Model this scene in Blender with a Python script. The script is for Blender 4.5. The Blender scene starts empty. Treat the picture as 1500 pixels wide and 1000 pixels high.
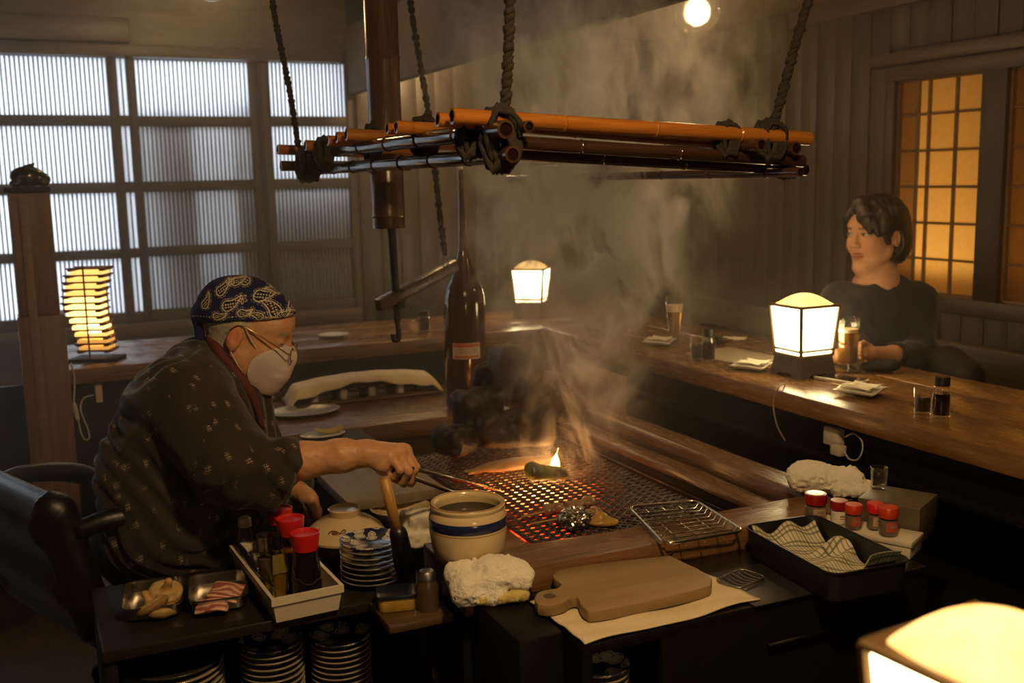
import bpy, bmesh, math, random
import numpy as np
from mathutils import Matrix, Vector

# ------------------------------------------------------------------ camera
F_PX, YAW, PITCH, ROLL, CAM_H = 1530.0, 0.4314, 0.1541, -0.021, 1.33
def cam_axes():
    cy, sy, cp, sp = math.cos(YAW), math.sin(YAW), math.cos(PITCH), math.sin(PITCH)
    f = np.array([sy*cp, cy*cp, -sp]); r = np.array([cy, -sy, 0.0]); u = np.cross(r, f)
    c, s = math.cos(ROLL), math.sin(ROLL)
    return c*r+s*u, -s*r+c*u, f
CR, CU, CF = cam_axes()
CO = np.array([0, 0, CAM_H])
def ray(x, y): return CF+(x-750)/F_PX*CR-(y-500)/F_PX*CU
def onz(x, y, z): d = ray(x, y); return CO+d*((z-CAM_H)/d[2])
def onx(x, y, X): d = ray(x, y); return CO+d*(X/d[0])
def ony(x, y, Y): d = ray(x, y); return CO+d*(Y/d[1])
def dep(x, y, D): return CO+ray(x, y)*D
def up_at(p, y):
    """height above the floor of picture row y over ground point p"""
    lo, hi = -1.0, 4.0
    for _ in range(40):
        m = (lo+hi)/2; q = np.array([p[0], p[1], m])-CO
        v = 500-F_PX*(q@CU)/(q@CF)
        if v > y: lo = m
        else: hi = m
    return lo

scene = bpy.context.scene
col = scene.collection
cam_data = bpy.data.cameras.new('camera')
cam_data.sensor_width = 36.0
cam_data.lens = 36.0*F_PX/1500.0
cam_data.clip_start = 0.05
cam_data.dof.use_dof = True
cam_data.dof.focus_distance = 2.25
cam_data.dof.aperture_fstop = 3.8
cam = bpy.data.objects.new('camera', cam_data)
col.objects.link(cam)
M = Matrix.Identity(4)
for i in range(3):
    M[i][0] = CR[i]; M[i][1] = CU[i]; M[i][2] = -CF[i]; M[i][3] = CO[i]
cam.matrix_world = M
scene.camera = cam

# ------------------------------------------------------------------ world, exposure
world = bpy.data.worlds.new('world'); scene.world = world
world.use_nodes = True
bg = world.node_tree.nodes['Background']
bg.inputs[0].default_value = (0.86, 0.93, 1.0, 1)
bg.inputs[1].default_value = 3.4
vs = scene.view_settings
vs.view_transform = 'Standard'; vs.look = 'None'; vs.gamma = 1.0; vs.exposure = 0.32
vs.use_curve_mapping = False
scene.cycles.max_bounces = 6
scene.cycles.diffuse_bounces = 3
scene.cycles.transparent_max_bounces = 24
scene.cycles.volume_bounces = 1
scene.cycles.volume_step_rate = 1.0
scene.cycles.volume_max_steps = 128
scene.cycles.sample_clamp_indirect = 4.0
scene.cycles.caustics_reflective = False
scene.cycles.caustics_refractive = False

random.seed(7)
rng = np.random.default_rng(11)
PI = math.pi

# ------------------------------------------------------------------ materials
MATS = {}
def node_mat(name):
    m = bpy.data.materials.new(name); m.use_nodes = True
    nt = m.node_tree
    return m, nt, nt.nodes['Principled BSDF'], nt.nodes['Material Output']
def L(nt, a, b): nt.links.new(a, b)
def ramp(nt, fac, stops):
    n = nt.nodes.new('ShaderNodeValToRGB'); cr = n.color_ramp
    while len(cr.elements) < len(stops): cr.elements.new(0.5)
    for e, (p, c) in zip(cr.elements, stops):
        e.position = p; e.color = (*c, 1) if len(c) == 3 else c
    L(nt, fac, n.inputs[0]); return n.outputs[0]
def coords(nt, scale=(1, 1, 1), rot=(0, 0, 0)):
    t = nt.nodes.new('ShaderNodeTexCoord'); mp = nt.nodes.new('ShaderNodeMapping')
    mp.inputs['Scale'].default_value = scale; mp.inputs['Rotation'].default_value = rot
    L(nt, t.outputs['Object'], mp.inputs[0]); return mp.outputs[0]
def noise(nt, vec, scale, detail=4, rough=0.55, dist=0.0):
    n = nt.nodes.new('ShaderNodeTexNoise'); L(nt, vec, n.inputs['Vector'])
    n.inputs['Scale'].default_value = scale; n.inputs['Detail'].default_value = detail
    n.inputs['Roughness'].default_value = rough; n.inputs['Distortion'].default_value = dist
    return n.outputs['Fac']
def math_n(nt, op, a, b=None, c=None):
    n = nt.nodes.new('ShaderNodeMath'); n.operation = op
    for i, v in enumerate((a, b, c)):
        if v is None: continue
        if isinstance(v, (int, float)): n.inputs[i].default_value = v
        else: L(nt, v, n.inputs[i])
    return n.outputs[0]
def bump(nt, bsdf, h, strength=0.3, dist=0.01):
    b = nt.nodes.new('ShaderNodeBump'); b.inputs['Strength'].default_value = strength
    b.inputs['Distance'].default_value = dist
    L(nt, h, b.inputs['Height']); L(nt, b.outputs[0], bsdf.inputs['Normal'])

def plain(name, c1, c2=None, rough=0.6, metal=0.0, scale=20, bs=0.15, bd=0.004, spec=0.5, detail=4, sheen=0, coat=0, stretch=(1, 1, 1)):
    if name in MATS: return MATS[name]
    m, nt, b, o = node_mat(name)
    c2 = c2 or tuple(x*0.7 for x in c1)
    v = coords(nt, stretch); n = noise(nt, v, scale, detail)
    L(nt, ramp(nt, n, [(0.3, c2), (0.7, c1)]), b.inputs['Base Color'])
    b.inputs['Roughness'].default_value = rough; b.inputs['Metallic'].default_value = metal
    b.inputs['Specular IOR Level'].default_value = spec
    if sheen: b.inputs['Sheen Weight'].default_value = sheen
    if coat: b.inputs['Coat Weight'].default_value = coat; b.inputs['Coat Roughness'].default_value = 0.1
    if bs: bump(nt, b, n, bs, bd)
    MATS[name] = m; return m
def wood(name, c1, c2, axis='x', scale=14, rough=0.35, bs=0.25, spec=0.5, streak=14.0, dark=None):
    if name in MATS: return MATS[name]
    m, nt, b, o = node_mat(name)
    st = {'x': (1, streak, streak), 'y': (streak, 1, streak), 'z': (streak, streak, 1)}[axis]
    v = coords(nt, st)
    n1 = noise(nt, v, scale*0.25, 6, 0.62, 0.7); n2 = noise(nt, v, scale*1.3, 5, 0.6, 0.2)
    mx = math_n(nt, 'ADD', math_n(nt, 'MULTIPLY', n1, 0.7), math_n(nt, 'MULTIPLY', n2, 0.3))
    stops = [(0.33, c2), (0.62, c1)]
    if dark: stops = [(0.25, dark)]+stops
    L(nt, ramp(nt, mx, stops), b.inputs['Base Color'])
    rr = ramp(nt, n2, [(0.3, (rough*0.75,)*3), (0.7, (min(1, rough*1.35),)*3)])
    L(nt, rr, b.inputs['Roughness']); b.inputs['Specular IOR Level'].default_value = spec
    bump(nt, b, mx, bs, 0.006)
    MATS[name] = m; return m
def emit(name, c, s, c2=None, scale=8):
    if name in MATS: return MATS[name]
    m, nt, b, o = node_mat(name)
    b.inputs['Base Color'].default_value = (*c, 1); b.inputs['Roughness'].default_value = 0.6
    if c2:
        n = noise(nt, coords(nt), scale, 3); L(nt, ramp(nt, n, [(0.35, c2), (0.65, c)]), b.inputs['Emission Color'])
    else: b.inputs['Emission Color'].default_value = (*c, 1)
    b.inputs['Emission Strength'].default_value = s
    MATS[name] = m; return m
def glassy(name, tint=(1, 1, 1), rough=0.02, edge=(3.0, 0.75), gloss=1.0):
    """thin clear glass: see-through with a Fresnel sheen"""
    if name in MATS: return MATS[name]
    m = bpy.data.materials.new(name); m.use_nodes = True; nt = m.node_tree
    nt.nodes.remove(nt.nodes['Principled BSDF'])
    t = nt.nodes.new('ShaderNodeBsdfTransparent'); t.inputs[0].default_value = (*tint, 1)
    g = nt.nodes.new('ShaderNodeBsdfGlossy'); g.inputs['Roughness'].default_value = rough; g.inputs[0].default_value = (gloss, gloss, gloss, 1)
    fr = nt.nodes.new('ShaderNodeLayerWeight'); fr.inputs[0].default_value = 0.5
    mx = nt.nodes.new('ShaderNodeMixShader')
    L(nt, math_n(nt, 'ADD', math_n(nt, 'MULTIPLY', math_n(nt, 'POWER', fr.outputs['Facing'], edge[0]), edge[1]), 0.035), mx.inputs[0])
    L(nt, t.outputs[0], mx.inputs[1]); L(nt, g.outputs[0], mx.inputs[2])
    L(nt, mx.outputs[0], nt.nodes['Material Output'].inputs[0])
    MATS[name] = m; return m
def translucent(name, c, trans=0.85, grain=0.1):
    """paper or frosted glass lit from behind"""
    if name in MATS: return MATS[name]
    m = bpy.data.materials.new(name); m.use_nodes = True; nt = m.node_tree
    nt.nodes.remove(nt.nodes['Principled BSDF'])
    n = noise(nt, coords(nt), 60, 3)
    cc = ramp(nt, n, [(0.3, tuple(x*(1-grain) for x in c)), (0.7, c)])
    a = nt.nodes.new('ShaderNodeBsdfTranslucent'); d = nt.nodes.new('ShaderNodeBsdfDiffuse')
    L(nt, cc, a.inputs[0]); L(nt, cc, d.inputs[0])
    mx = nt.nodes.new('ShaderNodeMixShader'); mx.inputs[0].default_value = 1-trans
    L(nt, a.outputs[0], mx.inputs[1]); L(nt, d.outputs[0], mx.inputs[2])
    L(nt, mx.outputs[0], nt.nodes['Material Output'].inputs[0])
    MATS[name] = m; return m
def vcol(name, rough=0.5, sss=0.0, spec=0.4, bump_scale=0, bs=0.2, bd=0.002, sheen=0, coat=0, stretch=(1, 1, 1)):
    """colour read from the mesh's own painted attribute"""
    if name in MATS: return MATS[name]
    m, nt, b, o = node_mat(name)
    a = nt.nodes.new('ShaderNodeAttribute'); a.attribute_name = 'Col'
    L(nt, a.outputs['Color'], b.inputs['Base Color'])
    b.inputs['Roughness'].default_value = rough; b.inputs['Specular IOR Level'].default_value = spec
    if sss:
        b.inputs['Subsurface Weight'].default_value = sss
        b.inputs['Subsurface Radius'].default_value = (0.012, 0.005, 0.003)
        b.inputs['Subsurface Scale'].default_value = 0.4
    if sheen: b.inputs['Sheen Weight'].default_value = sheen
    if coat: b.inputs['Coat Weight'].default_value = coat
    if bump_scale: bump(nt, b, noise(nt, coords(nt, stretch), bump_scale, 4), bs, bd)
    MATS[name] = m; return m

W_DARK = wood('dark_board_wood', (0.056, 0.038, 0.024), (0.018, 0.012, 0.008), 'z', 10, 0.42, 0.5, 0.5)
W_DARKX = wood('dark_beam_wood_x', (0.095, 0.066, 0.042), (0.035, 0.024, 0.016), 'x', 10, 0.42, 0.4)
W_DARKY = wood('dark_beam_wood_y', (0.095, 0.066, 0.042), (0.035, 0.024, 0.016), 'y', 10, 0.38, 0.4)
W_CTRY = wood('counter_wood_y', (0.25, 0.128, 0.044), (0.115, 0.054, 0.018), 'y', 10, 0.23, 0.25, dark=(0.04, 0.02, 0.01))
W_CTRX = wood('counter_wood_x', (0.24, 0.125, 0.046), (0.11, 0.052, 0.019), 'x', 10, 0.25, 0.25, dark=(0.04, 0.02, 0.01))
W_RAILX = wood('hearth_rail_wood_x', (0.20, 0.098, 0.042), (0.085, 0.038, 0.016), 'x', 10, 0.22, 0.6, dark=(0.03, 0.014, 0.008))
W_RAILY = wood('hearth_rail_wood_y', (0.19, 0.105, 0.052), (0.085, 0.045, 0.022), 'y', 10, 0.22, 0.8, dark=(0.03, 0.016, 0.010))
W_MID = wood('plain_brown_wood', (0.23, 0.14, 0.065), (0.12, 0.066, 0.03), 'x', 10, 0.55, 0.3)
W_PALE = wood('pale_board_wood', (0.42, 0.29, 0.15), (0.30, 0.19, 0.09), 'x', 10, 0.6, 0.2)
W_GREY = wood('worn_grey_wood', (0.22, 0.17, 0.12), (0.13, 0.10, 0.07), 'y', 10, 0.55, 0.2)
BLACKM = plain('black_painted_metal', (0.004, 0.0035, 0.003), rough=0.55, spec=0.25, scale=40)
BLACKW = plain('black_stained_wood', (0.006, 0.005, 0.004), spec=0.25, rough=0.6, scale=30)
IRON = plain('blackened_iron', (0.03, 0.026, 0.023), rough=0.5, metal=0.4, scale=30, bs=0.3)
STEEL = plain('stainless_steel', (0.62, 0.58, 0.52), (0.5, 0.47, 0.42), rough=0.24, metal=1.0, scale=60, bs=0.03)
STEELD = plain('dull_aluminium', (0.36, 0.34, 0.31), (0.26, 0.25, 0.23), rough=0.42, metal=1.0, scale=90, bs=0.05)
CHROME = plain('bright_wire', (0.8, 0.76, 0.68), rough=0.18, metal=1.0, scale=60, bs=0)
CREAM = plain('cream_glaze', (0.66, 0.52, 0.31), (0.60, 0.46, 0.26), rough=0.22, scale=14, bs=0.02, coat=0.4)
WHITEC = plain('white_glaze', (0.72, 0.68, 0.60), (0.66, 0.62, 0.54), rough=0.25, scale=20, bs=0.02, coat=0.3)
CLOTH = plain('cream_cotton', (0.68, 0.56, 0.38), (0.60, 0.48, 0.31), rough=0.95, scale=260, bs=0.35, bd=0.001, sheen=0.2)
TERRY = plain('white_terry', (0.86, 0.80, 0.68), (0.72, 0.65, 0.53), rough=1.0, scale=330, bs=0.9, bd=0.003, sheen=0.4)
WHITEP = plain('white_plastic', (0.62, 0.55, 0.43), (0.58, 0.51, 0.39), rough=0.45, scale=20, bs=0.02)
PAPERW = plain('white_paper', (0.76, 0.70, 0.58), (0.70, 0.64, 0.52), rough=0.9, scale=40, bs=0.2)
SOY = plain('soy_sauce', (0.008, 0.0035, 0.002), (0.007, 0.003, 0.0015), rough=0.05, spec=0.22, scale=5, bs=0)
REDP = plain('red_plastic', (0.60, 0.018, 0.010), (0.52, 0.014, 0.008), rough=0.35, scale=10, bs=0)
GLASS = glassy('clear_glass')
LEATHER = plain('black_leather', (0.006, 0.005, 0.0045), rough=0.4, scale=70, bs=0.3, bd=0.003)
ROPE = plain('dark_straw_rope', (0.024, 0.016, 0.010), (0.009, 0.006, 0.004), rough=0.9, scale=120, bs=0.8, bd=0.004)
BAMBOO = wood('smoked_amber_bamboo', (0.36, 0.135, 0.022), (0.24, 0.08, 0.012), 'x', 12, 0.22, 0.05, streak=30)
BAMBOOD = wood('soot_dark_bamboo', (0.045, 0.022, 0.012), (0.022, 0.011, 0.007), 'x', 12, 0.16, 0.05, streak=30)
BAMBOOY = wood('soot_dark_bamboo_y', (0.065, 0.032, 0.016), (0.03, 0.015, 0.008), 'y', 12, 0.16, 0.05, streak=30)
BAMBOOZ = wood('smoked_brown_bamboo', (0.085, 0.038, 0.017), (0.045, 0.02, 0.009), 'z', 12, 0.24, 0.05, streak=30)
PLASTER = plain('sooty_plaster', (0.13, 0.10, 0.07), (0.09, 0.068, 0.048), rough=0.9, scale=5, bs=0.1)
CEILM = plain('tan_ceiling_board', (0.34, 0.22, 0.12), (0.27, 0.17, 0.09), rough=0.8, scale=4, bs=0.1)
FLOORM = plain('brown_floor', (0.12, 0.082, 0.05), (0.075, 0.05, 0.03), rough=0.55, scale=16, bs=0.3)
SKIN = vcol('skin', 0.45, 0.12, 0.35, 220, 0.25, 0.001)

# ------------------------------------------------------------------ mesh tools
class MB:
    def __init__(s): s.v = []; s.f = []; s.n = 0; s.c = []
    def add(s, v, f, c=None):
        v = np.asarray(v, float).reshape(-1, 3)
        s.v.append(v); s.f += [tuple(int(i)+s.n for i in q) for q in f]; s.n += len(v)
        if c is not None: s.c.append(np.broadcast_to(np.asarray(c, float), (len(v), 3)))
        return s
    def box(s, lo, hi, bev=0.0, c=None):
        lo = np.minimum(lo, hi)*1.0 if False else np.array(lo, float); hi = np.array(hi, float)
        if bev <= 0:
            x0, y0, z0 = lo; x1, y1, z1 = hi
            v = [(x0,y0,z0),(x1,y0,z0),(x1,y1,z0),(x0,y1,z0),(x0,y0,z1),(x1,y0,z1),(x1,y1,z1),(x0,y1,z1)]
            f = [(0,3,2,1),(4,5,6,7),(0,1,5,4),(1,2,6,5),(2,3,7,6),(3,0,4,7)]
            return s.add(v, f, c)
        bm = bmesh.new(); bmesh.ops.create_cube(bm, size=1.0)
        for q in bm.verts: q.co = Vector([(lo[i]+hi[i])/2+q.co[i]*(hi[i]-lo[i]) for i in range(3)])
        bmesh.ops.bevel(bm, geom=bm.edges[:], offset=bev, segments=2, affect='EDGES', profile=0.5)
        return s.bm(bm, c)
    def bm(s, bm, c=None):
        bm.verts.index_update()
        v = [tuple(q.co) for q in bm.verts]; f = [tuple(q.index for q in p.verts) for p in bm.faces]
        bm.free(); return s.add(v, f, c)
    def lathe(s, prof, ctr=(0, 0, 0), seg=32, c=None, close=False, cap=True):
        """prof: list of (radius, z)"""
        ctr = np.array(ctr, float); n = len(prof); v = []
        a = np.linspace(0, 2*PI, seg, endpoint=False)
        for r, z in prof:
            v.append(np.stack([ctr[0]+r*np.cos(a), ctr[1]+r*np.sin(a), np.full(seg, ctr[2]+z)], 1))
        f = []
        rngs = n if close else n-1
        for i in range(rngs):
            k = (i+1) % n
            for j in range(seg):
                q = (j+1) % seg
                f.append((i*seg+j, i*seg+q, k*seg+q, k*seg+j))
        if cap and not close:
            if prof[0][0] > 1e-6: f.append(tuple(range(seg-1, -1, -1)))
            if prof[-1][0] > 1e-6: f.append(tuple((n-1)*seg+j for j in range(seg)))
        return s.add(np.concatenate(v), f, c)
    def tube(s, pts, rad, seg=8, caps=True, c=None, closed=False):
        pts = np.asarray(pts, float); n = len(pts)
        rad = np.broadcast_to(np.asarray(rad, float), (n,))
        if closed: t = np.roll(pts, -1, 0)-np.roll(pts, 1, 0)
        else: t = np.gradient(pts, axis=0)
        t /= np.linalg.norm(t, axis=1)[:, None]+1e-12
        ref = np.array([0, 0, 1.0]) if abs(t[0][2]) < 0.9 else np.array([1.0, 0, 0])
        nrm = ref-t[0]*(ref@t[0]); nrm /= np.linalg.norm(nrm)
        a = np.linspace(0, 2*PI, seg, endpoint=False); v = []
        for i in range(n):
            nrm = nrm-t[i]*(nrm@t[i]); nrm /= np.linalg.norm(nrm)+1e-12
            b = np.cross(t[i], nrm)
            v.append(pts[i]+rad[i]*(np.cos(a)[:, None]*nrm+np.sin(a)[:, None]*b))
        f = []
        for i in range(n if closed else n-1):
            k = (i+1) % n
            for j in range(seg):
                q = (j+1) % seg
                f.append((i*seg+j, i*seg+q, k*seg+q, k*seg+j))
        if caps and not closed:
            f.append(tuple(range(seg-1, -1, -1))); f.append(tuple((n-1)*seg+j for j in range(seg)))
        return s.add(np.concatenate(v), f, c)
    def cyl(s, a, b, r0, r1=None, seg=16, c=None): return s.tube([a, b], [r0, r0 if r1 is None else r1], seg, True, c)
    def prism(s, poly, z0, z1, bev=0.0, c=None):
        bm = bmesh.new(); vs_ = [bm.verts.new((p[0], p[1], z0)) for p in poly]
        fc = bm.faces.new(vs_)
        r = bmesh.ops.extrude_face_region(bm, geom=[fc])
        for g in r['geom']:
            if isinstance(g, bmesh.types.BMVert): g.co.z = z1
        bmesh.ops.recalc_face_normals(bm, faces=bm.faces[:])
        if bev > 0:
            e = [x for x in bm.edges if abs(x.verts[0].co.z-x.verts[1].co.z) < 1e-7]
            bmesh.ops.bevel(bm, geom=e, offset=bev, segments=2, affect='EDGES', profile=0.5)
        return s.bm(bm, c)
    def grid(s, P, c=None):
        """P: array (nu, nv, 3)"""
        nu, nv = P.shape[:2]
        f = [(i*nv+j, (i+1)*nv+j, (i+1)*nv+j+1, i*nv+j+1) for i in range(nu-1) for j in range(nv-1)]
        return s.add(P.reshape(-1, 3), f, None if c is None else np.asarray(c).reshape(-1, 3))
    def sheet(s, P, th=0.003, c=None):
        """a closed thin slab following grid P"""
        nu, nv = P.shape[:2]
        du = np.gradient(P, axis=0); dv = np.gradient(P, axis=1)
        n = np.cross(du, dv); n /= np.linalg.norm(n, axis=2)[:, :, None]+1e-12
        T = P+n*th/2; B = P-n*th/2
        N = nu*nv; f = []
        for i in range(nu-1):
            for j in range(nv-1):
                a, b, d, e = i*nv+j, (i+1)*nv+j, (i+1)*nv+j+1, i*nv+j+1
                f.append((a, b, d, e)); f.append((N+a, N+e, N+d, N+b))
        ring = [i*nv for i in range(nu)]+[(nu-1)*nv+j for j in range(1, nv)]+[i*nv+nv-1 for i in range(nu-2, -1, -1)]+[j for j in range(nv-2, 0, -1)]
        for k in range(len(ring)):
            a, b = ring[k], ring[(k+1) % len(ring)]
            f.append((a, N+a, N+b, b))
        cc = None if c is None else np.concatenate([np.asarray(c).reshape(-1, 3)]*2)
        return s.add(np.concatenate([T.reshape(-1, 3), B.reshape(-1, 3)]), f, cc)
    def move(s, T):
        T = np.array(T)
        s.v = [q@T[:3, :3].T+T[:3, 3] for q in s.v]; return s
    def mesh(s, name, mat, smooth=True):
        v = np.concatenate(s.v) if s.v else np.zeros((0, 3))
        me = bpy.data.meshes.new(name); me.from_pydata(v.tolist(), [], s.f); me.update()
        me.validate()
        if mat: me.materials.append(mat)
        if smooth: me.shade_smooth()
        if smooth == 'auto': me.set_sharp_from_angle(angle=math.radians(38))
        if s.c:
            cc = np.concatenate(s.c); at = me.color_attributes.new('Col', 'FLOAT_COLOR', 'POINT')
            at.data.foreach_set('color', np.concatenate([cc, np.ones((len(cc), 1))], 1).ravel())
        return me
    def build(s, name, mat, parent=None, smooth='auto', world=False):
        """world=True: vertices are given in world space and are brought into the parent's frame"""
        if world and parent is not None:
            s.move(np.linalg.inv(WM[parent.name]))
        o = bpy.data.objects.new(name, s.mesh(name, mat, smooth)); col.objects.link(o)
        if parent is not None:
            o.parent = parent; WM[o.name] = WM[parent.name]
        else: WM[o.name] = np.eye(4)
        return o
WM = {}
def tag(o, label=None, cat=None, group=None, kind=None):
    if label: o['label'] = label
    if cat: o['category'] = cat
    if group: o['group'] = group
    if kind: o['kind'] = kind
    return o
def thing(name, label, cat, loc=(0, 0, 0), rotz=0.0, group=None, kind=None):
    o = bpy.data.objects.new(name, None); col.objects.link(o)
    o.empty_display_size = 0.05
    o.location = [float(x) for x in loc]; o.rotation_euler = (0, 0, rotz)
    c, s = math.cos(rotz), math.sin(rotz)
    T = np.eye(4); T[:2, :2] = [[c, -s], [s, c]]; T[:3, 3] = loc
    WM[o.name] = T
    return tag(o, label, cat, group, kind)
def solo(mb, name, mat, label, cat, group=None, kind=None, smooth='auto', at=None, rotz=0.0):
    """a thing that is one mesh; its origin at its base"""
    v = np.concatenate(mb.v)
    base = np.array([(v[:, 0].min()+v[:, 0].max())/2, (v[:, 1].min()+v[:, 1].max())/2, v[:, 2].min()])
    if at is None:
        T = np.eye(4); T[:3, 3] = -base; mb.move(T); at = base
    o = mb.build(name, mat, None, smooth); o.location = [float(x) for x in at]; o.rotation_euler = (0, 0, rotz)
    T = np.eye(4); c, s = math.cos(rotz), math.sin(rotz); T[:2, :2] = [[c, -s], [s, c]]; T[:3, 3] = at
    WM[o.name] = T
    return tag(o, label, cat, group, kind)
def dup(root, loc, rotz=None, label=None):
    r = root.copy(); col.objects.link(r); r.location = [float(x) for x in loc]
    if rotz is not None: r.rotation_euler = (0, 0, rotz)
    if label: r['label'] = label
    for ch in list(root.children):
        c = ch.copy(); col.objects.link(c); c.parent = r
        for g in list(ch.children):
            d = g.copy(); col.objects.link(d); d.parent = c
    return r
def struct(mb, name, mat, smooth='auto', parent=None):
    o = mb.build(name, mat, parent, smooth)
    if parent is None: o['kind'] = 'structure'
    return o
def arc_pts(pts, n=40):
    """Catmull-Rom through pts"""
    p = np.asarray(pts, float); p = np.vstack([2*p[0]-p[1], p, 2*p[-1]-p[-2]])
    out = []; k = len(p)-3
    for i in range(k):
        m = max(2, n//k)
        for t in np.linspace(0, 1, m, endpoint=(i == k-1)):
            a, b, c, d = p[i:i+4]
            out.append(0.5*((2*b)+(-a+c)*t+(2*a-5*b+4*c-d)*t*t+(-a+3*b-3*c+d)*t**3))
    return np.array(out)
def rrect(w, h, r, seg=5):
    pts = []
    for cx, cy, a0 in ((w/2-r, h/2-r, 0), (-w/2+r, h/2-r, PI/2), (-w/2+r, -h/2+r, PI), (w/2-r, -h/2+r, 1.5*PI)):
        for k in range(seg+1):
            a = a0+PI/2*k/seg; pts.append((cx+r*math.cos(a), cy+r*math.sin(a)))
    return pts
def vnoise(p, scale, seed=0):
    """cheap smooth value noise, p (N,3)"""
    q = np.asarray(p)*scale+seed*17.31
    i = np.floor(q).astype(int); f = q-i; f = f*f*(3-2*f)
    def h(a):
        n = (a[:, 0]*374761393+a[:, 1]*668265263+a[:, 2]*2147483647+seed*1013) & 0xffffffff
        n = ((n ^ (n >> 13))*1274126177) & 0xffffffff
        return (n ^ (n >> 16)) % 65536/65535.0
    r = 0
    for dx in (0, 1):
        for dy in (0, 1):
            for dz in (0, 1):
                w = (f[:, 0] if dx else 1-f[:, 0])*(f[:, 1] if dy else 1-f[:, 1])*(f[:, 2] if dz else 1-f[:, 2])
                r = r+w*h(i+np.array([dx, dy, dz]))
    return r*2-1

# ---------------- signed-distance modelling (one continuous skin for bodies and soft things)
def s_cap(a, b, ra, rb=None):
    a = np.array(a, float); b = np.array(b, float); rb = ra if rb is None else rb
    def f(p):
        ab = b-a; t = np.clip(((p-a)@ab)/(ab@ab+1e-12), 0, 1)
        return np.linalg.norm(p-a-t[:, None]*ab, axis=1)-(ra+(rb-ra)*t)
    f.c = (a+b)/2; f.r = np.linalg.norm(b-a)/2+max(ra, rb); return f
def s_ell(c, r, R=None):
    c = np.array(c, float); r = np.array(r, float)
    def f(p):
        q = p-c
        if R is not None: q = q@R
        k0 = np.linalg.norm(q/r, axis=1); k1 = np.linalg.norm(q/(r*r), axis=1)
        return k0*(k0-1)/(k1+1e-9)
    f.c = c; f.r = r.max(); return f
def s_box(c, h, rad, R=None):
    c = np.array(c, float); h = np.array(h, float)
    def f(p):
        q = p-c
        if R is not None: q = q@R
        d = np.abs(q)-h+rad
        return np.linalg.norm(np.maximum(d, 0), axis=1)+np.minimum(d.max(1), 0)-rad
    f.c = c; f.r = np.linalg.norm(h); return f
def blend(prims, p):
    """prims: (op, fn, k); op '+' smooth union, '-' smooth cut"""
    d = np.full(len(p), 0.5); b0, b1 = p.min(0), p.max(0)
    for op, fn, k in prims:
        if hasattr(fn, 'c'):
            g_ = np.maximum(np.maximum(b0-fn.c, fn.c-b1), 0)
            if g_@g_ > (fn.r+0.07)**2: continue
            q = p-fn.c; I = np.nonzero((q*q).sum(1) < (fn.r+0.07)**2)[0]
            if not len(I): continue
            e = fn(p[I])
        else: I = slice(None); e = fn(p)
        dd = d[I]
        if op == '-': e = -e
        h = np.maximum(k-np.abs(dd-e), 0)/k if k > 0 else 0
        d[I] = np.minimum(dd, e)-h*h*k*0.25 if op == '+' else np.maximum(dd, e)+h*h*k*0.25
    return d
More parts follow.
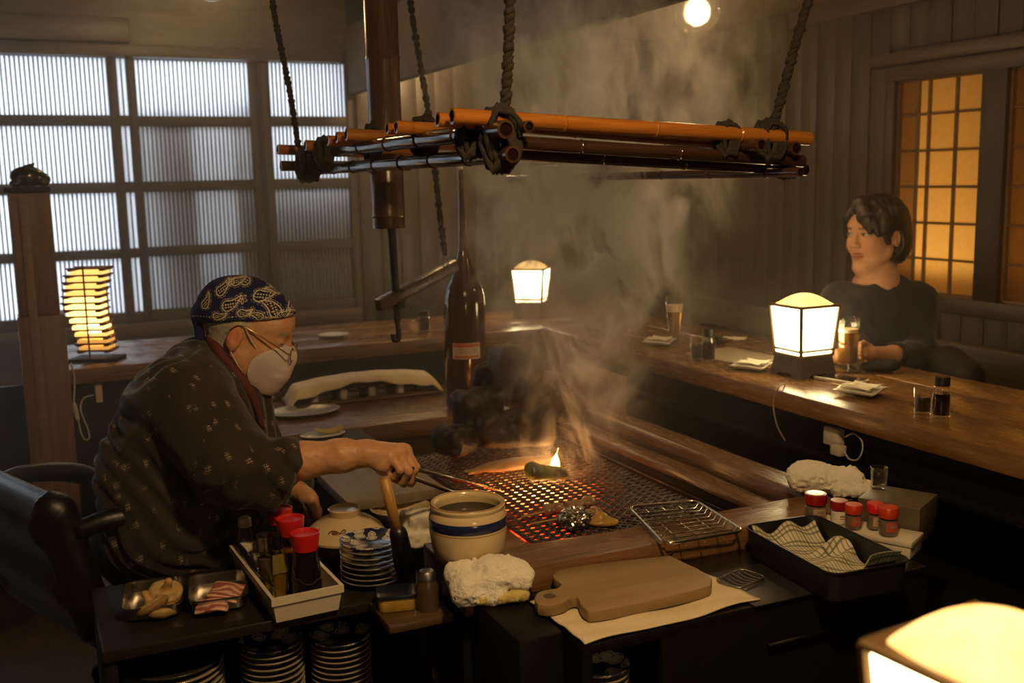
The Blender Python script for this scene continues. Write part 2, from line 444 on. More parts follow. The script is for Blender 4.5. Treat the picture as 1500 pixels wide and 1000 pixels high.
def nets(fn, lo, hi, h):
    lo = np.array(lo, float); hi = np.array(hi, float)
    n = np.ceil((hi-lo)/h).astype(int)+1
    ax = [lo[i]+h*np.arange(n[i]) for i in range(3)]
    B = 8; nb = -(-n//B); V = np.empty(n)
    cen = [lo[i]+h*(np.arange(nb[i])*B+(B-1)/2) for i in range(3)]
    G = np.stack(np.meshgrid(*cen, indexing='ij'), -1).reshape(-1, 3)
    Dc = fn(G).reshape(nb); mar = h*B*0.5*1.74*1.1+0.009
    V[:] = np.repeat(np.repeat(np.repeat(np.where(Dc < 0, -1.0, 1.0), B, 0), B, 1), B, 2)[:n[0], :n[1], :n[2]]
    off = np.stack(np.meshgrid(*[np.arange(B)]*3, indexing='ij'), -1).reshape(-1, 3)
    blocks = np.argwhere(np.abs(Dc) < mar)
    for s_ in range(0, len(blocks), 40):
        I = (blocks[s_:s_+40, None, :]*B+off[None]).reshape(-1, 3)
        I = I[(I < n).all(1)]
        V[tuple(I.T)] = fn(lo+h*I)
    V[0] = V[-1] = 1; V[:, 0] = V[:, -1] = 1; V[:, :, 0] = V[:, :, -1] = 1
    S = V < 0
    c = np.zeros(n-1, int)
    for dx in (0, 1):
        for dy in (0, 1):
            for dz in (0, 1): c += S[dx:n[0]-1+dx, dy:n[1]-1+dy, dz:n[2]-1+dz]
    act = (c > 0) & (c < 8); idx = -np.ones(n-1, int); ijk = np.argwhere(act); idx[act] = np.arange(len(ijk))
    acc = np.zeros((len(ijk), 3)); cnt = np.zeros(len(ijk))
    cor = [(x, y, z) for x in (0, 1) for y in (0, 1) for z in (0, 1)]
    for a in range(8):
        for b in range(a+1, 8):
            d = np.array(cor[b])-np.array(cor[a])
            if np.abs(d).sum() != 1: continue
            va = V[tuple((ijk+cor[a]).T)]; vb = V[tuple((ijk+cor[b]).T)]
            m = (va < 0) != (vb < 0); t = np.zeros(len(ijk)); t[m] = va[m]/(va[m]-vb[m])
            acc[m] += (np.array(cor[a])+t[:, None]*d)[m]; cnt[m] += 1
    pos = lo+h*(ijk+acc/cnt[:, None])
    F = []
    for a in range(3):
        b, cx = (a+1) % 3, (a+2) % 3
        sl0 = [slice(None)]*3; sl1 = [slice(None)]*3; sl0[a] = slice(0, n[a]-1); sl1[a] = slice(1, n[a])
        s0, s1 = S[tuple(sl0)], S[tuple(sl1)]
        e = np.argwhere(s0 != s1); e = e[(e[:, b] > 0) & (e[:, cx] > 0)]
        fl = s0[tuple(e.T)]
        def g(db, dc):
            q = e.copy(); q[:, b] -= db; q[:, cx] -= dc; return idx[tuple(q.T)]
        q = np.stack([g(1, 1), g(0, 1), g(0, 0), g(1, 0)], 1)
        q[~fl] = q[~fl][:, ::-1]; F.append(q)
    return pos, np.concatenate(F)
def sdf_mb(prims, lo, hi, h, disp=None, T=None, paint=None):
    def fn(p):
        d = blend(prims, p)
        if disp is not None:
            I = np.nonzero(np.abs(d) < 0.03)[0]
            if len(I): d[I] -= disp(p[I])
        return d
    v, f = nets(fn, lo, hi, h)
    mb = MB(); c = paint(v) if paint is not None else None
    mb.add(v, f.tolist(), c)
    if T is not None: mb.move(T)
    return mb
def frame(fwd, up, origin):
    """4x4 with x=fwd, z~up"""
    x = np.array(fwd, float); x /= np.linalg.norm(x)
    z = np.array(up, float); z -= x*(z@x); z /= np.linalg.norm(z); y = np.cross(z, x)
    T = np.eye(4); T[:3, 0] = x; T[:3, 1] = y; T[:3, 2] = z; T[:3, 3] = origin; return T

ZC, ZR, ZS, ZL = 0.72, 0.58, 0.535, 0.50     # counters, hearth rails, front cabinet top, cook's shelf

# ================================================================== STRUCTURE
XR, YB, XL, YF = 3.3, 5.1, -1.7, -1.6
XP = 1.49                                  # hanging partition beside the hearth
ZCL, ZCR = 2.28, 2.07                      # ceilings of the two bays
struct(MB().box((XL, YF, -0.1), (XR+0.2, YB+0.2, 0)), 'floor', FLOORM)
struct(MB().box((XL, YF, ZCL), (XP, YB+0.1, ZCL+0.1)).box((XP, YF, ZCL), (XR+0.2, YF+0.01, ZCL+0.1)), 'ceiling', PLASTER)
struct(MB().box((XP, YF, ZCR), (XR+0.2, YB+0.1, ZCR+0.3)), 'ceiling_side_bay', CEILM)
zpan = ony(510, 138, YB)[2]
struct(MB().box((XP, YF, zpan), (XP+0.05, YB, ZCL), 0.004), 'wall_hanging_partition', PLASTER)
struct(MB().box((XL-0.12, YF, 0), (XL, YB+0.1, ZCL)), 'wall_left', PLASTER)
struct(MB().box((XL, YF-0.12, 0), (XR+0.2, YF, ZCL+0.1)), 'wall_front', PLASTER)

# ---- back wall with its ribbed-glass window opening
rows = [(80, 168), (184, 270), (285.5, 369), (383, 465)]
def zrow(y): return ony(0 if y < 300 else 79, y if y < 300 else y, YB)[2]
RZ = [(ony(2, a, YB)[2], ony(2, b, YB)[2]) for a, b in rows[:2]]+[(ony(40, 285, YB)[2], ony(76, 369, YB)[2]), (ony(77, 383, YB)[2], ony(79, 465, YB)[2])]
def xw(px, y=170): return ony(px, y, YB)[0]
wz0, wz1 = RZ[3][1]-0.06, RZ[0][0]+0.05
WX0, WX1 = -1.4, xw(512)
wb = MB()
wb.box((XL, YB, 0), (XR, YB+0.12, wz0)).box((XL, YB, wz1), (XR, YB+0.12, ZCL+0.05))
wb.box((XL, YB, wz0), (WX0, YB+0.12, wz1)).box((WX1, YB, wz0), (XR, YB+0.12, wz1))
wall_back = struct(wb, 'wall_back', W_DARKX)
# lintel, sill over the windows
lz0, lz1 = ony(60, 79, YB-0.05)[2], ony(60, 60, YB-0.05)[2]
struct(MB().box((XL, YB-0.05, lz0), (xw(500), YB+0.03, lz1), 0.004), 'trim_1', W_DARKX)
struct(MB().box((XL, YB-0.09, lz1+0.003), (xw(196), YB, ony(60, 20, YB-0.09)[2]), 0.006), 'trim_2', W_DARKX)
struct(MB().box((XL, YB-0.06, wz0-0.05), (WX1, YB+0.0, wz0+0.01), 0.004), 'trim_3', W_DARKX)

PANE = translucent('ribbed_glass_white', (0.92, 0.94, 0.96), 0.92, 0.02)
RIBM = plain('grey_rib_edge', (0.10, 0.095, 0.09), (0.07, 0.065, 0.06), rough=0.4, scale=40, bs=0)
FRAMEM = plain('dark_window_frame', (0.050, 0.040, 0.034), (0.034, 0.027, 0.022), rough=0.55, scale=24, bs=0.1)
def window_bay(idx, bounds, frame_x, y):
    """bounds: list of (x0, x1) glass strips; frame_x: x-extents of the stiles"""
    fr = MB()
    for (a, b) in frame_x: fr.box((a, y-0.03, wz0), (b, y+0.02, wz1), 0.003)
    x0, x1 = frame_x[0][1], frame_x[-1][0]
    zr = [wz1]+[z for r in RZ for z in r]+[wz0]
    for k in range(0, len(zr), 2):
        fr.box((x0, y-0.024, zr[k+1]), (x1, y+0.016, zr[k]), 0.002)
    w = struct(fr, 'window_%d' % idx, FRAMEM)
    for (a, b) in bounds:
        for (zt, zb) in RZ:
            p = MB().box((a, y-0.004, zb), (b, y+0.002, zt)).build('pane', PANE, w)
            rb = MB(); n = max(1, round((b-a)/0.0188))
            for i in range(n+1):
                xx = a+(b-a)*i/n
                rb.box((xx-0.0036, y-0.010, zb), (xx+0.0036, y-0.004, zt))
                if i < n:      # rounded head and foot of each groove
                    for zz, sg in ((zt, -1), (zb, 1)):
                        wd = (b-a)/n
                        rb.add([(xx, y-0.010, zz), (xx+wd*0.28, y-0.010, zz), (xx, y-0.010, zz+sg*0.008), (xx+wd, y-0.010, zz), (xx+wd*0.72, y-0.010, zz), (xx+wd, y-0.010, zz+sg*0.008)],
                               [(0, 1, 2), (3, 4, 5)])
            rb.build('rib_grid', RIBM, p, False)
    return w
yw1, yw2 = YB+0.02, YB+0.06
window_bay(1, [(xw(-330), xw(-172)), (xw(-160), xw(162)), (xw(175), xw(190))], [(xw(-345), xw(-330)), (xw(-172), xw(-160)), (xw(162), xw(175)), (xw(190), xw(199))], yw1)
window_bay(2, [(xw(203), xw(370))], [(xw(199.2), xw(203)), (xw(370), xw(384))], yw2)
window_bay(3, [(xw(397), xw(508))], [(xw(384.2), xw(397)), (xw(508), xw(513))], yw1)

# things standing outside, seen as shadows through the glass
CART = plain('brown_carton', (0.20, 0.13, 0.08), (0.16, 0.10, 0.06), rough=0.8, scale=8)
def outside(px0, px1, ytop, d, name, label, cat, m=CART, grp=None):
    a, b = ony(px0, 300, YB+d), ony(px1, 300, YB+d); zt = ony((px0+px1)/2, ytop, YB+d)[2]
    solo(MB().box((a[0], YB+d, 0), (b[0], YB+d+0.35, zt), 0.01), name, m, label, cat, grp)
outside(205, 290, 158, 0.13, 'storage_box', 'tall brown box outside the middle ribbed window, beside a lit gap', 'box')
outside(338, 376, 148, 0.13, 'storage_box', 'narrow tall box outside the middle ribbed window, next to the mullion', 'box')
outside(386, 620, 258, 0.13, 'fence_board', 'dark board fence outside the narrow ribbed window', 'fence')
outside(200, 384, 372, 0.47, 'low_outside_wall', 'low grey wall outside behind the middle ribbed window', 'wall')
struct(MB().box((XL-2, YB+0.2, -0.15), (XR+2, YB+9, -0.05)), 'ground_outside', plain('grey_outside_ground', (0.16, 0.15, 0.14), rough=0.9))

# ---- wall boards, each a plank of its own
def planks(parent, wall, a0, a1, z0, z1, width, th, axis):
    n = max(1, round((a1-a0)/width)); w = (a1-a0)/n
    mesh_cache = []
    for k in range(4):
        mb = MB()
        if axis == 'x': mb.box((0.0015, -th, 0), (w-0.0015, 0, z1-z0), 0.0025)
        else: mb.box((-th, 0.0015, 0), (0, w-0.0015, z1-z0), 0.0025)
        mesh_cache.append(mb.mesh('plank', W_DARK, 'auto'))
    for i in range(n):
        o = bpy.data.objects.new('plank', mesh_cache[i % 4]); col.objects.link(o); o.parent = parent
        j = random.uniform(-0.004, 0.004)
        o.location = (a0+i*w, wall+j, z0) if axis == 'x' else (wall+j, a0+i*w, z0)
planks(wall_back, YB-0.004, WX1+0.03, XR-0.02, 0.01, ZCR-0.002, 0.106, 0.014, 'x')

# ---- side wall with two shoji windows
sh_y1, sh_y0 = onx(1447, 102, XR)[1], onx(1311, 300, XR)[1]      # first window (near edge, far edge)
s2_y1 = onx(1484, 97, XR)[1]
sz1, sz0 = onx(1446, 102, XR)[2], onx(1434, 440, XR)[2]
s2_y0 = s2_y1-(sh_y0-sh_y1)
wr = MB()
wr.box((XR, YF, 0), (XR+0.15, YB, sz0)).box((XR, YF, sz1), (XR+0.15, YB, ZCR+0.02))
wr.box((XR, sh_y0, sz0), (XR+0.15, YB, sz1)).box((XR, s2_y1, sz0), (XR+0.15, sh_y1, sz1)).box((XR, YF, sz0), (XR+0.15, s2_y0, sz1))
wall_right = struct(wr, 'wall_right', W_DARKY)
planks(wall_right, XR-0.004, sh_y0+0.04, YB-0.02, 0.01, ZCR-0.004, 0.107, 0.014, 'y')
planks(wall_right, XR-0.004, 0.6, sh_y0+0.04, sz1+0.12, ZCR-0.004, 0.107, 0.014, 'y')
planks(wall_right, XR-0.004, 0.6, sh_y0+0.04, 0.01, sz0-0.05, 0.107, 0.014, 'y')
# rails above and below the shoji
bz0, bz1 = onx(1290, 98, XR-0.06)[2], onx(1290, 80, XR-0.06)[2]
by = onx(1271, 88, XR-0.06)[1]
struct(MB().box((XR-0.06, 0.6, bz0), (XR, by, bz1), 0.004), 'trim_4', W_DARKY)
struct(MB().box((XR-0.03, 0.6, sz1-0.005), (XR, sh_y0+0.05, bz0), 0.003), 'trim_5', W_DARKY)
struct(MB().box((XR-0.03, 0.6, sz0-0.06), (XR, sh_y0+0.05, sz0+0.002), 0.003), 'trim_6', W_DARKY)
struct(MB().box((XR-0.028, s2_y1, sz0), (XR, sh_y1, sz1), 0.003), 'trim_7', W_DARK)
struct(MB().box((XR-0.028, sh_y0-0.002, sz0), (XR, sh_y0+0.05, sz1), 0.003), 'trim_8', W_DARK)
cz = onx(1183, 36, XR-0.05)[2]
struct(MB().box((XR-0.05, 0.6, cz), (XR, onx(1155, 30, XR-0.05)[1], ZCR-0.002), 0.004), 'trim_9', W_DARKY)
struct(MB().box((XP+0.06, YB-0.05, ZCR-0.05), (XR-0.02, YB-0.002, ZCR-0.002), 0.004), 'trim_10', W_DARKX)

PAPER = translucent('shoji_paper', (0.92, 0.80, 0.55), 0.9, 0.08)
PAPER2 = translucent('shoji_paper_double', (0.48, 0.36, 0.20), 0.9, 0.08)
SHB = plain('shoji_bar_wood', (0.22, 0.12, 0.05), (0.15, 0.08, 0.03), rough=0.6, scale=30)
def shoji(idx, ya, yb):
    """ya near jamb, yb far jamb"""
    x = XR+0.008
    fr = MB().box((x-0.015, ya, sz0), (x+0.015, ya+0.012, sz1)).box((x-0.015, yb-0.012, sz0), (x+0.015, yb, sz1))
    fr.box((x-0.015, ya, sz0), (x+0.015, yb, sz0+0.012)).box((x-0.015, ya, sz1-0.012), (x+0.015, yb, sz1))
    w = struct(fr, 'window_%d' % idx, SHB)
    nz = 6; ys = [ya]+[ya+(yb-ya)*t for t in (0.325, 0.635, 0.765)]+[yb]
    for i in range(len(ys)-1):
        for k in range(nz):
            za, zb = sz0+(sz1-sz0)*k/nz, sz0+(sz1-sz0)*(k+1)/nz
            MB().box((x+0.004, ys[i]+0.004, za+0.003), (x+0.0055, ys[i+1]-0.004, zb-0.003)).build('pane', PAPER2 if i == len(ys)-2 else PAPER, w, False)
    for y in ys[1:-1]: MB().box((x-0.006, y-0.006, sz0), (x+0.008, y+0.006, sz1)).build('muntin', SHB, w, False)
    for k in range(1, nz):
        z = sz0+(sz1-sz0)*k/nz
        MB().box((x-0.004, ya, z-0.0042), (x+0.008, yb, z+0.0042)).build('muntin', SHB, w, False)
    # second leaf overlapping the far quarter
    return w
shoji(4, sh_y1, sh_y0); shoji(5, s2_y0, s2_y1)
# lamp-lit alcove behind the shoji
struct(MB().box((XR+0.9, 0.3, 0.0), (XR+0.95, 4.4, 2.1)).box((XR+0.15, 0.25, 0), (XR+0.95, 0.3, 2.1)).box((XR+0.15, 4.4, 0), (XR+0.95, 4.45, 2.1)).box((XR+0.15, 0.3, 2.07), (XR+0.95, 4.4, 2.1)).box((XR+0.15, 0.3, 0), (XR+0.95, 4.4, 0.05)),
       'wall_alcove', plain('ochre_alcove_wall', (0.72, 0.50, 0.20), rough=0.9))
def lamp(name, kind, loc, energy, color, size=0.05, parent=None):
    d = bpy.data.lights.new(name, kind); d.energy = energy; d.color = color
    if kind in ('POINT', 'SPOT'): d.shadow_soft_size = size
    o = bpy.data.objects.new(name, d); col.objects.link(o); o.location = [float(v) for v in loc]
    if parent is not None: o.parent = parent
    return o
for yy in (1.9, 3.2):
    lamp('alcove_lamp_light', 'POINT', (XR+0.52, yy, 0.55), 17.0, (1.0, 0.62, 0.20), 0.12)

# ================================================================== COUNTERS
def counter(name, label, boards, mat, legs, apron=None, amat=None):
    xs = [b[0][0] for b in boards]; ys = [b[0][1] for b in boards]
    t = thing(name, label, 'counter', (min(xs), min(ys), 0))
    for lo, hi in boards: MB().box(lo, hi, 0.006).build('plank', mat, t, world=True)
    if apron:
        for lo, hi in apron: MB().box(lo, hi, 0.003).build('apron', amat or BLACKW, t, world=True)
    for lo, hi in legs: MB().box(lo, hi, 0.004).build('leg', BLACKW, t, world=True)
    return t
XC0, XC1 = 1.905, 2.485       # side counter depth
YC0, YC1 = 3.82, 4.44         # far counter depth
TH = 0.055
ZAP = onx(1195, 662, XC0+0.03)[2]
counter('side_counter', 'long varnished plank counter the woman sits at, with lantern and beer', [
    ((XC0, 0.5, ZC-TH), (XC0+0.20, 3.815, ZC)), ((XC0+0.205, 0.5, ZC-TH), (XC0+0.40, 3.815, ZC)), ((XC0+0.405, 0.5, ZC-TH), (XC1, 3.815, ZC))], W_CTRY,
    [((2.2, y, 0), (2.28, y+0.08, ZC-TH)) for y in (0.7, 2.2, 3.6)],
    [((XC0+0.06, 0.5, ZAP), (XC0+0.085, 3.81, ZC-TH)), ((XC0+0.03, 0.5, ZAP-0.02), (XC0+0.11, 3.81, ZAP)), ((2.17, 0.5, 0), (2.19, 3.81, ZC-TH)), ((1.96, 0.5, 0.0), (2.165, 2.5, 0.30))])
counter('far_counter', 'varnished plank counter below the ribbed windows with the slatted lamp', [
    ((0.0, YC0, ZC-TH), (XC1, YC0+0.21, ZC)), ((0.0, YC0+0.2125, ZC-TH), (XC1, YC0+0.42, ZC)), ((0.0, YC0+0.4225, ZC-TH), (XC1, YC1, ZC))], W_CTRX,
    [((x, 4.05, 0), (x+0.08, 4.13, ZC-TH)) for x in (0.1, 1.2, 2.3)],
    [((-0.6, YC0+0.09, 0.0), (1.98, YC0+0.115, ZC-TH))])
counter('near_counter', 'plank counter under the out-of-focus lantern', [
    ((0.35, 0.22, ZC-TH), (1.90, 0.56, ZC)), ((0.35, 0.5625, ZC-TH), (1.90, 0.90, ZC))], W_CTRX,
    [((x, 0.5, 0), (x+0.08, 0.58, ZC-TH)) for x in (0.45, 1.7)])

# ================================================================== HEARTH
hx0, hx1, hy0, hy1 = 0.62, 1.71, 1.75, 3.36
ix0, ix1, iy0, iy1 = 0.90, 1.60, 1.885, 3.05
hearth = thing('sunken_hearth', 'square charcoal hearth framed in thick worn timber beams', 'hearth', (1.2, 2.5, 0))
def rough_beam(lo, hi, axis, seed, amp=0.006, bev=0.012):
    """a hewn beam: rounded edges, slightly wavy"""
    lo = np.array(lo, float); hi = np.array(hi, float); c = (lo+hi)/2; s = hi-lo
    a = 'xy'.index(axis); b = 1-a; n = 60
    ring = rrect(s[b], s[2], bev, 3); V = []
    for i in range(n+1):
        t = lo[a]+s[a]*i/n
        for (q, z) in ring:
            p = np.zeros(3); p[a] = t; p[b] = c[b]+q; p[2] = c[2]+z; V.append(p)
    V = np.array(V); W = V.copy()
    st = np.ones(3)*16; st[a] = 3.2
    d = vnoise(V*st, 1.0, seed)*amp+vnoise(V*st*2.7, 1.0, seed+3)*amp*0.4
    W[:, b] += d*np.sign(V[:, b]-c[b]); W[:, 2] += np.where(V[:, 2] > c[2], d*0.45-amp*0.3, 0)
    m = len(ring); f = []
    for i in range(n):
        for j in range(m):
            k = (j+1) % m; f.append((i*m+j, i*m+k, (i+1)*m+k, (i+1)*m+j))
    f.append(tuple(range(m))[::-1]); f.append(tuple(n*m+j for j in range(m)))
    if axis == 'y': f = [q[::-1] for q in f]
    return MB().add(W, f)
rough_beam((hx0+0.08, 1.752, ZR-0.075), (1.625, 1.885, ZR), 'x', 1).build('rail', W_RAILX, hearth, world=True)
rough_beam((1.622, 1.80, ZR-0.08), (1.712, 3.36, ZR), 'y', 2, 0.007).build('rail', W_RAILY, hearth, world=True)
rough_beam((0.60, 3.10, ZR-0.07), (1.62, 3.62, ZR-0.005), 'x', 3).build('rail', W_RAILX, hearth, world=True)
dk = onz(508, 735, ZR-0.008)
MB().box((dk[0], dk[1], ZR-0.035), (0.90, 2.66, ZR-0.008), 0.004).build('deck', W_GREY, hearth, world=True)
MB().box((0.70, 2.665, ZR-0.05), (0.90, 3.10, ZR-0.012), 0.004).build('deck', BLACKW, hearth, world=True)
rough_beam((1.535, 1.89, ZR-0.062), (1.60, 3.05, ZR-0.035), 'y', 5, 0.005, 0.008).build('inner_ledge', W_RAILY, hearth, world=True)
hb = MB()
hb.box((ix0-0.03, 1.86, 0.30), (ix0, 3.12, ZR-0.05)).box((1.60, 1.86, 0.05), (1.70, 3.30, ZR-0.07)).box((ix0, 3.05, 0.30), (1.60, 3.30, ZR-0.06)).box((0.70, 1.775, 0.05), (1.62, 1.875, ZR-0.07))
hb.box((ix0, 1.875, 0.28), (1.60, 3.05, 0.40)).box((1.54, 1.876, 0.40), (1.60, 3.05, ZR-0.06))
hb.build('pit_wall', BLACKW, hearth, False, world=True)
ASHM = plain('grey_ash', (0.055, 0.048, 0.042), (0.022, 0.019, 0.017), rough=0.95, scale=40, bs=0.8, bd=0.01)
g = np.stack(np.meshgrid(np.linspace(ix0, 1.60, 60), np.linspace(1.876, 3.05, 90), indexing='ij'), -1)
gz = 0.415+0.015*vnoise(np.concatenate([g.reshape(-1, 2), np.zeros((5400, 1))], 1), 9, 4).reshape(60, 90)
MB().grid(np.concatenate([g, gz[..., None]], -1)).build('ash_bed', ASHM, hearth, True, world=True)

# glowing charcoal under the net
def ember_mat():
    m, nt, b, o = node_mat('glowing_charcoal')
    b.inputs['Base Color'].default_value = (0.015, 0.012, 0.01, 1); b.inputs['Roughness'].default_value = 0.9
    a = nt.nodes.new('ShaderNodeAttribute'); a.attribute_name = 'Col'
    n = noise(nt, coords(nt), 34, 4)
    k = math_n(nt, 'MULTIPLY', a.outputs['Fac'], ramp(nt, n, [(0.30, (0.15, 0.15, 0.15)), (0.52, (1, 1, 1))]))
    L(nt, ramp(nt, k, [(0.0, (0.0, 0.0, 0.0)), (0.25, (0.5, 0.03, 0.004)), (0.6, (1.0, 0.26, 0.035)), (1.0, (1.0, 0.62, 0.2))]), b.inputs['Emission Color'])
    L(nt, math_n(nt, 'MULTIPLY', k, 13.0), b.inputs['Emission Strength'])
    return m
EMB = ember_mat()
ZM = 0.497
hot1, hot2 = onz(782, 722, ZM-0.05), onz(790, 782, ZM-0.05)
emb = MB()
for i in range(420):
    x, y = random.uniform(0.92, 1.52), random.uniform(1.90, 2.72)
    s = random.uniform(0.014, 0.03)
    d1 = math.hypot((x-hot1[0])/0.15, (y-hot1[1])/0.16); d2 = math.hypot((x-hot2[0])/0.12, (y-hot2[1])/0.08)
    heat = max(math.exp(-d1*d1*0.9), 0.34*math.exp(-d2*d2))
    bm = bmesh.new(); bmesh.ops.create_icosphere(bm, subdivisions=1, radius=1.0)
    ax = Vector((random.uniform(.7, 1.6), random.uniform(.7, 1.2), random.uniform(.5, .9)))*s
    R = Matrix.Rotation(random.uniform(0, 6.3), 3, 'Z')
    for v in bm.verts: v.co = R@Vector([v.co[k]*ax[k]*random.uniform(.8, 1.15) for k in range(3)])+Vector((x, y, 0.436+random.uniform(-.012, .018)))
    emb.bm(bm, (heat,)*3)
tag(emb.build('charcoal_bed', EMB, hearth, False, world=True), kind='stuff')

# expanded-metal grill net
NETM = plain('sooty_steel_net', (0.16, 0.13, 0.11), (0.06, 0.048, 0.04), rough=0.4, metal=0.8, scale=50, bs=0.1)
nbl = onz(612, 668, ZM)
nx0, nx1, ny0, ny1 = nbl[0]-0.03, 1.53, 1.892, nbl[1]
net = thing('grill_net', 'wide sooty expanded-metal grill net lying over the charcoal', 'grill net', (1.22, 2.28, ZM))
cw, chh = 0.028, 0.0125
mb = MB(); nr = int((ny1-ny0)/chh); nc = int((nx1-nx0)/cw)
for r in range(nr+1):
    y = ny0+r*chh; pts = []
    ph = 1 if r % 2 else -1
    for k in range(nc*4+1):
        u = (k % 4)/4; x = nx0+k*cw/4
        w = math.sin(2*PI*u)
        pts.append((x, y+ph*chh*0.46*w, ZM+0.0015*math.sin(2*PI*u+PI/2)+0.002*math.sin(x*9+y*7)))
    mb.tube(pts, 0.0033, 4, False)
tag(mb.build('strand_mesh', NETM, net, True, world=True), kind='stuff')
mb = MB()
for a, b in (((nx0, ny0), (nx1, ny0)), ((nx1, ny0), (nx1, ny1)), ((nx1, ny1), (nx0, ny1)), ((nx0, ny1), (nx0, ny0))):
    mb.cyl((*a, ZM), (*b, ZM), 0.0026, seg=6)
mb.build('rim_wire', NETM, net, True, world=True)

# ================================================================== LAMPS
LPAN = emit('lantern_paper', (1.0, 0.74, 0.36), 12.0)
LDOME = emit('lantern_dome', (1.0, 0.60, 0.21), 1.7, (0.95, 0.46, 0.10), 14)
LFRAME = plain('brass_brown_frame', (0.20, 0.125, 0.05), (0.14, 0.085, 0.035), rough=0.4, metal=0.4, scale=40)
LBASE = wood('lantern_base_wood', (0.09, 0.052, 0.034), (0.05, 0.028, 0.018), 'x', 12, 0.5, 0.2)
def lantern(loc, rotz, label, grp):
    t = thing('table_lantern', label, 'lantern', loc, rotz, grp)
    s0, s1, hb, zt = 0.060, 0.073, 0.062, 0.215
    # arched wooden foot, one piece of four sides
    b = MB()
    for k in range(4):
        a = k*PI/2; R = np.array([[math.cos(a), -math.sin(a), 0], [math.sin(a), math.cos(a), 0], [0, 0, 1]])
        wl, wu = 0.070, 0.060
        arch = [(-wl, 0), (-wl*0.58, 0), (-wl*0.42, 0.010), (0, 0.015), (wl*0.42, 0.010), (wl*0.58, 0), (wl, 0)]
        outer = [(x, -wl, z) for x, z in arch]+[(wu, -wu, hb), (-wu, -wu, hb)]
        inner = [(x*0.86, -wl*0.86, z) for x, z in arch]+[(wu*0.86, -wu*0.86, hb), (-wu*0.86, -wu*0.86, hb)]
        v = np.array(outer+inner)@R.T; n = len(outer)
        f = [tuple(range(n)), tuple(range(2*n-1, n-1, -1))]+[(i, n+i, n+(i+1) % n, (i+1) % n) for i in range(n)]
        b.add(v, f)
    b.box((-0.058, -0.058, hb-0.006), (0.058, 0.058, hb)); b.build('foot', LBASE, t)
    def sq(s, z): return [(s, -s, z), (s, s, z), (-s, s, z), (-s, -s, z)]
    lo, hi = sq(s0, hb), sq(s1, zt)
    for k in range(4):
        a, c, d, e = [np.array(q) for q in (lo[k], lo[(k+1) % 4], hi[(k+1) % 4], hi[k])]
        ctr = (a+c+d+e)/4; out = np.array([ctr[0], ctr[1], 0]); out /= np.linalg.norm(out)
        m = 0.96
        q = [ctr+(p-ctr)*m-out*0.002 for p in (a, c, d, e)]
        MB().add(q+[p-out*0.0015 for p in q], [(0, 1, 2, 3), (7, 6, 5, 4), (0, 4, 5, 1), (1, 5, 6, 2), (2, 6, 7, 3), (3, 7, 4, 0)]).build('paper_panel', LPAN, t, False)
        MB().tube([a, e], 0.0058, 6).build('corner_post', LFRAME, t)
    for s, z in ((s0, hb+0.004), (s0+0.0018, hb+0.020), (s1, zt)):
        c = sq(s+0.001, z); r = MB()
        for k in range(4): r.tube([c[k], c[(k+1) % 4]], 0.0042 if z < zt else 0.0046, 6)
        r.build('frame_ring', LFRAME, t)
    MB().box((-s1, -s1, zt), (s1, s1, zt+0.003)).build('top_plate', LFRAME, t)
    g = np.linspace(-1, 1, 17); X, Y = np.meshgrid(g, g, indexing='ij')
    sq_ = np.sqrt(1-Y**2/2), np.sqrt(1-X**2/2)          # square grid pressed to a disc
    Xd, Yd = X*(0.5+0.5*sq_[0]), Y*(0.5+0.5*sq_[1]); rr_ = np.hypot(X*sq_[0], Y*sq_[1])
    Z = zt+0.004+0.031*np.clip(1-rr_**2, 0, 1)**0.85
    MB().sheet(np.stack([Xd*0.070, Yd*0.070, Z], -1), 0.002).build('dome_cap', LDOME, t, True)
    return t
pR = onz(1176, 548, ZC); pF = onz(779, 463, ZC); pN = dep(1458, 985, 0.86)
lantern((pR[0], pR[1], ZC), math.radians(-24.7-65), 'glowing paper lantern next to the beer mug on the side counter', 'square paper lanterns')
lantern((pF[0], pF[1], ZC), math.radians(-24.7-15.4), 'glowing paper lantern where the two far counters meet', 'square paper lanterns')
lantern((pN[0], pN[1], ZC), math.radians(-24.7-60), 'big out-of-focus glowing lantern on the near counter', 'square paper lanterns')

# pendant bulbs in clear globes
GLOBE = glassy('globe_glass', (0.98, 0.95, 0.88), 0.12, edge=(2.2, 1.0))
BULBM = emit('pendant_filament_glow', (1.0, 0.66, 0.30), 30.0)
def pendant(loc, ztop, label, energy):
    t = thing('pendant_lamp', label, 'lamp', loc, 0, 'pendant globe lamps')
    prof = [(0.030, 0.066), (0.045, 0.062)]+[(0.074*math.sin(a), 0.074*math.cos(a)) for a in np.linspace(0.75, PI-0.25, 14)]+[(0.014, -0.073)]
    MB().lathe(prof, seg=28).build('globe', GLOBE, t, True)
    MB().lathe([(0.012, 0.055), (0.020, 0.040), (0.031, 0.012), (0.032, -0.008), (0.022, -0.031), (0.007, -0.041)], seg=20).build('bulb', BULBM, t, True)
    MB().lathe([(0.032, 0.058), (0.032, 0.075), (0.018, 0.095), (0.012, 0.10)], seg=20).build('socket', BLACKM, t)
    MB().tube([(0, 0, 0.10), (0, 0, ztop-loc[2])], 0.003, 6).build('flex', BLACKM, t)
    lamp('pendant_light', 'POINT', (0, 0, 0.005), energy, (1.0, 0.66, 0.32), 0.05, t)
    return t
pb = dep(1021, 17, 3.35)
pendant(pb, ZCR, 'clear globe pendant bulb hanging over the side counter', 13)
pendant((0.72, 4.25, 2.10), ZCL, 'clear globe pendant bulb high under the ceiling by the ribbed windows', 14)
pendant((1.80, 4.72, 1.96), ZCR, 'clear globe pendant bulb near the far board wall corner', 20)
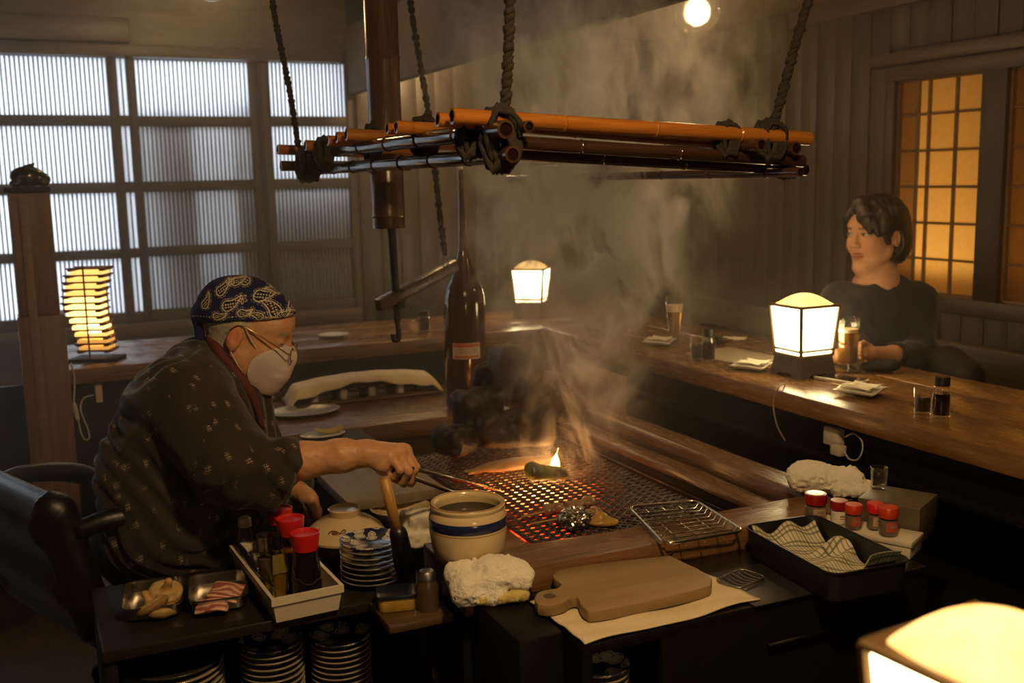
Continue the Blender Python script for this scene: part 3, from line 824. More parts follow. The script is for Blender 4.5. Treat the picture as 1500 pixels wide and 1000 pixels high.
pendant((0.62, 0.75, 2.02), ZCL, 'clear globe pendant bulb over the near counter', 105)
pendant((2.9, 1.9, 1.90), ZCR, 'clear globe pendant bulb above the shoji windows', 3)

# slatted twist lamp
def slat_lamp():
    b = onz(143, 527, ZC); b[2] = ZC
    t = thing('slatted_lamp', 'twisting lamp of stacked wooden slats glowing amber on the far counter', 'lamp', b, math.radians(-24.7))
    k = 3.62/F_PX
    MB().box((-0.085, -0.055, 0), (0.085, 0.055, 0.012), 0.003).build('base', BLACKW, t)
    lf = [112, 107, 104, 103, 101, 100, 101, 103, 106, 109, 112, 115, 117]; rt = [170, 168, 165, 162, 160, 160, 160, 161, 164, 167, 168, 168, 168]
    z0, z1 = up_at(b, 511)-ZC, up_at(b, 392)-ZC
    SL = wood('lamp_slat_wood', (0.16, 0.07, 0.025), (0.09, 0.038, 0.014), 'x', 12, 0.5, 0.2)
    for i in range(13):
        z = z1+(z0-z1)*i/12; xa, xb = (lf[i]-141)*k, (rt[i]-141)*k
        p = MB()
        w = 0.016
        p.box((xa, -0.045, z-0.003), (xb, -0.045+w, z+0.003), 0.001).box((xa, 0.045-w, z-0.003), (xb, 0.045, z+0.003), 0.001)
        p.box((xa+0.006, -0.045, z-0.009), (xa+0.006+w, 0.045, z-0.003), 0.001).box((xb-0.006-w, -0.045, z-0.009), (xb-0.006, 0.045, z-0.003), 0.001)
        p.build('slat', SL, t)
    SPM = [emit('slat_lamp_paper_dim', (1.0, 0.48, 0.10), 0.6), emit('slat_lamp_paper_warm', (1.0, 0.56, 0.14), 1.3), emit('slat_lamp_paper_bright', (1.0, 0.62, 0.19), 2.6)]  # light falloff from the bulb baked into three paper glow strengths
    for i in range(12):
        za, zb = z1+(z0-z1)*i/12-0.009, z1+(z0-z1)*(i+1)/12+0.003
        xa, xb = (max(lf[i], lf[i+1])-141)*k+0.010, (min(rt[i], rt[i+1])-141)*k-0.010
        c4 = [(xa, -0.038), (xb, -0.038), (xb, 0.038), (xa, 0.038)]
        MB().add([(*q, zb) for q in c4]+[(*q, za) for q in c4], [(j, (j+1) % 4, 4+(j+1) % 4, 4+j) for j in range(4)]).build('paper_panel', SPM[(1, 1, 1, 1, 2, 2, 2, 2, 2, 1, 0, 0)[i]], t, False)
    MB().lathe([(0.004, -0.03), (0.022, -0.016), (0.026, 0.0), (0.018, 0.02), (0.004, 0.03)], (-0.004, 0.0, 0.115), 16).build('bulb', emit('slat_lamp_bulb', (1.0, 0.72, 0.32), 14.0), t, True)
    MB().tube([(-0.006, -0.050, 0), (-0.006, -0.050, z1+0.025)], 0.0035, 8).build('rod', SL, t)
    
slat_lamp()
WHITEW = plain('white_cord', (0.62, 0.56, 0.45), rough=0.5, scale=30, bs=0)
def cord(px, Y, r, name, label, mat=WHITEW, n=50, xplane=None):
    pts = [ony(x, y, Y) if xplane is None else onx(x, y, xplane) for x, y in px]
    return solo(MB().tube(arc_pts(pts, n), r, 6), name, mat, label, 'cord', at=np.array(pts[0]) if False else None)
yc = YC0-0.012
c = thing('lamp_cord', 'white flex with inline switch looping below the slatted lamp', 'cord', ony(104, 533, yc))
MB().tube(arc_pts([ony(*q, yc) for q in ((104, 531), (109, 555), (108, 592))], 24), 0.0028, 6).build('flex', WHITEW, c, world=True)
a, b = ony(108, 590, yc), ony(114, 615, yc)
MB().tube([a, (a+b)/2, b], [0.006, 0.009, 0.006], 8).build('switch', WHITEW, c, world=True)
MB().tube(arc_pts([ony(*q, yc) for q in ((114, 613), (119, 634), (125, 644), (131, 640), (128, 626), (122, 612), (118, 596), (123, 583), (138, 578))], 60), 0.0026, 6).build('loop', WHITEW, c, world=True)
p0, p1 = ony(138, 562, YC0+0.088), ony(150, 586, YC0+0.088)
MB().box((p0[0], YC0+0.05, p1[2]), (p1[0], YC0+0.09, p0[2]), 0.003).build('plug', WHITEP, c, world=True)

# ================================================================== HANGING BAMBOO RACK
HOLLOW_SHADE = plain('bamboo_hollow_shade', (0.014, 0.007, 0.004), rough=1.0, bs=0, spec=0.0)  # near-black plug colour, standing in for the shade inside open pole ends
rack = thing('bamboo_rack', 'hanging rack of smoked bamboo poles lashed with straw rope above the hearth', 'rack', (1.08, 2.45, 1.42))
def bamboo(a, b, r, mat, name='pole', sag=0.0):
    a = np.array(a, float); b = np.array(b, float); ln = np.linalg.norm(b-a); n = max(2, int(ln/0.19))
    off = random.uniform(0.0, 0.6)
    ts = [0.0]
    for i in range(n): 
        t = (i+off)/n
        if 0.03 < t < 0.97: ts += [t-0.010/ln, t-0.003/ln, t, t+0.003/ln, t+0.010/ln]
    ts.append(1.0); ts = sorted(ts)
    rad = []
    for t in ts:
        m = min([abs(t-(i+off)/n) for i in range(n)])*ln
        rad.append(r*(1.12 if m < 0.0005 else 0.96 if m < 0.0045 else 1.0))
    pts = [a+(b-a)*t for t in ts]
    d = (b-a)/ln
    mb = MB().tube([pts[0]-d*0.0008]+pts+[pts[-1]+d*0.0008], [r*0.72]+rad+[r*0.72], 14, False)
    o = mb.build(name, mat, rack, world=True)
    for e_, g_ in ((a, d), (b, -d)): MB().tube([e_+g_*0.003, e_+g_*0.012], [r*0.73, r*0.5], 14, True).build('hollow_shade_plug', HOLLOW_SHADE, o, False, world=True)
    return o
yn = 1.72
# upper poles, running across; far ones further back
for (pl, prr, Y, r, m) in [((662, 170), (1185, 203), yn, 0.0145, BAMBOO), ((641, 175), (1166, 216), yn+0.05, 0.0135, BAMBOO),
                           ((580, 186), (742, 194), 2.06, 0.0135, BAMBOO), ((567, 188), (728, 197), 2.11, 0.012, BAMBOO),
                           ((507, 197), (690, 206), 2.42, 0.0145, BAMBOO), ((493, 201), (680, 209), 2.48, 0.0135, BAMBOO), ((480, 206), (668, 213), 2.54, 0.013, BAMBOO),
                           ((447, 213), (640, 220), 2.79, 0.0145, BAMBOO), ((407, 219), (622, 226), 3.05, 0.0145, BAMBOO)]:
    bamboo(ony(*pl, Y), ony(*prr, Y), r, m)
# lower dark poles
for (pl, prr, Y, r, m) in [((760, 209), (1176, 236), yn+0.01, 0.0125, BAMBOOD), ((700, 222), (1180, 249), yn+0.10, 0.0125, BAMBOOD), ((411, 243), (600, 243), 3.02, 0.0145, BAMBOOD)]:
    bamboo(ony(*pl, Y), ony(*prr, Y), r, m)
# poles running away from the cook's side
def along(px, y0, y1, r, m, dz=0.0):
    a = ony(*px, y0); b = a.copy(); b[1] = y1; b[2] += dz
    return bamboo(a, b, r, m)
along((741, 189), 1.66, 3.12, 0.0165, BAMBOOY); along((775, 185), 1.67, 3.1, 0.0105, BAMBOOY)
along((751, 226), 1.665, 3.2, 0.0150, BAMBOOY, -0.004); along((1115, 212), 1.67, 3.1, 0.0125, BAMBOOY); along((1166, 217), 1.70, 3.1, 0.0135, BAMBOOY)
along((1172, 252), 1.69, 3.1, 0.010, BAMBOOY)
def lashing(px, Y, w, h, turns=7, r=0.006):
    c_ = ony(*px, Y); mb = MB(); pts = []
    for i in range(turns*14+1):
        a = 2*PI*i/14; t = i/(turns*14)
        jit = 1+0.12*math.sin(i*2.3)
        pts.append(c_+np.array([w*math.cos(a)*jit*0.55+(t-0.5)*w*1.1, w*math.sin(a)*0.9*jit, h*math.sin(a+0.6)*jit]))
    mb.tube(pts, r, 6)
    pts = []
    for i in range(turns*12+1):
        a = 2*PI*i/12; t = i/(turns*12); jit = 1+0.15*math.sin(i*1.7)
        pts.append(c_+np.array([w*0.9*math.cos(a)*jit, (t-0.5)*w*1.6, h*math.sin(a)*jit]))
    mb.tube(pts, r*0.9, 6)
    return mb.build('lashing', ROPE, rack, True, world=True)
lashing((733, 203), yn, 0.030, 0.052, 9, 0.0065); lashing((690, 200), yn+0.06, 0.024, 0.035, 6)
lashing((1065, 203), yn+0.01, 0.020, 0.030, 6); lashing((1128, 205), yn+0.01, 0.026, 0.036, 8); lashing((1150, 240), yn+0.05, 0.020, 0.026, 6)
lashing((546, 215), 2.6, 0.018, 0.055, 6); lashing((622, 200), 2.2, 0.030, 0.040, 6); lashing((452, 240), 2.95, 0.034, 0.045, 6); lashing((475, 222), 2.75, 0.022, 0.035, 5)
def rope(p0, p1, r=0.0085, lump=0.35, seed=0, turns=26):
    """two-strand twisted straw rope"""
    p0 = np.array(p0); p1 = np.array(p1); mb = MB(); n = turns*6; t = np.linspace(0, 1, n+1)
    base = p0+(p1-p0)*t[:, None]
    base[:, 0] += 0.006*np.sin(t*9+seed)*np.sin(t*PI); base[:, 1] += 0.005*np.sin(t*7+seed*2)*np.sin(t*PI)
    for s in (0, PI):
        a = t*turns*2*PI+s; q = base.copy(); q[:, 0] += r*0.55*np.cos(a); q[:, 1] += r*0.55*np.sin(a)
        rr = r*0.72*(1+lump*np.array([math.sin(i*1.3+seed)*math.sin(i*0.37+seed*3) for i in range(n+1)]))
        mb.tube(q, rr, 6)
    return mb
def hang(px0, px1, Y, Ytop, r, seed, label):
    a = ony(*px0, Y); b = ony(*px1, Ytop)
    d = (b-a)/(b[2]-a[2]); top = a+d*(ZCL-a[2])
    o = solo(rope(a, top, r, 0.4, seed, 34), 'hanging_rope', ROPE, label, 'rope', 'straw ropes of the bamboo rack', smooth=True)
hang((437, 214), (401, 0), 2.95, 2.95, 0.0075, 1, 'dark straw rope tied to the bamboo rack in front of the narrow ribbed window')
hang((738, 180), (749, 0), yn, yn, 0.0088, 2, 'thick straw rope knotted over the big double lashing of the bamboo rack')
hang((1130, 192), (1188, 0), yn, yn, 0.0088, 3, 'slanting straw rope tied to the rack end by the side counter')

# ================================================================== POT HOOK
jz = thing('pot_hook', 'smoked bamboo pothook tube with sliding rod and plank lever over the hearth', 'pot hook', ony(568, 500, 2.9))
jb = ony(570, 334, 2.9); jt = jb.copy(); jt[2] = ZCL; jt[0] -= 0.012
jm = ony(567, 86, 2.9)
r = 0.0475
prof = [(r*0.5, jb[2]), (r, jb[2]), (r, jb[2]+0.03), (r*1.05, jb[2]+0.033), (r, jb[2]+0.037), (r, jm[2]-0.006), (r*1.06, jm[2]), (r, jm[2]+0.006), (r*0.98, ZCL)]
MB().lathe(prof, (jb[0], jb[1], 0), 28).build('tube', BAMBOOZ, jz, world=True)
rt_, rb_ = ony(573, 330, 2.9), ony(582, 470, 2.9)
MB().tube([rt_, rb_], [0.013, 0.012], 10).build('rod', IRON, jz, world=True)
hk = arc_pts([ony(*q, 2.9) for q in ((579, 445), (582, 470), (584, 488), (583, 497), (577, 497), (576, 489))], 24)
MB().tube(hk, 0.0085, 8).build('hook', IRON, jz, world=True)
la, lb = ony(553, 443, 2.86), ony(668, 383, 3.0)
d = (lb-la); ln = np.linalg.norm(d); T = frame(d, (0, 0, 1), la)
MB().prism([(0, -0.012), (0.02, -0.018), (ln*0.5, -0.02), (ln-0.01, -0.016), (ln, 0), (ln-0.01, 0.016), (ln*0.5, 0.02), (0.02, 0.018), (0, 0.012)], -0.026, 0.008, 0.003).move(T).build('lever', wood('lever_wood', (0.085, 0.045, 0.026), (0.04, 0.02, 0.012), 'x', 12, 0.3), jz, world=True)
MB().lathe([(0.0, -0.024), (0.018, -0.022), (0.024, 0.0), (0.018, 0.02), (0, 0.022)], ony(583, 440, 2.9), 14).build('collar', IRON, jz, world=True)
MB().tube(arc_pts([ony(*q, 3.0) for q in ((651, 375), (657, 382), (655, 392), (649, 385), (651, 375))], 24), 0.003, 6).build('ring', STEELD, jz, world=True)
a, b = ony(652, 374, 3.0), ony(604, 0, 3.0); dd = (b-a)/(b[2]-a[2])
solo(rope(a, a+dd*(ZCL-a[2]), 0.0085, 0.5, 5, 30), 'hanging_rope', ROPE, 'crooked straw rope running down to the lever of the pothook', 'rope', smooth=True)

# ================================================================== BIG BOTTLE AND ROCKS ON THE FAR RAIL
bp = onz(684, 592, ZR); bp[1] = 3.20; bp[0] = ony(684, 592, 3.20)[0]; bp[2] = ZR-0.005
zt = up_at(bp, 248)-bp[2]; zs = up_at(bp, 420)-bp[2]; zn = up_at(bp, 380)-bp[2]
rb = 31.5*3.36/F_PX
BOT = plain('brown_bottle_glass', (0.055, 0.024, 0.012), (0.045, 0.02, 0.01), rough=0.10, scale=8, bs=0.0, coat=0.6)
bt = thing('tall_bottle', 'very tall brown glass bottle with a long thin neck and orange label', 'bottle', bp)
prof = [(0.0, 0), (rb*0.92, 0), (rb, 0.012), (rb, zs-0.06), (rb*0.97, zs-0.03), (rb*0.86, zs), (rb*0.62, zs+0.03), (rb*0.36, zn), (rb*0.22, zn+0.035), (rb*0.155, zn+0.10), (rb*0.13, zt-0.05), (rb*0.13, zt-0.012), (rb*0.17, zt-0.010), (rb*0.17, zt), (0.0, zt)]
MB().lathe(prof, seg=40).build('body', BOT, bt)
MB().lathe([(0, zt), (rb*0.12, zt), (rb*0.12, zt+0.02), (0, zt+0.02)], seg=12).build('stopper', PAPERW, bt)
l0, l1 = up_at(bp, 521)-bp[2], up_at(bp, 498)-bp[2]
va = math.atan2(-bp[1], -bp[0])+0.06
def label_patch(za, zb, half, rr, mat, nm, par):
    ang = np.linspace(va-half, va+half, 12)
    P = np.array([[(rr*math.cos(a), rr*math.sin(a), z) for z in (za, zb)] for a in ang])
    return MB().grid(P).build(nm, mat, par, True)
LBW = plain('label_cream', (0.62, 0.52, 0.38), rough=0.7, scale=60, bs=0); LBO = plain('label_orange', (0.55, 0.14, 0.04), rough=0.7, scale=60, bs=0)
LBK = plain('label_grey_print', (0.30, 0.22, 0.16), rough=0.7, scale=60, bs=0)
lw = label_patch(l0, l1, 0.70, rb+0.0008, LBW, 'paper_label', bt)
hL = l1-l0
label_patch(l0+hL*0.74, l0+hL*0.96, 0.66, rb+0.0014, LBO, 'orange_band', lw); label_patch(l0+hL*0.06, l0+hL*0.22, 0.63, rb+0.0014, LBO, 'orange_band', lw)
for q in (0.36, 0.48, 0.60): label_patch(l0+hL*q, l0+hL*(q+0.035), 0.56, rb+0.0014, LBK, 'print_line', lw)

ROCK = plain('soot_black_rock', (0.014, 0.012, 0.011), (0.006, 0.005, 0.005), rough=0.55, scale=16, bs=0.7, bd=0.015)
def rock(c, r, seed, label, name='charred_log', Rz=0.0):
    c = np.array(c, float); r = np.array(r, float)*0.93
    n = lambda p: 0.16*r.min()*vnoise(p, 0.9/r.min(), seed)+0.10*r.min()*vnoise(p, 2.2/r.min(), seed+5)
    R = np.array([[math.cos(Rz), -math.sin(Rz), 0], [math.sin(Rz), math.cos(Rz), 0], [0, 0, 1]])
    m = r.max()*1.35
    mb = sdf_mb([('+', s_box((0, 0, 0), r, r.min()*0.55, R), 0)], (-m,)*3, (m,)*3, r.min()/9, n)
    T = np.eye(4); T[:3, 3] = c; mb.move(T)
    return solo(mb, name, ROCK, label, 'charcoal', 'sooty lumps heaped at the far end of the hearth', smooth=True)
zb = ZR-0.06
rock(dep(705, 605, 3.02)+[0, 0.02, 0], (0.085, 0.06, 0.075), 1, 'big soot-black lump in front of the tall bottle', Rz=0.3)
rock(dep(757, 548, 3.12), (0.085, 0.065, 0.10), 2, 'upright soot-black lump beside the tall bottle', Rz=0.2)
rock(dep(720, 560, 3.14), (0.06, 0.05, 0.06), 3, 'pointed soot-black lump leaning on the tall bottle', Rz=0.7)
rock(dep(829, 592, 3.10), (0.055, 0.05, 0.055), 4, 'rounded soot-black lump in the smoke by the rail corner', Rz=0.1)
rock(dep(755, 625, 2.98), (0.12, 0.06, 0.055), 5, 'long low soot-black lump at the back edge of the grill net', Rz=-0.2)
rock(dep(668, 645, 2.95), (0.06, 0.05, 0.045), 6, 'small mossy-black lump below the tall bottle', Rz=0.5)
rock(dep(795, 575, 3.16), (0.05, 0.05, 0.07), 7, 'soot-black lump between the upright lump and the rail corner', Rz=0.9)

# ================================================================== THINGS ON THE COUNTERS
def disc_plate(p, r, label, name='small_plate', mat=WHITEC, h=0.014, grp=None):
    prof = [(0, 0), (r*0.55, 0), (r*0.60, 0.003), (r*0.98, h-0.001), (r, h), (r*0.97, h), (r*0.58, 0.006), (0, 0.0055)]
    return solo(MB().lathe(prof, seg=36), name, mat, label, 'plate', grp, at=(p[0], p[1], p[2]), smooth=True)
def cz_(x, y): q = onz(x, y, ZC); return q
disc_plate(cz_(489, 494), 0.062, 'pale round saucer alone on the far counter behind the cook')
disc_plate(cz_(829, 472), 0.060, 'pale round plate next to the far lantern')
# square dishes with folded paper
def square_dish(p, s, rotz, label):
    t = thing('square_dish', label, 'dish', p, rotz)
    g = np.linspace(-1, 1, 9); X, Y = np.meshgrid(g, g, indexing='ij')
    Z = 0.004+0.016*np.maximum(np.abs(X), np.abs(Y))**3+0.004*np.sin(X*3+1)*np.abs(Y)
    MB().sheet(np.stack([X*s, Y*s, Z], -1), 0.004).build('dish', WHITEC, t, True)
    Z2 = 0.012+0.010*np.maximum(np.abs(X), np.abs(Y))**2+0.003*np.sin(X*5+Y*2)
    MB().sheet(np.stack([X*s*0.86, Y*s*0.72, Z2+0.004], -1), 0.0015).build('paper_napkin', PAPERW, t, True)
    return t
square_dish(cz_(1262, 578), 0.058, 0.4, 'square saucer with a folded napkin beside the phone')
square_dish(cz_(1103, 541), 0.055, 0.5, 'square saucer with a folded napkin at the lantern foot')
square_dish(cz_(966, 505), 0.052, 0.7, 'square saucer with a folded napkin beside the tall beer glass')
solo(MB().sheet(np.stack([*np.meshgrid(np.linspace(-0.045, 0.045, 7), np.linspace(-0.03, 0.03, 7), indexing='ij'), 0.006+0.003*np.random.default_rng(3).random((7, 7))], -1), 0.002), 'folded_napkin', PAPERW, 'folded paper napkin by the herb dish on the side counter', 'napkin', at=cz_(1075, 498), rotz=-0.8, smooth=True)
# printed menu sheet
def print_mat():
    m, nt, b, o = node_mat('menu_print')
    v = coords(nt, (1, 1, 1)); n = noise(nt, v, 55, 3, 0.6)
    w = nt.nodes.new('ShaderNodeTexWave'); w.inputs['Scale'].default_value = 22; w.inputs['Distortion'].default_value = 3.0; w.bands_direction = 'Y'; L(nt, v, w.inputs['Vector'])
    k = math_n(nt, 'MULTIPLY', n, w.outputs['Fac'])
    L(nt, ramp(nt, k, [(0.20, (0.62, 0.52, 0.38)), (0.27, (0.14, 0.10, 0.07))]), b.inputs['Base Color']); b.inputs['Roughness'].default_value = 0.7
    return m
g = np.meshgrid(np.linspace(-0.10, 0.10, 9), np.linspace(-0.145, 0.145, 9), indexing='ij')
solo(MB().sheet(np.stack([*g, 0.003+0.002*np.sin(g[0]*20)], -1), 0.0012), 'printed_menu', print_mat(), 'printed paper menu lying behind the soy cruets on the side counter', 'menu', at=cz_(1078, 522), rotz=0.1, smooth=True)
# green garnish dish
t = thing('herb_dish', 'small dish with green garnish behind the soy cruets', 'dish', cz_(1050, 501))
MB().lathe([(0, 0), (0.028, 0), (0.045, 0.012), (0.043, 0.013), (0, 0.004)], seg=24).build('dish', plain('brown_dish', (0.16, 0.10, 0.06), rough=0.4), t)
mb = MB()
for i in range(26):
    a = random.uniform(0, 6.3); r0 = random.uniform(0, 0.03); q = np.array([r0*math.cos(a), r0*math.sin(a), 0.008])
    mb.tube(arc_pts([q, q+[random.uniform(-.015, .015), random.uniform(-.015, .015), 0.018], q+[random.uniform(-.03, .03), random.uniform(-.03, .03), 0.010]], 6), 0.0018, 4)
tag(mb.build('garnish', plain('green_herb', (0.10, 0.16, 0.03), (0.05, 0.09, 0.015), rough=0.5), t, True), kind='stuff')

def cruet(p, r, h, label, cap=True, fill=0.6, name='soy_cruet'):
    t = thing(name, label, 'cruet', p)
    MB().lathe([(0, 0.001), (r*0.94, 0.001), (r, 0.006), (r, h*0.55), (r*0.92, h*0.66), (r*0.84, h*0.74), (r*0.84, h*0.80), (r*0.80, h*0.80), (r*0.80, h*0.74), (r*0.88, h*0.66), (r*0.95, h*0.55), (r*0.95, 0.009), (0, 0.009)], seg=28).build('glass', GLASS, t, True)
    MB().lathe([(0, 0.010), (r*0.93, 0.010), (r*0.93, h*fill), (0, h*fill)], seg=24).build('soy_sauce', SOY, t)
    if cap: MB().lathe([(0, h*0.78), (r*0.86, h*0.78), (r*0.86, h), (r*0.80, h), (0, h)], seg=24).build('cap', plain('dark_cap', (0.02, 0.016, 0.013), rough=0.4), t)
    return t
def tumbler(p, r, h, label, fill=0.0, fm=None, name='glass_tumbler', cat='glass'):
    t = thing(name, label, cat, p)
    MB().lathe([(0, 0), (r*0.86, 0), (r*0.9, 0.004), (r, h), (r*0.95, h), (r*0.85, 0.010), (0, 0.010)], seg=28).build('glass', GLASS, t, True)
    if fill: MB().lathe([(0, 0.011), (r*0.83, 0.011), (r*(0.84+0.1*fill), h*fill), (0, h*fill)], seg=24).build('liquid', fm or SOY, t)
    return t
cruet(cz_(1378, 612), 0.0215, up_at(cz_(1378, 612), 551)-ZC, 'black-capped glass soy cruet alone with its sauce cup on the counter planks')
tumbler(cz_(1351, 607), 0.0225, up_at(cz_(1351, 607), 567)-ZC, 'small glass cup of dark sauce next to the black-capped cruet', 0.68)
tumbler(cz_(1020, 528), 0.0215, up_at(cz_(1020, 528), 493)-ZC, 'small glass cup of dark sauce beside the printed menu', 0.62)
cruet(cz_(1038, 529), 0.0225, up_at(cz_(1038, 529), 482)-ZC, 'soy cruet standing against the sauce cup beside the printed menu')
cruet(cz_(622, 486), 0.024, up_at(cz_(622, 486), 455)-ZC, 'dark soy cruet on the far counter behind the pothook', fill=0.66)
t = thing('salt_jar', 'small white ceramic salt jar on the far counter next to a dark cruet', 'jar', cz_(606, 487))
MB().lathe([(0, 0), (0.016, 0), (0.0195, 0.012), (0.017, 0.030), (0.010, 0.040), (0, 0.042)], seg=20).build('body', CREAM, t)
MB().lathe([(0, 0.040), (0.007, 0.041), (0.008, 0.048), (0.004, 0.053), (0, 0.054)], seg=14).build('lid', CREAM, t)
tumbler(cz_(872, 484), 0.030, 0.075, 'empty clear tumbler in the smoke near the far lantern')

BEER = plain('amber_beer', (0.62, 0.30, 0.03), (0.52, 0.24, 0.02), rough=0.15, scale=10, bs=0)
BEER.node_tree.nodes['Principled BSDF'].inputs['Transmission Weight'].default_value = 0.7
FOAMM = plain('beer_foam', (0.72, 0.58, 0.36), (0.62, 0.48, 0.28), rough=0.8, scale=90, bs=0.3)
# tall beer glass
q = cz_(988, 500); h = up_at(q, 433)-ZC
t = thing('beer_glass', 'tall clear glass of beer with froth on the side counter', 'glass', q)
r = 0.034
MB().lathe([(0, 0), (r*0.72, 0), (r*0.74, 0.010), (r*0.68, 0.022), (r*0.80, h*0.45), (r*0.98, h*0.75), (r, h), (r*0.95, h), (r*0.93, h*0.75), (r*0.74, h*0.45), (r*0.60, 0.026), (0, 0.024)], seg=30).build('glass', GLASS, t, True)
MB().lathe([(0, 0.026), (r*0.58, 0.027), (r*0.72, h*0.45), (r*0.86, h*0.66), (0, h*0.66)], seg=26).build('beer', BEER, t)
MB().lathe([(0, h*0.66), (r*0.87, h*0.66), (r*0.92, h*0.80), (r*0.4, h*0.77), (0, h*0.76)], seg=26).build('foam', FOAMM, t)
# beer mug with handle and dimpled wall
q = cz_(1241, 545); h = up_at(q, 465)-ZC; r = 16.5*3.13/F_PX
t = thing('beer_mug', 'dimpled glass beer mug half full, in front of the woman', 'mug', q, math.radians(-24.7))
seg = 40; V = []
prof = [(0, 0), (r*1.02, 0), (r*1.05, 0.008), (r*0.95, 0.022), (r*0.93, h*0.3), (r*0.97, h*0.75), (r, h*0.86), (r, h), (r*0.95, h), (r*0.93, h*0.8), (r*0.86, h*0.3), (r*0.82, 0.03), (0, 0.03)]
m = MB().lathe(prof, seg=seg); v = m.v[0]
a = np.arctan2(v[:, 1], v[:, 0]); rr = np.hypot(v[:, 0], v[:, 1])
mod = 1-0.045*(0.5+0.5*np.cos(a*10))*(v[:, 2] > 0.003)*(v[:, 2] < h*0.80)*(rr > r*0.88)
v[:, 0] *= mod; v[:, 1] *= mod
m.build('glass', GLASS, t, True)
MB().lathe([(0, 0.031), (r*0.80, 0.031), (r*0.84, h*0.3), (r*0.88, h*0.74), (0, h*0.74)], seg=30).build('beer', BEER, t)
MB().lathe([(0, h*0.742), (r*0.885, h*0.742), (r*0.90, h*0.80), (0, h*0.79)], seg=30).build('foam', FOAMM, t)
MB().tube(arc_pts([(r*0.92, 0, h*0.64), (r*1.35, 0, h*0.66), (r*1.72, 0, h*0.55), (r*1.72, 0, h*0.35), (r*1.4, 0, h*0.18), (r*0.95, 0, h*0.16)], 30), 0.0062, 10).build('handle', GLASS, t, True)
# phone
q = cz_(1232, 557); t = thing('smartphone', 'white-edged smartphone lying by the lantern and beer mug', 'phone', q, math.radians(12))
MB().prism(rrect(0.075, 0.150, 0.010), 0, 0.0085, 0.002).build('body', WHITEP, t)
MB().prism(rrect(0.066, 0.140, 0.008), 0.0086, 0.0092).build('screen', plain('phone_screen', (0.01, 0.01, 0.012), rough=0.08, bs=0), t)
# lantern cord and outlet under the side counter
cx = XC0-0.004
cd = thing('lantern_cord', 'pale flex hanging from the lantern over the counter edge', 'cord', onx(1141, 566, cx))
MB().tube(arc_pts([onz(1150, 562, ZC+0.003), onx(1141, 566, cx-0.002), onx(1133, 590, cx), onx(1138, 622, cx), onx(1150, 645, cx)], 40), 0.0022, 6).build('flex', plain('amber_flex', (0.35, 0.24, 0.12), rough=0.5), cd, True, world=True)
xo = XC0+0.055
ob = thing('power_outlet', 'white wall socket with plug and looped flex under the side counter', 'socket', onx(1225, 640, xo))
p0, p1 = onx(1214, 622, xo), onx(1236, 655, xo)
MB().box((xo-0.02, p1[1], p1[2]), (xo+0.004, p0[1], p0[2]), 0.004).build('socket_plate', WHITEP, ob, world=True)
p0, p1 = onx(1226, 648, xo-0.02), onx(1240, 668, xo-0.02)
MB().box((xo-0.045, p1[1], p1[2]), (xo-0.019, p0[1], p0[2]), 0.004).build('plug', WHITEP, ob, world=True)
MB().tube(arc_pts([onx(*z, xo-0.03) for z in ((1236, 660), (1244, 672), (1256, 673), (1263, 660), (1262, 645), (1250, 635), (1238, 640))], 40), 0.0022, 6).build('flex', WHITEW, ob, True, world=True)
# small dark crates against the wall beyond the far counter
for (a, b, c, d, lb) in ((716, 752, 438, 458, 'low dark box behind the far lantern'), (560, 640, 442, 462, 'long dark bench back behind the pothook')):
    A, B = ony(a, d, YC1+0.05), ony(b, c, YC1+0.05)
    solo(MB().box((A[0], YC1+0.03, 0), (B[0], YC1+0.16, max(B[2], ZC+0.01)), 0.006), 'low_bench', BLACKW, lb, 'bench')
# bench behind the side counter
bt_ = thing('bench', 'dark plank bench with backrest between the side counter and the board wall', 'bench', (2.95, 3.2, 0))
MB().box((2.62, 0.7, 0.38), (3.02, 4.3, 0.42), 0.006).build('seat', BLACKW, bt_, world=True)
zt_ = onx(1430, 506, 3.05)[2]
MB().box((3.02, 0.7, zt_-0.14), (3.06, 3.0, zt_), 0.006).build('backrest', W_DARKY, bt_, world=True)
MB().box((3.02, 3.7, zt_-0.10), (3.06, 4.4, zt_+0.02), 0.006).build('backrest', W_DARKY, bt_, world=True)
for y in (0.8, 2.0, 3.0, 4.2): MB().box((2.66, y, 0), (2.72, y+0.06, 0.38), 0.004).build('leg', BLACKW, bt_, world=True); MB().box((2.98, y, 0), (3.04, y+0.06, zt_-0.1), 0.004).build('leg', BLACKW, bt_, world=True)
# bag beside the woman
bag = onx(1395, 530, 2.72)
solo(sdf_mb([('+', s_box((0, 0, 0), (0.06, 0.12, 0.15), 0.05), 0), ('+', s_ell((0, 0.02, 0.12), (0.05, 0.07, 0.06)), 0.04)], (-0.12, -0.2, -0.22), (0.12, 0.2, 0.25), 0.011, lambda p: 0.010*vnoise(p, 14, 2)).move(frame((1, 0, 0), (0, 0, 1), (bag[0], bag[1], 0.575))), 'shoulder_bag', plain('black_bag_cloth', (0.014, 0.012, 0.010), rough=0.7, scale=60), 'slouching black bag on the bench beside the woman', 'bag', smooth=True)
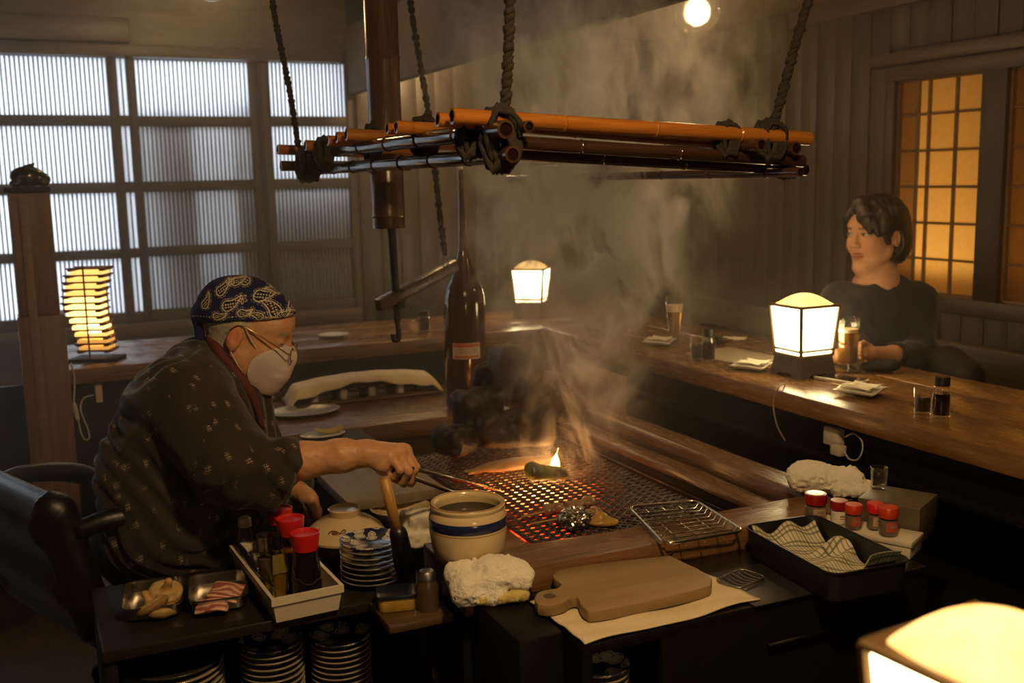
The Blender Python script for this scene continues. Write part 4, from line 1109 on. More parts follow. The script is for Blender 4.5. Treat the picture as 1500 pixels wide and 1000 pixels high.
# wooden trough with towels low beside the side counter
tb = onz(1412, 795, 0.3005)
t = thing('wooden_trough', 'low wooden trough holding rolled towels under the side counter', 'trough', (tb[0]+0.10, tb[1]-0.10, 0.301))
for lo, hi in (((-0.12, -0.42, 0), (0.12, 0.12, 0.012)), ((-0.12, -0.42, 0.012), (-0.106, 0.12, 0.085)), ((0.106, -0.42, 0.012), (0.12, 0.12, 0.085)), ((-0.106, 0.106, 0.012), (0.106, 0.12, 0.085))):
    MB().box(lo, hi, 0.002).build('board', W_MID, t)
for i in range(5):
    y = 0.02-0.07*i
    solo(MB().tube([(-0.09, 0, 0.035), (0.09, 0, 0.035)], 0.034, 16).move(frame((1, 0, 0), (0, 0, 1), (tb[0]+0.10, tb[1]-0.10+y, 0.3135))), 'rolled_towel', TERRY, '%s rolled hand towel from the closed end of the wooden trough' % ['first', 'second', 'third', 'fourth', 'fifth'][i], 'towel', 'hand towels in the trough')
# unidentified pale pointed shape on the board wall
gq = ony(783, 172, YB-0.05)
solo(MB().lathe([(0, -0.09), (0.03, -0.085), (0.042, -0.05), (0.036, -0.005), (0.022, 0.03), (0.010, 0.055), (0, 0.06)], seg=20), 'pale_pointed_shape', plain('pale_tan', (0.62, 0.36, 0.20), rough=0.6), 'pale pointed shape on the board wall above the rack', 'gourd', at=(gq[0], YB-0.06, gq[2]), smooth=True)

# ---- wooden post with a rounded figurine
pa, pb2 = ony(12, 285, 3.68), ony(72, 285, 3.68); zt = ony(40, 282, 3.68)[2]
cxp = (pa[0]+pb2[0])/2
t = thing('wooden_post', 'stout brown wooden post cabinet at the end of the far counter', 'post', (cxp, 3.70, 0))
w = (pb2[0]-pa[0])/2
MB().box((-w*1.12, -0.07, 0), (w*1.22, 0.07, 0.93), 0.004).build('lower_case', W_MID if False else wood('post_wood', (0.20, 0.105, 0.048), (0.10, 0.05, 0.022), 'z', 10, 0.5, 0.3), t)
MB().prism([(-w, -0.065), (w, -0.065), (w, 0.065), (-w, 0.065)], 0.931, zt, 0.004).build('upper_case', MATS['post_wood'], t)
MB().box((-w*0.55, -0.078, 0.0), (-w*0.10, -0.0655, zt-0.02), 0.002).build('front_batten', W_MID, t)
MB().box((-w*1.2, -0.085, zt+0.001), (w*1.06, 0.075, zt+0.018), 0.003).build('cap_board', BLACKW, t)
fz = zt+0.0185
fig = sdf_mb([('+', s_ell((0, 0, 0.032), (0.052, 0.042, 0.033)), 0), ('+', s_ell((0.046, -0.01, 0.022), (0.022, 0.024, 0.020)), 0.01), ('+', s_cap((0.0, 0, 0.06), (0.022, -0.005, 0.071), 0.008, 0.004), 0.008),
              ('+', s_ell((0.045, -0.022, 0.012), (0.018, 0.014, 0.012)), 0.006), ('+', s_ell((-0.035, -0.02, 0.010), (0.02, 0.018, 0.012)), 0.006)], (-0.08, -0.07, -0.005), (0.09, 0.07, 0.09), 0.0028)
solo(fig, 'toad_figurine', plain('dark_green_glaze', (0.035, 0.032, 0.016), (0.018, 0.016, 0.009), rough=0.2, scale=30, coat=0.5), 'dark glazed crouching figurine on top of the wooden post', 'figurine', smooth=True, at=(cxp-0.0, 3.69, fz))

# ================================================================== COOK'S SHELF AND FRONT CABINET
shx0 = onz(150, 958, ZL)[0]; shy = onz(280, 931, ZL)[1]
t = thing('work_shelf', 'low dark open shelf in front of the cook, with plates stored inside', 'shelf', (0.4, shy, 0))
MB().box((shx0, shy, ZL-0.022), (0.695, 2.27, ZL), 0.003).build('top_board', plain('worn_dark_shelf', (0.022, 0.016, 0.011), (0.012, 0.009, 0.006), rough=0.35, scale=26, stretch=(1, 6, 6)), t, world=True)
MB().box((shx0, shy+0.01, 0), (shx0+0.025, 2.27, ZL-0.022), 0.002).build('side_panel', BLACKW, t, world=True)
MB().box((0.67, shy+0.01, 0), (0.695, 2.27, ZL-0.022), 0.002).build('side_panel', BLACKW, t, world=True)
MB().box((shx0+0.025, 2.25, 0), (0.67, 2.27, ZL-0.022)).build('back_panel', BLACKW, t, False, world=True)
ZP = 0.26
MB().box((shx0+0.025, shy+0.01, ZP-0.02), (0.67, 2.25, ZP), 0.002).build('lower_board', BLACKW, t, world=True)
cf = onz(856, 944, ZS)
CX0, CX1, CY0 = cf[0]-0.004, 1.80, cf[1]-0.004
CX1 = onz(1356, 828, ZS)[0]
t = thing('front_cabinet', 'black open-fronted cabinet carrying the cutting board and spice jars', 'cabinet', (1.3, CY0, 0))
MB().box((CX0, CY0, ZS-0.02), (CX1, 1.748, ZS), 0.002).build('top_board', plain('black_top', (0.010, 0.008, 0.0065), rough=0.28, scale=30), t, world=True)
MB().box((CX0, CY0+0.004, 0), (CX0+0.02, 1.748, ZS-0.02)).build('side_panel', BLACKW, t, False, world=True)
MB().box((CX1-0.02, CY0+0.004, 0), (CX1, 1.748, ZS-0.02)).build('side_panel', BLACKW, t, False, world=True)
MB().box((CX0+0.02, 1.73, 0), (CX1-0.02, 1.748, ZS-0.02)).build('back_panel', BLACKW, t, False, world=True)
MB().box((CX0+0.02, CY0+0.01, 0.26), (CX1-0.02, 1.73, 0.28)).build('lower_board', BLACKW, t, False, world=True)
MB().box((CX0+0.16, CY0, 0.27), (CX1, CY0+0.015, ZS-0.02)).build('front_panel', BLACKW, t, False, world=True)
za = onz(1180, 905, 0.47)
MB().tube([(za[0]-0.12, CY0-0.008, 0.455), (za[0]+0.04, CY0-0.008, 0.455)], 0.0045, 10).build('handle', BLACKM, t, True, world=True)

# black bin under the towel
bb = onz(714, 884, ZS)
BX0, BX1 = 0.715, CX0-0.006
solo(MB().box((BX0, CY0+0.06, 0), (BX1, 1.748, ZS+0.004), 0.006), 'black_bin', BLACKM, 'tall black bin with the folded towel on its lid', 'bin')

def blue_plate_mat(name, base, ink, sc=26):
    m, nt, b, o = node_mat(name)
    v = coords(nt); vo = nt.nodes.new('ShaderNodeTexVoronoi'); vo.inputs['Scale'].default_value = sc; L(nt, v, vo.inputs['Vector'])
    n = noise(nt, v, sc*1.8, 3)
    k = math_n(nt, 'ADD', vo.outputs['Distance'], math_n(nt, 'MULTIPLY', math_n(nt, 'SUBTRACT', n, 0.5), 0.5))
    L(nt, ramp(nt, k, [(0.30, base), (0.36, ink), (0.40, base), (0.46, base), (0.50, ink)]), b.inputs['Base Color'])
    b.inputs['Roughness'].default_value = 0.18; b.inputs['Coat Weight'].default_value = 0.4
    return m
INDIGO = blue_plate_mat('indigo_flower_glaze', (0.58, 0.56, 0.46), (0.016, 0.020, 0.060), 40)
BLUEW = blue_plate_mat('blue_floral_glaze', (0.55, 0.52, 0.44), (0.03, 0.045, 0.11), 30)
PLAINP = plain('grey_cream_glaze', (0.36, 0.31, 0.23), (0.30, 0.26, 0.19), rough=0.22, scale=20, bs=0.02, coat=0.4)
def plate_mesh(r, th):
    return [(0, 0), (r*0.55, 0), (r*0.57, th*0.15), (r*0.62, th*0.35), (r*0.985, th*0.95), (r, th*1.12), (r*0.985, th*1.2), (r*0.94, th*1.12), (r*0.6, th*0.62), (0, th*0.55)]
ORD = 'topmost second third fourth fifth sixth seventh eighth ninth tenth eleventh twelfth thirteenth fourteenth fifteenth'.split()
def plate_stack(p, r, n, pitch, label, top_label, grp, rim=PLAINP, top=INDIGO, th=None):
    me = MB().lathe(plate_mesh(r, pitch*1.25), seg=40).mesh('side_plate', rim, True)
    mt = MB().lathe(plate_mesh(r, pitch*1.25), seg=40).mesh('side_plate', top, True)
    for i in range(n):
        o = bpy.data.objects.new('side_plate', mt if i == n-1 else me); col.objects.link(o)
        o.location = (p[0]+random.uniform(-.0012, .0012), p[1]+random.uniform(-.0012, .0012), p[2]+i*pitch); o.rotation_euler = (0, 0, random.uniform(0, 6))
        WM[o.name] = np.eye(4)
        tag(o, top_label if i == n-1 else '%s plate from the top, %s' % (ORD[min(n-1-i, 14)], label), 'plate', grp)
q = onz(546, 851, ZL+0.0005); n = 8; zt = up_at(q, 788)-ZL
plate_stack(q, 47*2.14/F_PX, n, zt/(n+0.5), 'in the small glazed stack beside the brush', 'blue flower-patterned plate topping the stack beside the brush stand', 'small plates stacked beside the brush stand', plain('dark_rim_glaze', (0.30, 0.27, 0.22), (0.05, 0.05, 0.06), rough=0.15, scale=34, bs=0.02, coat=0.5))
def stored(px, pytop, y, r, n, lab, tlab, grp, top):
    p = ony(px, pytop, y); k = max(2, int((p[2]-ZP-0.002)/0.0125)); pit = (p[2]-ZP-0.001)/(k+0.3)
    plate_stack((p[0], y, ZP+0.0005), r, k, pit, lab, tlab, grp, PLAINP, top)
stored(397, 936, shy+0.125, 0.0655, 9, 'in the stack stored below the white tray', 'floral plate topping the stack stored below the white tray', 'plates stored below the white tray', BLUEW)
stored(498, 928, shy+0.125, 0.0645, 9, 'in the stack stored under the plate-stack end of the shelf', 'blue floral plate topping the stack stored under the work shelf corner', 'plates stored under the work shelf corner', BLUEW)
stored(252, 962, shy+0.125, 0.098, 9, 'in the large dark stack under the mushroom tray', 'large dark dish topping the stack under the mushroom tray', 'large dishes stored under the mushroom tray', plain('slate_glaze', (0.05, 0.045, 0.038), rough=0.25, bs=0.02))
p = ony(878, 975, CY0+0.075); k = max(2, int((p[2]-0.281)/0.0125))
plate_stack((p[0]+0.005, CY0+0.085, 0.281), 0.056, k, (p[2]-0.282)/(k+0.3), 'in the stack inside the front cabinet', 'inked floral plate topping the stack inside the front cabinet', 'plates inside the front cabinet', PLAINP, BLUEW)

# two steel trays with food
def steel_tray(p, w, l, h, rotz, label):
    t = thing('steel_tray', label, 'tray', p, rotz)
    mb = MB(); rings = []
    for (sw, sl, z) in ((0.80, 0.84, 0.0), (0.96, 0.97, 0.006), (1, 1, h), (1.05, 1.04, h), (1.05, 1.04, h-0.003), (0.985, 0.985, h-0.003), (0.945, 0.955, 0.008), (0.78, 0.82, 0.0025)):
        rings.append([(x, y, z) for x, y in rrect(w*sw, l*sl, 0.022, 5)])
    m = len(rings[0]); V = [q for r in rings for q in r]; f = []
    for i in range(len(rings)-1):
        for j in range(m): k = (j+1) % m; f.append((i*m+j, i*m+k, (i+1)*m+k, (i+1)*m+j))
    f.append(tuple(range(m))[::-1]); f.append(tuple((len(rings)-1)*m+j for j in range(m)))
    mb.add(V, f).build('body', STEEL, t)
    return t
tr = math.radians(-8)
tp1 = onz(226, 888, ZL+0.001); tp2 = onz(320, 877, ZL+0.001)
steel_tray(tp1, 0.112, 0.150, 0.030, tr, 'rectangular steel tray holding mushrooms')
steel_tray(tp2, 0.112, 0.150, 0.030, tr, 'rectangular steel tray holding sliced pork belly')
def paint_mush(v):
    c = np.tile(np.array([0.26, 0.15, 0.05]), (len(v), 1))
    g = (v[:, 2] > 0.006); c[g] = (0.46, 0.31, 0.13); st = np.hypot(v[:, 0], v[:, 1]) < 0.011
    c[st & (v[:, 2] > 0.008)] = (0.42, 0.25, 0.09); c *= (1+0.25*vnoise(v, 160, 3))[:, None]
    return c
MUSH = vcol('mushroom_flesh', 0.6, 0.0, 0.3, 120, 0.3, 0.002)
def mushroom(p, tilt, az, s, label):
    mb = sdf_mb([('+', s_ell((0, 0, 0), (0.036, 0.036, 0.015)), 0), ('-', s_ell((0, 0, 0.018), (0.030, 0.030, 0.012)), 0.005), ('+', s_cap((0, 0, 0.0), (0.004, 0, 0.026), 0.010, 0.0075), 0.010)], (-0.045,)*3, (0.045,)*3, 0.0022, lambda q: 0.0015*vnoise(q, 70, 6), paint=paint_mush)
    R = (Matrix.Rotation(az, 3, 'Z')@Matrix.Rotation(tilt, 3, 'X')); T = np.eye(4); T[:3, :3] = np.array(R)*s; T[:3, 3] = p
    mb.move(T)
    return solo(mb, 'shiitake_mushroom', MUSH, label, 'mushroom', 'mushrooms in the steel tray', smooth=True)
mushroom(onz(243, 868, ZL+0.030), 0.35, 0.2, 1.0, 'mushroom gills-up with its stem upright, leaning on the other one')
mushroom(onz(222, 888, ZL+0.022), -0.55, 0.9, 1.0, 'mushroom lying low with its stem pointing sideways')
mushroom(onz(235, 893, ZL+0.013), 0.1, 2.2, 0.95, 'mushroom at the bottom of the heap, mostly covered')
def paint_pork(n):
    def f(v):
        k = np.sin(v[:, 1]*330+2.2*vnoise(v, 40, n)*1.4); c = np.where((k > 0.0)[:, None], np.array([[0.66, 0.40, 0.30]]), np.array([[0.34, 0.10, 0.075]]))
        return c*(1+0.12*vnoise(v, 200, 5))[:, None]
    return f
PORK = vcol('raw_pork', 0.4, 0.0, 0.5, 90, 0.2, 0.002)
po = onz(322, 884, ZL+0.006)
lab = ['bottom slice of striped pork belly', 'striped pork slice lying to one side of the fan', 'striped pork slice in the middle of the fan', 'top slice of striped pork belly with a curled edge']
for i, (dx, dy, dz, rz) in enumerate(((-0.012, -0.010, 0.004, -0.15), (-0.018, -0.022, 0.009, -0.1), (0.010, -0.002, 0.014, -0.25), (0.016, 0.010, 0.0195, -0.3))):
    g = np.linspace(-1, 1, 22); X, Y = np.meshgrid(g*0.030, g*0.034, indexing='ij')
    Z = dz+0.003*np.sin(X*60+i)+0.002*np.sin(Y*80+2*i)-8.0*np.maximum(X, 0)**2*0.4
    P = np.stack([X, Y, Z], -1); cc = paint_pork(i+3)(P.reshape(-1, 3)*[1, 1, 1])
    solo(MB().sheet(P, 0.0045, cc), 'pork_slice', PORK, lab[i], 'meat', 'pork belly slices in the steel tray', at=(po[0]+dx, po[1]+dy, po[2]+0.002), rotz=tr+rz, smooth=True)

# white condiment tray
f0, f1 = onz(402, 915, ZL), onz(490, 885, ZL); bl = onz(341, 796, ZL+0.05)
ax = (f1-f0); wT = np.linalg.norm(ax[:2]); ang = math.radians(3.0); lT = 0.34
t = thing('condiment_tray', 'white rectangular plastic tray of sauce bottles', 'tray', (f0[0], f0[1], ZL+0.0005), ang)
def open_box(mb, w, l, h, th, rim=0.004, taper=0.006):
    o = [(0+taper, 0+taper), (w-taper, taper), (w-taper, l-taper), (taper, l-taper)]; O = [(0, 0), (w, 0), (w, l), (0, l)]
    def inset(q, d): cx, cy = w/2, l/2; return [(x+(d if x < cx else -d), y+(d if y < cy else -d)) for x, y in q]
    rings = [[(*p, 0) for p in o], [(*p, h*0.72) for p in O], [(*p, h*0.72) for p in inset(O, -rim)], [(*p, h) for p in inset(O, -rim)], [(*p, h) for p in inset(O, th)], [(*p, th) for p in inset(o, th)]]
    V = [q for r in rings for q in r]; f = [(3, 2, 1, 0)]
    for i in range(5):
        for j in range(4): k = (j+1) % 4; f.append((i*4+j, i*4+k, (i+1)*4+k, (i+1)*4+j))
    f.append((20, 21, 22, 23)); return mb.add(V, f)
open_box(MB(), wT, lT, 0.052, 0.003).build('body', WHITEP, t)
def in_tray(u, v, z=0.0045):
    c, s = math.cos(ang), math.sin(ang); x, y = u*wT, v*lT
    return np.array([f0[0]+c*x-s*y, f0[1]+s*x+c*y, ZL+z])
OILG = glassy('oil_glass', (0.80, 0.72, 0.30), 0.05)
def dispenser(p, h, label, body, fillm, fill, cap=REDP, r=0.0300, spout=0.0):
    t = thing('sauce_bottle', label, 'bottle', p, spout, 'red-capped sauce bottles')
    MB().lathe([(0, 0), (r*0.96, 0), (r, 0.006), (r*0.98, h*0.40), (r*0.86, h*0.62), (r*0.80, h*0.74), (r*0.78, h*0.80), (0, h*0.80)], seg=30).build('bottle', body, t)
    if fillm: MB().lathe([(0, 0.003), (r*0.9, 0.004), (r*0.88, h*fill*0.8), (r*0.74, h*fill), (0, h*fill)], seg=24).build('sauce', fillm, t)
    MB().lathe([(0, h*0.775), (r*0.82, h*0.775), (r*0.84, h*0.82), (r*0.90, h*0.86), (r*0.97, h*0.97), (r*0.97, h), (r*0.88, h), (r*0.84, h*0.975), (0, h*0.965)], seg=30).build('cap', cap, t)
    MB().add([(r*0.85, -0.008, h*0.995), (r*1.22, 0, h*0.99), (r*0.85, 0.008, h*0.995), (r*0.85, 0, h*0.90)], [(0, 1, 2), (0, 3, 1), (1, 3, 2), (0, 2, 3)]).build('spout', cap, t, False)
    return t
SOYB = plain('soy_bottle_glass', (0.012, 0.007, 0.005), rough=0.08, scale=5, bs=0, coat=0.5)
b1 = in_tray(0.60, 0.14); dispenser(b1, up_at(b1, 779)-b1[2], 'red-capped black soy sauce bottle at the open end of the white tray', SOYB, None, 0, spout=0.3)
b2 = in_tray(0.60, 0.44); dispenser(b2, up_at(b2, 758)-b2[2], 'red-capped oil bottle in the middle of the white tray', OILG, plain('yellow_oil', (0.30, 0.20, 0.03), rough=0.1, bs=0), 0.55, spout=2.5)
b3 = in_tray(0.66, 0.78); dispenser(b3, up_at(b3, 744)-b3[2], 'red-capped bottle deepest in the white tray', SOYB, None, 0, spout=2.9)
b4 = in_tray(0.36, 0.66); h4 = up_at(b4, 783)-b4[2]
t = thing('sesame_jar', 'clear jar with a ridged lid in the white tray', 'jar', b4)
MB().lathe([(0, 0), (0.022, 0), (0.023, 0.004), (0.023, h4*0.62), (0.020, h4*0.7), (0.021, h4*0.7), (0.0205, 0.006), (0, 0.006)], seg=26).build('glass', GLASS, t, True)
MB().lathe([(0, 0.007), (0.0205, 0.007), (0.0205, h4*0.5), (0, h4*0.5)], seg=24).build('contents', plain('brown_powder', (0.10, 0.06, 0.03), rough=0.9, scale=200), t)
MB().lathe([(0, h4*0.70), (0.0225, h4*0.70), (0.0218, h4*0.74), (0.0228, h4*0.78), (0.0218, h4*0.82), (0.0228, h4*0.86), (0.0218, h4*0.9), (0.0222, h4), (0, h4)], seg=26).build('lid', STEEL, t)
b5 = in_tray(0.18, 0.90); h5 = up_at(b5, 757)-b5[2]
t = thing('salt_shaker', 'glass shaker with a pale perforated lid behind the ridged jar', 'shaker', b5)
MB().lathe([(0, 0), (0.015, 0), (0.016, h5*0.7), (0.0125, h5*0.82), (0.0125, h5*0.84), (0, h5*0.84)], seg=20).build('glass', GLASS, t, True)
MB().lathe([(0, 0.003), (0.0135, 0.003), (0.014, h5*0.5), (0, h5*0.5)], seg=20).build('salt', PAPERW, t)
MB().lathe([(0, h5*0.83), (0.0145, h5*0.83), (0.0145, h5*0.97), (0.011, h5), (0, h5)], seg=20).build('lid', WHITEC, t)
b6 = in_tray(0.30, 0.30)
t = thing('oil_flask', 'slim square flask of yellow oil with a torn label in the white tray', 'bottle', b6, ang)
h6 = up_at(b6, 783)-b6[2]
MB().prism(rrect(0.030, 0.030, 0.006), 0, h6*0.8, 0.002).build('glass', OILG, t)
MB().prism(rrect(0.025, 0.025, 0.005), 0.003, h6*0.45).build('oil', MATS['yellow_oil'], t)
MB().lathe([(0, h6*0.8), (0.010, h6*0.8), (0.010, h6), (0, h6)], seg=16).build('cap', BLACKM, t)
MB().box((-0.0155, -0.0155, h6*0.45), (0.0155, -0.0150, h6*0.74)).build('label', plain('yellow_label', (0.20, 0.15, 0.03), rough=0.7, scale=80), t, False)
# knife laid across the tray
ka, kb, kc = onz(338, 785, ZL+0.060), onz(378, 835, ZL+0.0575), onz(412, 872, ZL+0.050)
t = thing('paring_knife', 'black-handled paring knife lying across the rim of the white tray', 'knife', kb)
MB().tube([ka, (ka+kb)/2, kb], [0.0055, 0.0075, 0.0065], 8).build('handle', plain('black_handle', (0.012, 0.010, 0.009), rough=0.3), t, True, world=True)
d = (kc-kb)/np.linalg.norm(kc-kb); w_ = np.cross(d, (0, 0, 1)); w_ /= np.linalg.norm(w_)
MB().add([kb-w_*0.006, kc, kb+w_*0.006, kb-w_*0.006-[0, 0, .001], kc-[0, 0, .001], kb+w_*0.006-[0, 0, .001]], [(0, 1, 2), (5, 4, 3), (0, 3, 4, 1), (1, 4, 5, 2), (2, 5, 3, 0)]).build('blade', STEEL, t, False, world=True)

# cream casserole with a fish motif on the lid
dp = onz(508, 815, ZL+0.0005)
t = thing('clay_casserole', 'cream clay casserole with a painted fish on its domed lid', 'casserole', dp, math.radians(-24.7))
rD = 57*2.28/F_PX; zl = up_at(dp, 784)-ZL; zk0 = up_at(dp, 756)-ZL; zk1 = up_at(dp, 744)-ZL
MB().lathe([(0, 0), (rD*0.6, 0), (rD*0.85, zl*0.4), (rD*0.98, zl*0.9), (rD*1.02, zl), (0, zl)], seg=40).build('pot', plain('brown_clay', (0.14, 0.09, 0.05), rough=0.5), t)
rk = 23*2.25/F_PX
lid = MB().lathe([(0, zl), (rD*1.04, zl+0.001), (rD*1.05, zl+0.006), (rD*0.93, zl+(zk0-zl)*0.5), (rD*0.70, zl+(zk0-zl)*0.83), (rk*1.05, zk0), (rk*0.95, zk0+0.003), (rk*1.1, zk1), (rk*0.98, zk1+0.002), (rk*0.8, zk1-0.004), (0, zk1-0.006)], seg=44).build('lid', CREAM, t)
def motif(pts, z_off, wd, mat, nm):
    P = []
    for (a, f) in pts:
        rr = rD*(0.74+0.24*(1-f)); z = zl+(zk0-zl)*(0.80-0.62*(1-f))+0.004
        P.append((rr*math.cos(a), rr*math.sin(a), z+z_off))
    return MB().tube(arc_pts(P, 40), wd, 5).build(nm, mat, lid, True)
FISHM = plain('brown_brush_paint', (0.20, 0.10, 0.03), rough=0.5, bs=0)
A0 = -PI/2-0.18
motif([(A0-0.20, 0.55), (A0-0.10, 0.75), (A0+0.06, 0.74), (A0+0.16, 0.62), (A0+0.30, 0.85), (A0+0.34, 0.66), (A0+0.18, 0.56), (A0+0.02, 0.36), (A0-0.12, 0.38), (A0-0.20, 0.55)], 0.0, 0.0014, FISHM, 'fish_outline')
motif([(A0-0.08, 0.62), (A0-0.02, 0.52), (A0+0.08, 0.56), (A0+0.02, 0.64), (A0-0.08, 0.62)], 0.0, 0.0026, FISHM, 'fish_body')
# cream bowls behind
bq = onz(588, 768, ZL+0.0005); zt = up_at(bq, 742)-ZL
t = thing('cream_bowl', 'wide cream glazed bowl behind the crumpled napkin', 'bowl', bq)
rB = 50*2.3/F_PX
MB().lathe([(0, 0), (rB*0.45, 0), (rB*0.5, zt*0.25), (rB*0.9, zt*0.8), (rB, zt), (rB*0.96, zt), (rB*0.82, zt*0.78), (rB*0.78, zt*0.86), (rB*0.74, zt*0.80), (rB*0.45, zt*0.4), (0, zt*0.35)], seg=40).build('bowl', CREAM, t)
# crumpled tissue
cq = onz(612, 800, ZL+0.0005)
solo(sdf_mb([('+', s_box((0, 0, 0.04), (0.030, 0.030, 0.040), 0.012), 0), ('+', s_box((-0.02, -0.01, 0.02), (0.022, 0.024, 0.02), 0.010), 0.01), ('+', s_box((0.015, -0.022, 0.018), (0.022, 0.014, 0.018), 0.008), 0.008)], (-0.07, -0.07, -0.01), (0.07, 0.07, 0.1), 0.003,
            lambda p: 0.006*vnoise(p, 38, 8)+0.003*vnoise(p, 90, 9)).move(frame((1, 0.2, 0), (0, 0, 1), (cq[0], cq[1], ZL+0.008))), 'crumpled_napkin', PAPERW, 'crumpled white napkin between the bowl and the blue-banded pot', 'napkin', smooth=True)
# brush standing in a black holder
hq = onz(596, 850, ZL+0.0005); zh = up_at(hq, 768)-ZL
t = thing('basting_brush', 'wooden-handled basting brush with a black sleeve, standing upright', 'brush', hq)
a0, a1, a2 = np.array([hq[0], hq[1], ZL+0.002]), dep(583, 772, 2.06), dep(563, 700, 2.03)
MB().tube([a0, (a0+a1)/2, a1-[0, 0, 0.012], a1], [0.020, 0.021, 0.018, 0.012], 16).build('sleeve', plain('black_rubber', (0.010, 0.009, 0.009), rough=0.35), t, True, world=True)
MB().tube([a1-[0, 0, 0.02], a2], [0.0105, 0.0115], 14).build('handle', plain('honey_wood', (0.40, 0.22, 0.05), (0.30, 0.15, 0.03), rough=0.45, scale=40, stretch=(6, 6, 1)), t, True, world=True)
# peppermill-like brown jar, blue-lidded tub, small board
BR = onz(600, 905, ZL)
solo(MB().box((onz(552, 892, ZL)[0]-0.004, onz(600, 912, ZL)[1], ZL-0.016), (0.690, shy-0.003, ZL), 0.003), 'small_board', wood('smoky_plank', (0.10, 0.055, 0.024), (0.05, 0.026, 0.012), 'x', 10, 0.4), 'short brown plank in front of the plate stack', 'board')
t = thing('food_tub', 'clear tub of yellow relish with a navy lid', 'tub', (onz(575, 882, ZL)[0], onz(575, 889, ZL)[1], ZL+0.0005), math.radians(-14))
MB().prism(rrect(0.072, 0.060, 0.012), 0, 0.026, 0.003).build('tub', plain('yellow_relish', (0.42, 0.26, 0.05), (0.28, 0.16, 0.03), rough=0.35, scale=60), t)
MB().prism(rrect(0.078, 0.066, 0.013), 0.026, 0.034, 0.002).build('lid', plain('navy_lid', (0.016, 0.020, 0.032), rough=0.3, bs=0), t)
jq = onz(632, 886, ZL+0.0005); jq = jq-[0.012, 0.012, 0]
t = thing('pepper_mill', 'squat brown pepper pot between the navy-lidded tub and the big pot', 'pepper pot', (jq[0], jq[1], ZL+0.0005))
MB().lathe([(0, 0), (0.022, 0), (0.023, 0.045), (0.017, 0.06), (0, 0.06)], seg=22).build('body', plain('brown_jar', (0.085, 0.052, 0.024), rough=0.3), t)
MB().lathe([(0, 0.06), (0.018, 0.06), (0.018, 0.072), (0.014, 0.078), (0, 0.078)], seg=22).build('lid', STEELD, t)

# ---- big blue-banded sauce pot
pp = onz(687, 822, ZS+0.0); 
pq = onz(687, 818, ZR-0.002); zt = up_at(pq, 735)-pq[2]; rP = 56.5*np.dot(pq-CO, CF)/F_PX
t = thing('sauce_pot', 'cream stoneware sauce pot with a blue band and brown lines', 'pot', (pq[0], pq[1], ZR+0.0005))
prof = [(0, 0), (rP*0.80, 0), (rP*0.86, 0.006), (rP*0.95, zt*0.25), (rP, zt*0.5), (rP, zt*0.78), (rP*0.95, zt*0.88), (rP*0.93, zt*0.9), (rP*0.97, zt*0.93), (rP*0.97, zt*0.98), (rP*0.93, zt), (rP*0.86, zt*0.98), (rP*0.84, zt*0.9), (rP*0.88, zt*0.72), (rP*0.88, zt*0.6), (0, zt*0.58)]
def smooth_prof(p, k=4):
    return [tuple(q) for q in arc_pts([(a, b, 0) for a, b in p], len(p)*k)[:, :2]]
body = MB().lathe(prof, seg=56).build('body', CREAM, t, True)
MB().lathe([(rP*0.998, zt*0.60), (rP*1.006, zt*0.605), (rP*1.006, zt*0.765), (rP*0.995, zt*0.775)], seg=56, cap=False).build('blue_band', plain('cobalt_band', (0.010, 0.018, 0.075), (0.014, 0.022, 0.085), rough=0.22, bs=0, coat=0.4), t, True)
MB().lathe([(rP*0.996, zt*0.555), (rP*1.004, zt*0.565), (rP*0.996, zt*0.578)], seg=56, cap=False).build('brown_line', FISHM, t, True)
MB().lathe([(rP*0.93, zt*0.985), (rP*0.965, zt*0.99), (rP*0.93, zt*1.005), (rP*0.88, zt*0.99)], seg=56, cap=False).build('rim_glaze', plain('tan_rim', (0.42, 0.27, 0.12), rough=0.25, bs=0), t, True)
MB().lathe([(0, zt*0.80), (rP*0.868, zt*0.80), (rP*0.868, zt*0.805), (0, zt*0.805)], seg=40).build('sauce', SOY, t)
solo(MB().box((BX0-0.09, 1.753, ZR-0.05), (hx0+0.079, 2.06, ZR-0.001), 0.004), 'pot_stand', W_RAILX, 'brown wooden block beneath the blue-banded pot', 'stand') if False else None
MB().box((hx0+0.08, 1.886, ZR-0.06), (0.895, 1.99, ZR), 0.004).build('side_board', W_RAILX, hearth, world=True)

# folded terry towel on the bin
def terry(p, prims, lo, hi, h, rot, label, name='folded_towel', seed=3, mat=TERRY, amp=0.004):
    mb = sdf_mb(prims, lo, hi, h, lambda q: amp*vnoise(q, 30, seed)+0.0034*vnoise(q, 130, seed+1)+0.002*vnoise(q, 220, seed+2)+0.0012*vnoise(q, 420, seed+4))
    T = np.eye(4); c, s = math.cos(rot), math.sin(rot); T[:2, :2] = [[c, -s], [s, c]]; T[:3, 3] = p; mb.move(T)
    return solo(mb, name, mat, label, 'towel', smooth=True)
tq = onz(714, 872, ZS+0.006)
t = thing('folded_towel', 'thick folded white terry towel with a yellow underside on the black bin', 'towel', (tq[0], tq[1]-0.012, ZS+0.005), math.radians(-14))
def tw(prims, lo, hi, nm, mat, seed):
    sdf_mb(prims, lo, hi, 0.0026, lambda q: 0.008*vnoise(q, 26, seed)+0.004*vnoise(q, 60, seed+1)+0.0018*vnoise(q, 230, seed+2)+0.0012*vnoise(q, 420, seed+4)).build(nm, mat, t, True)
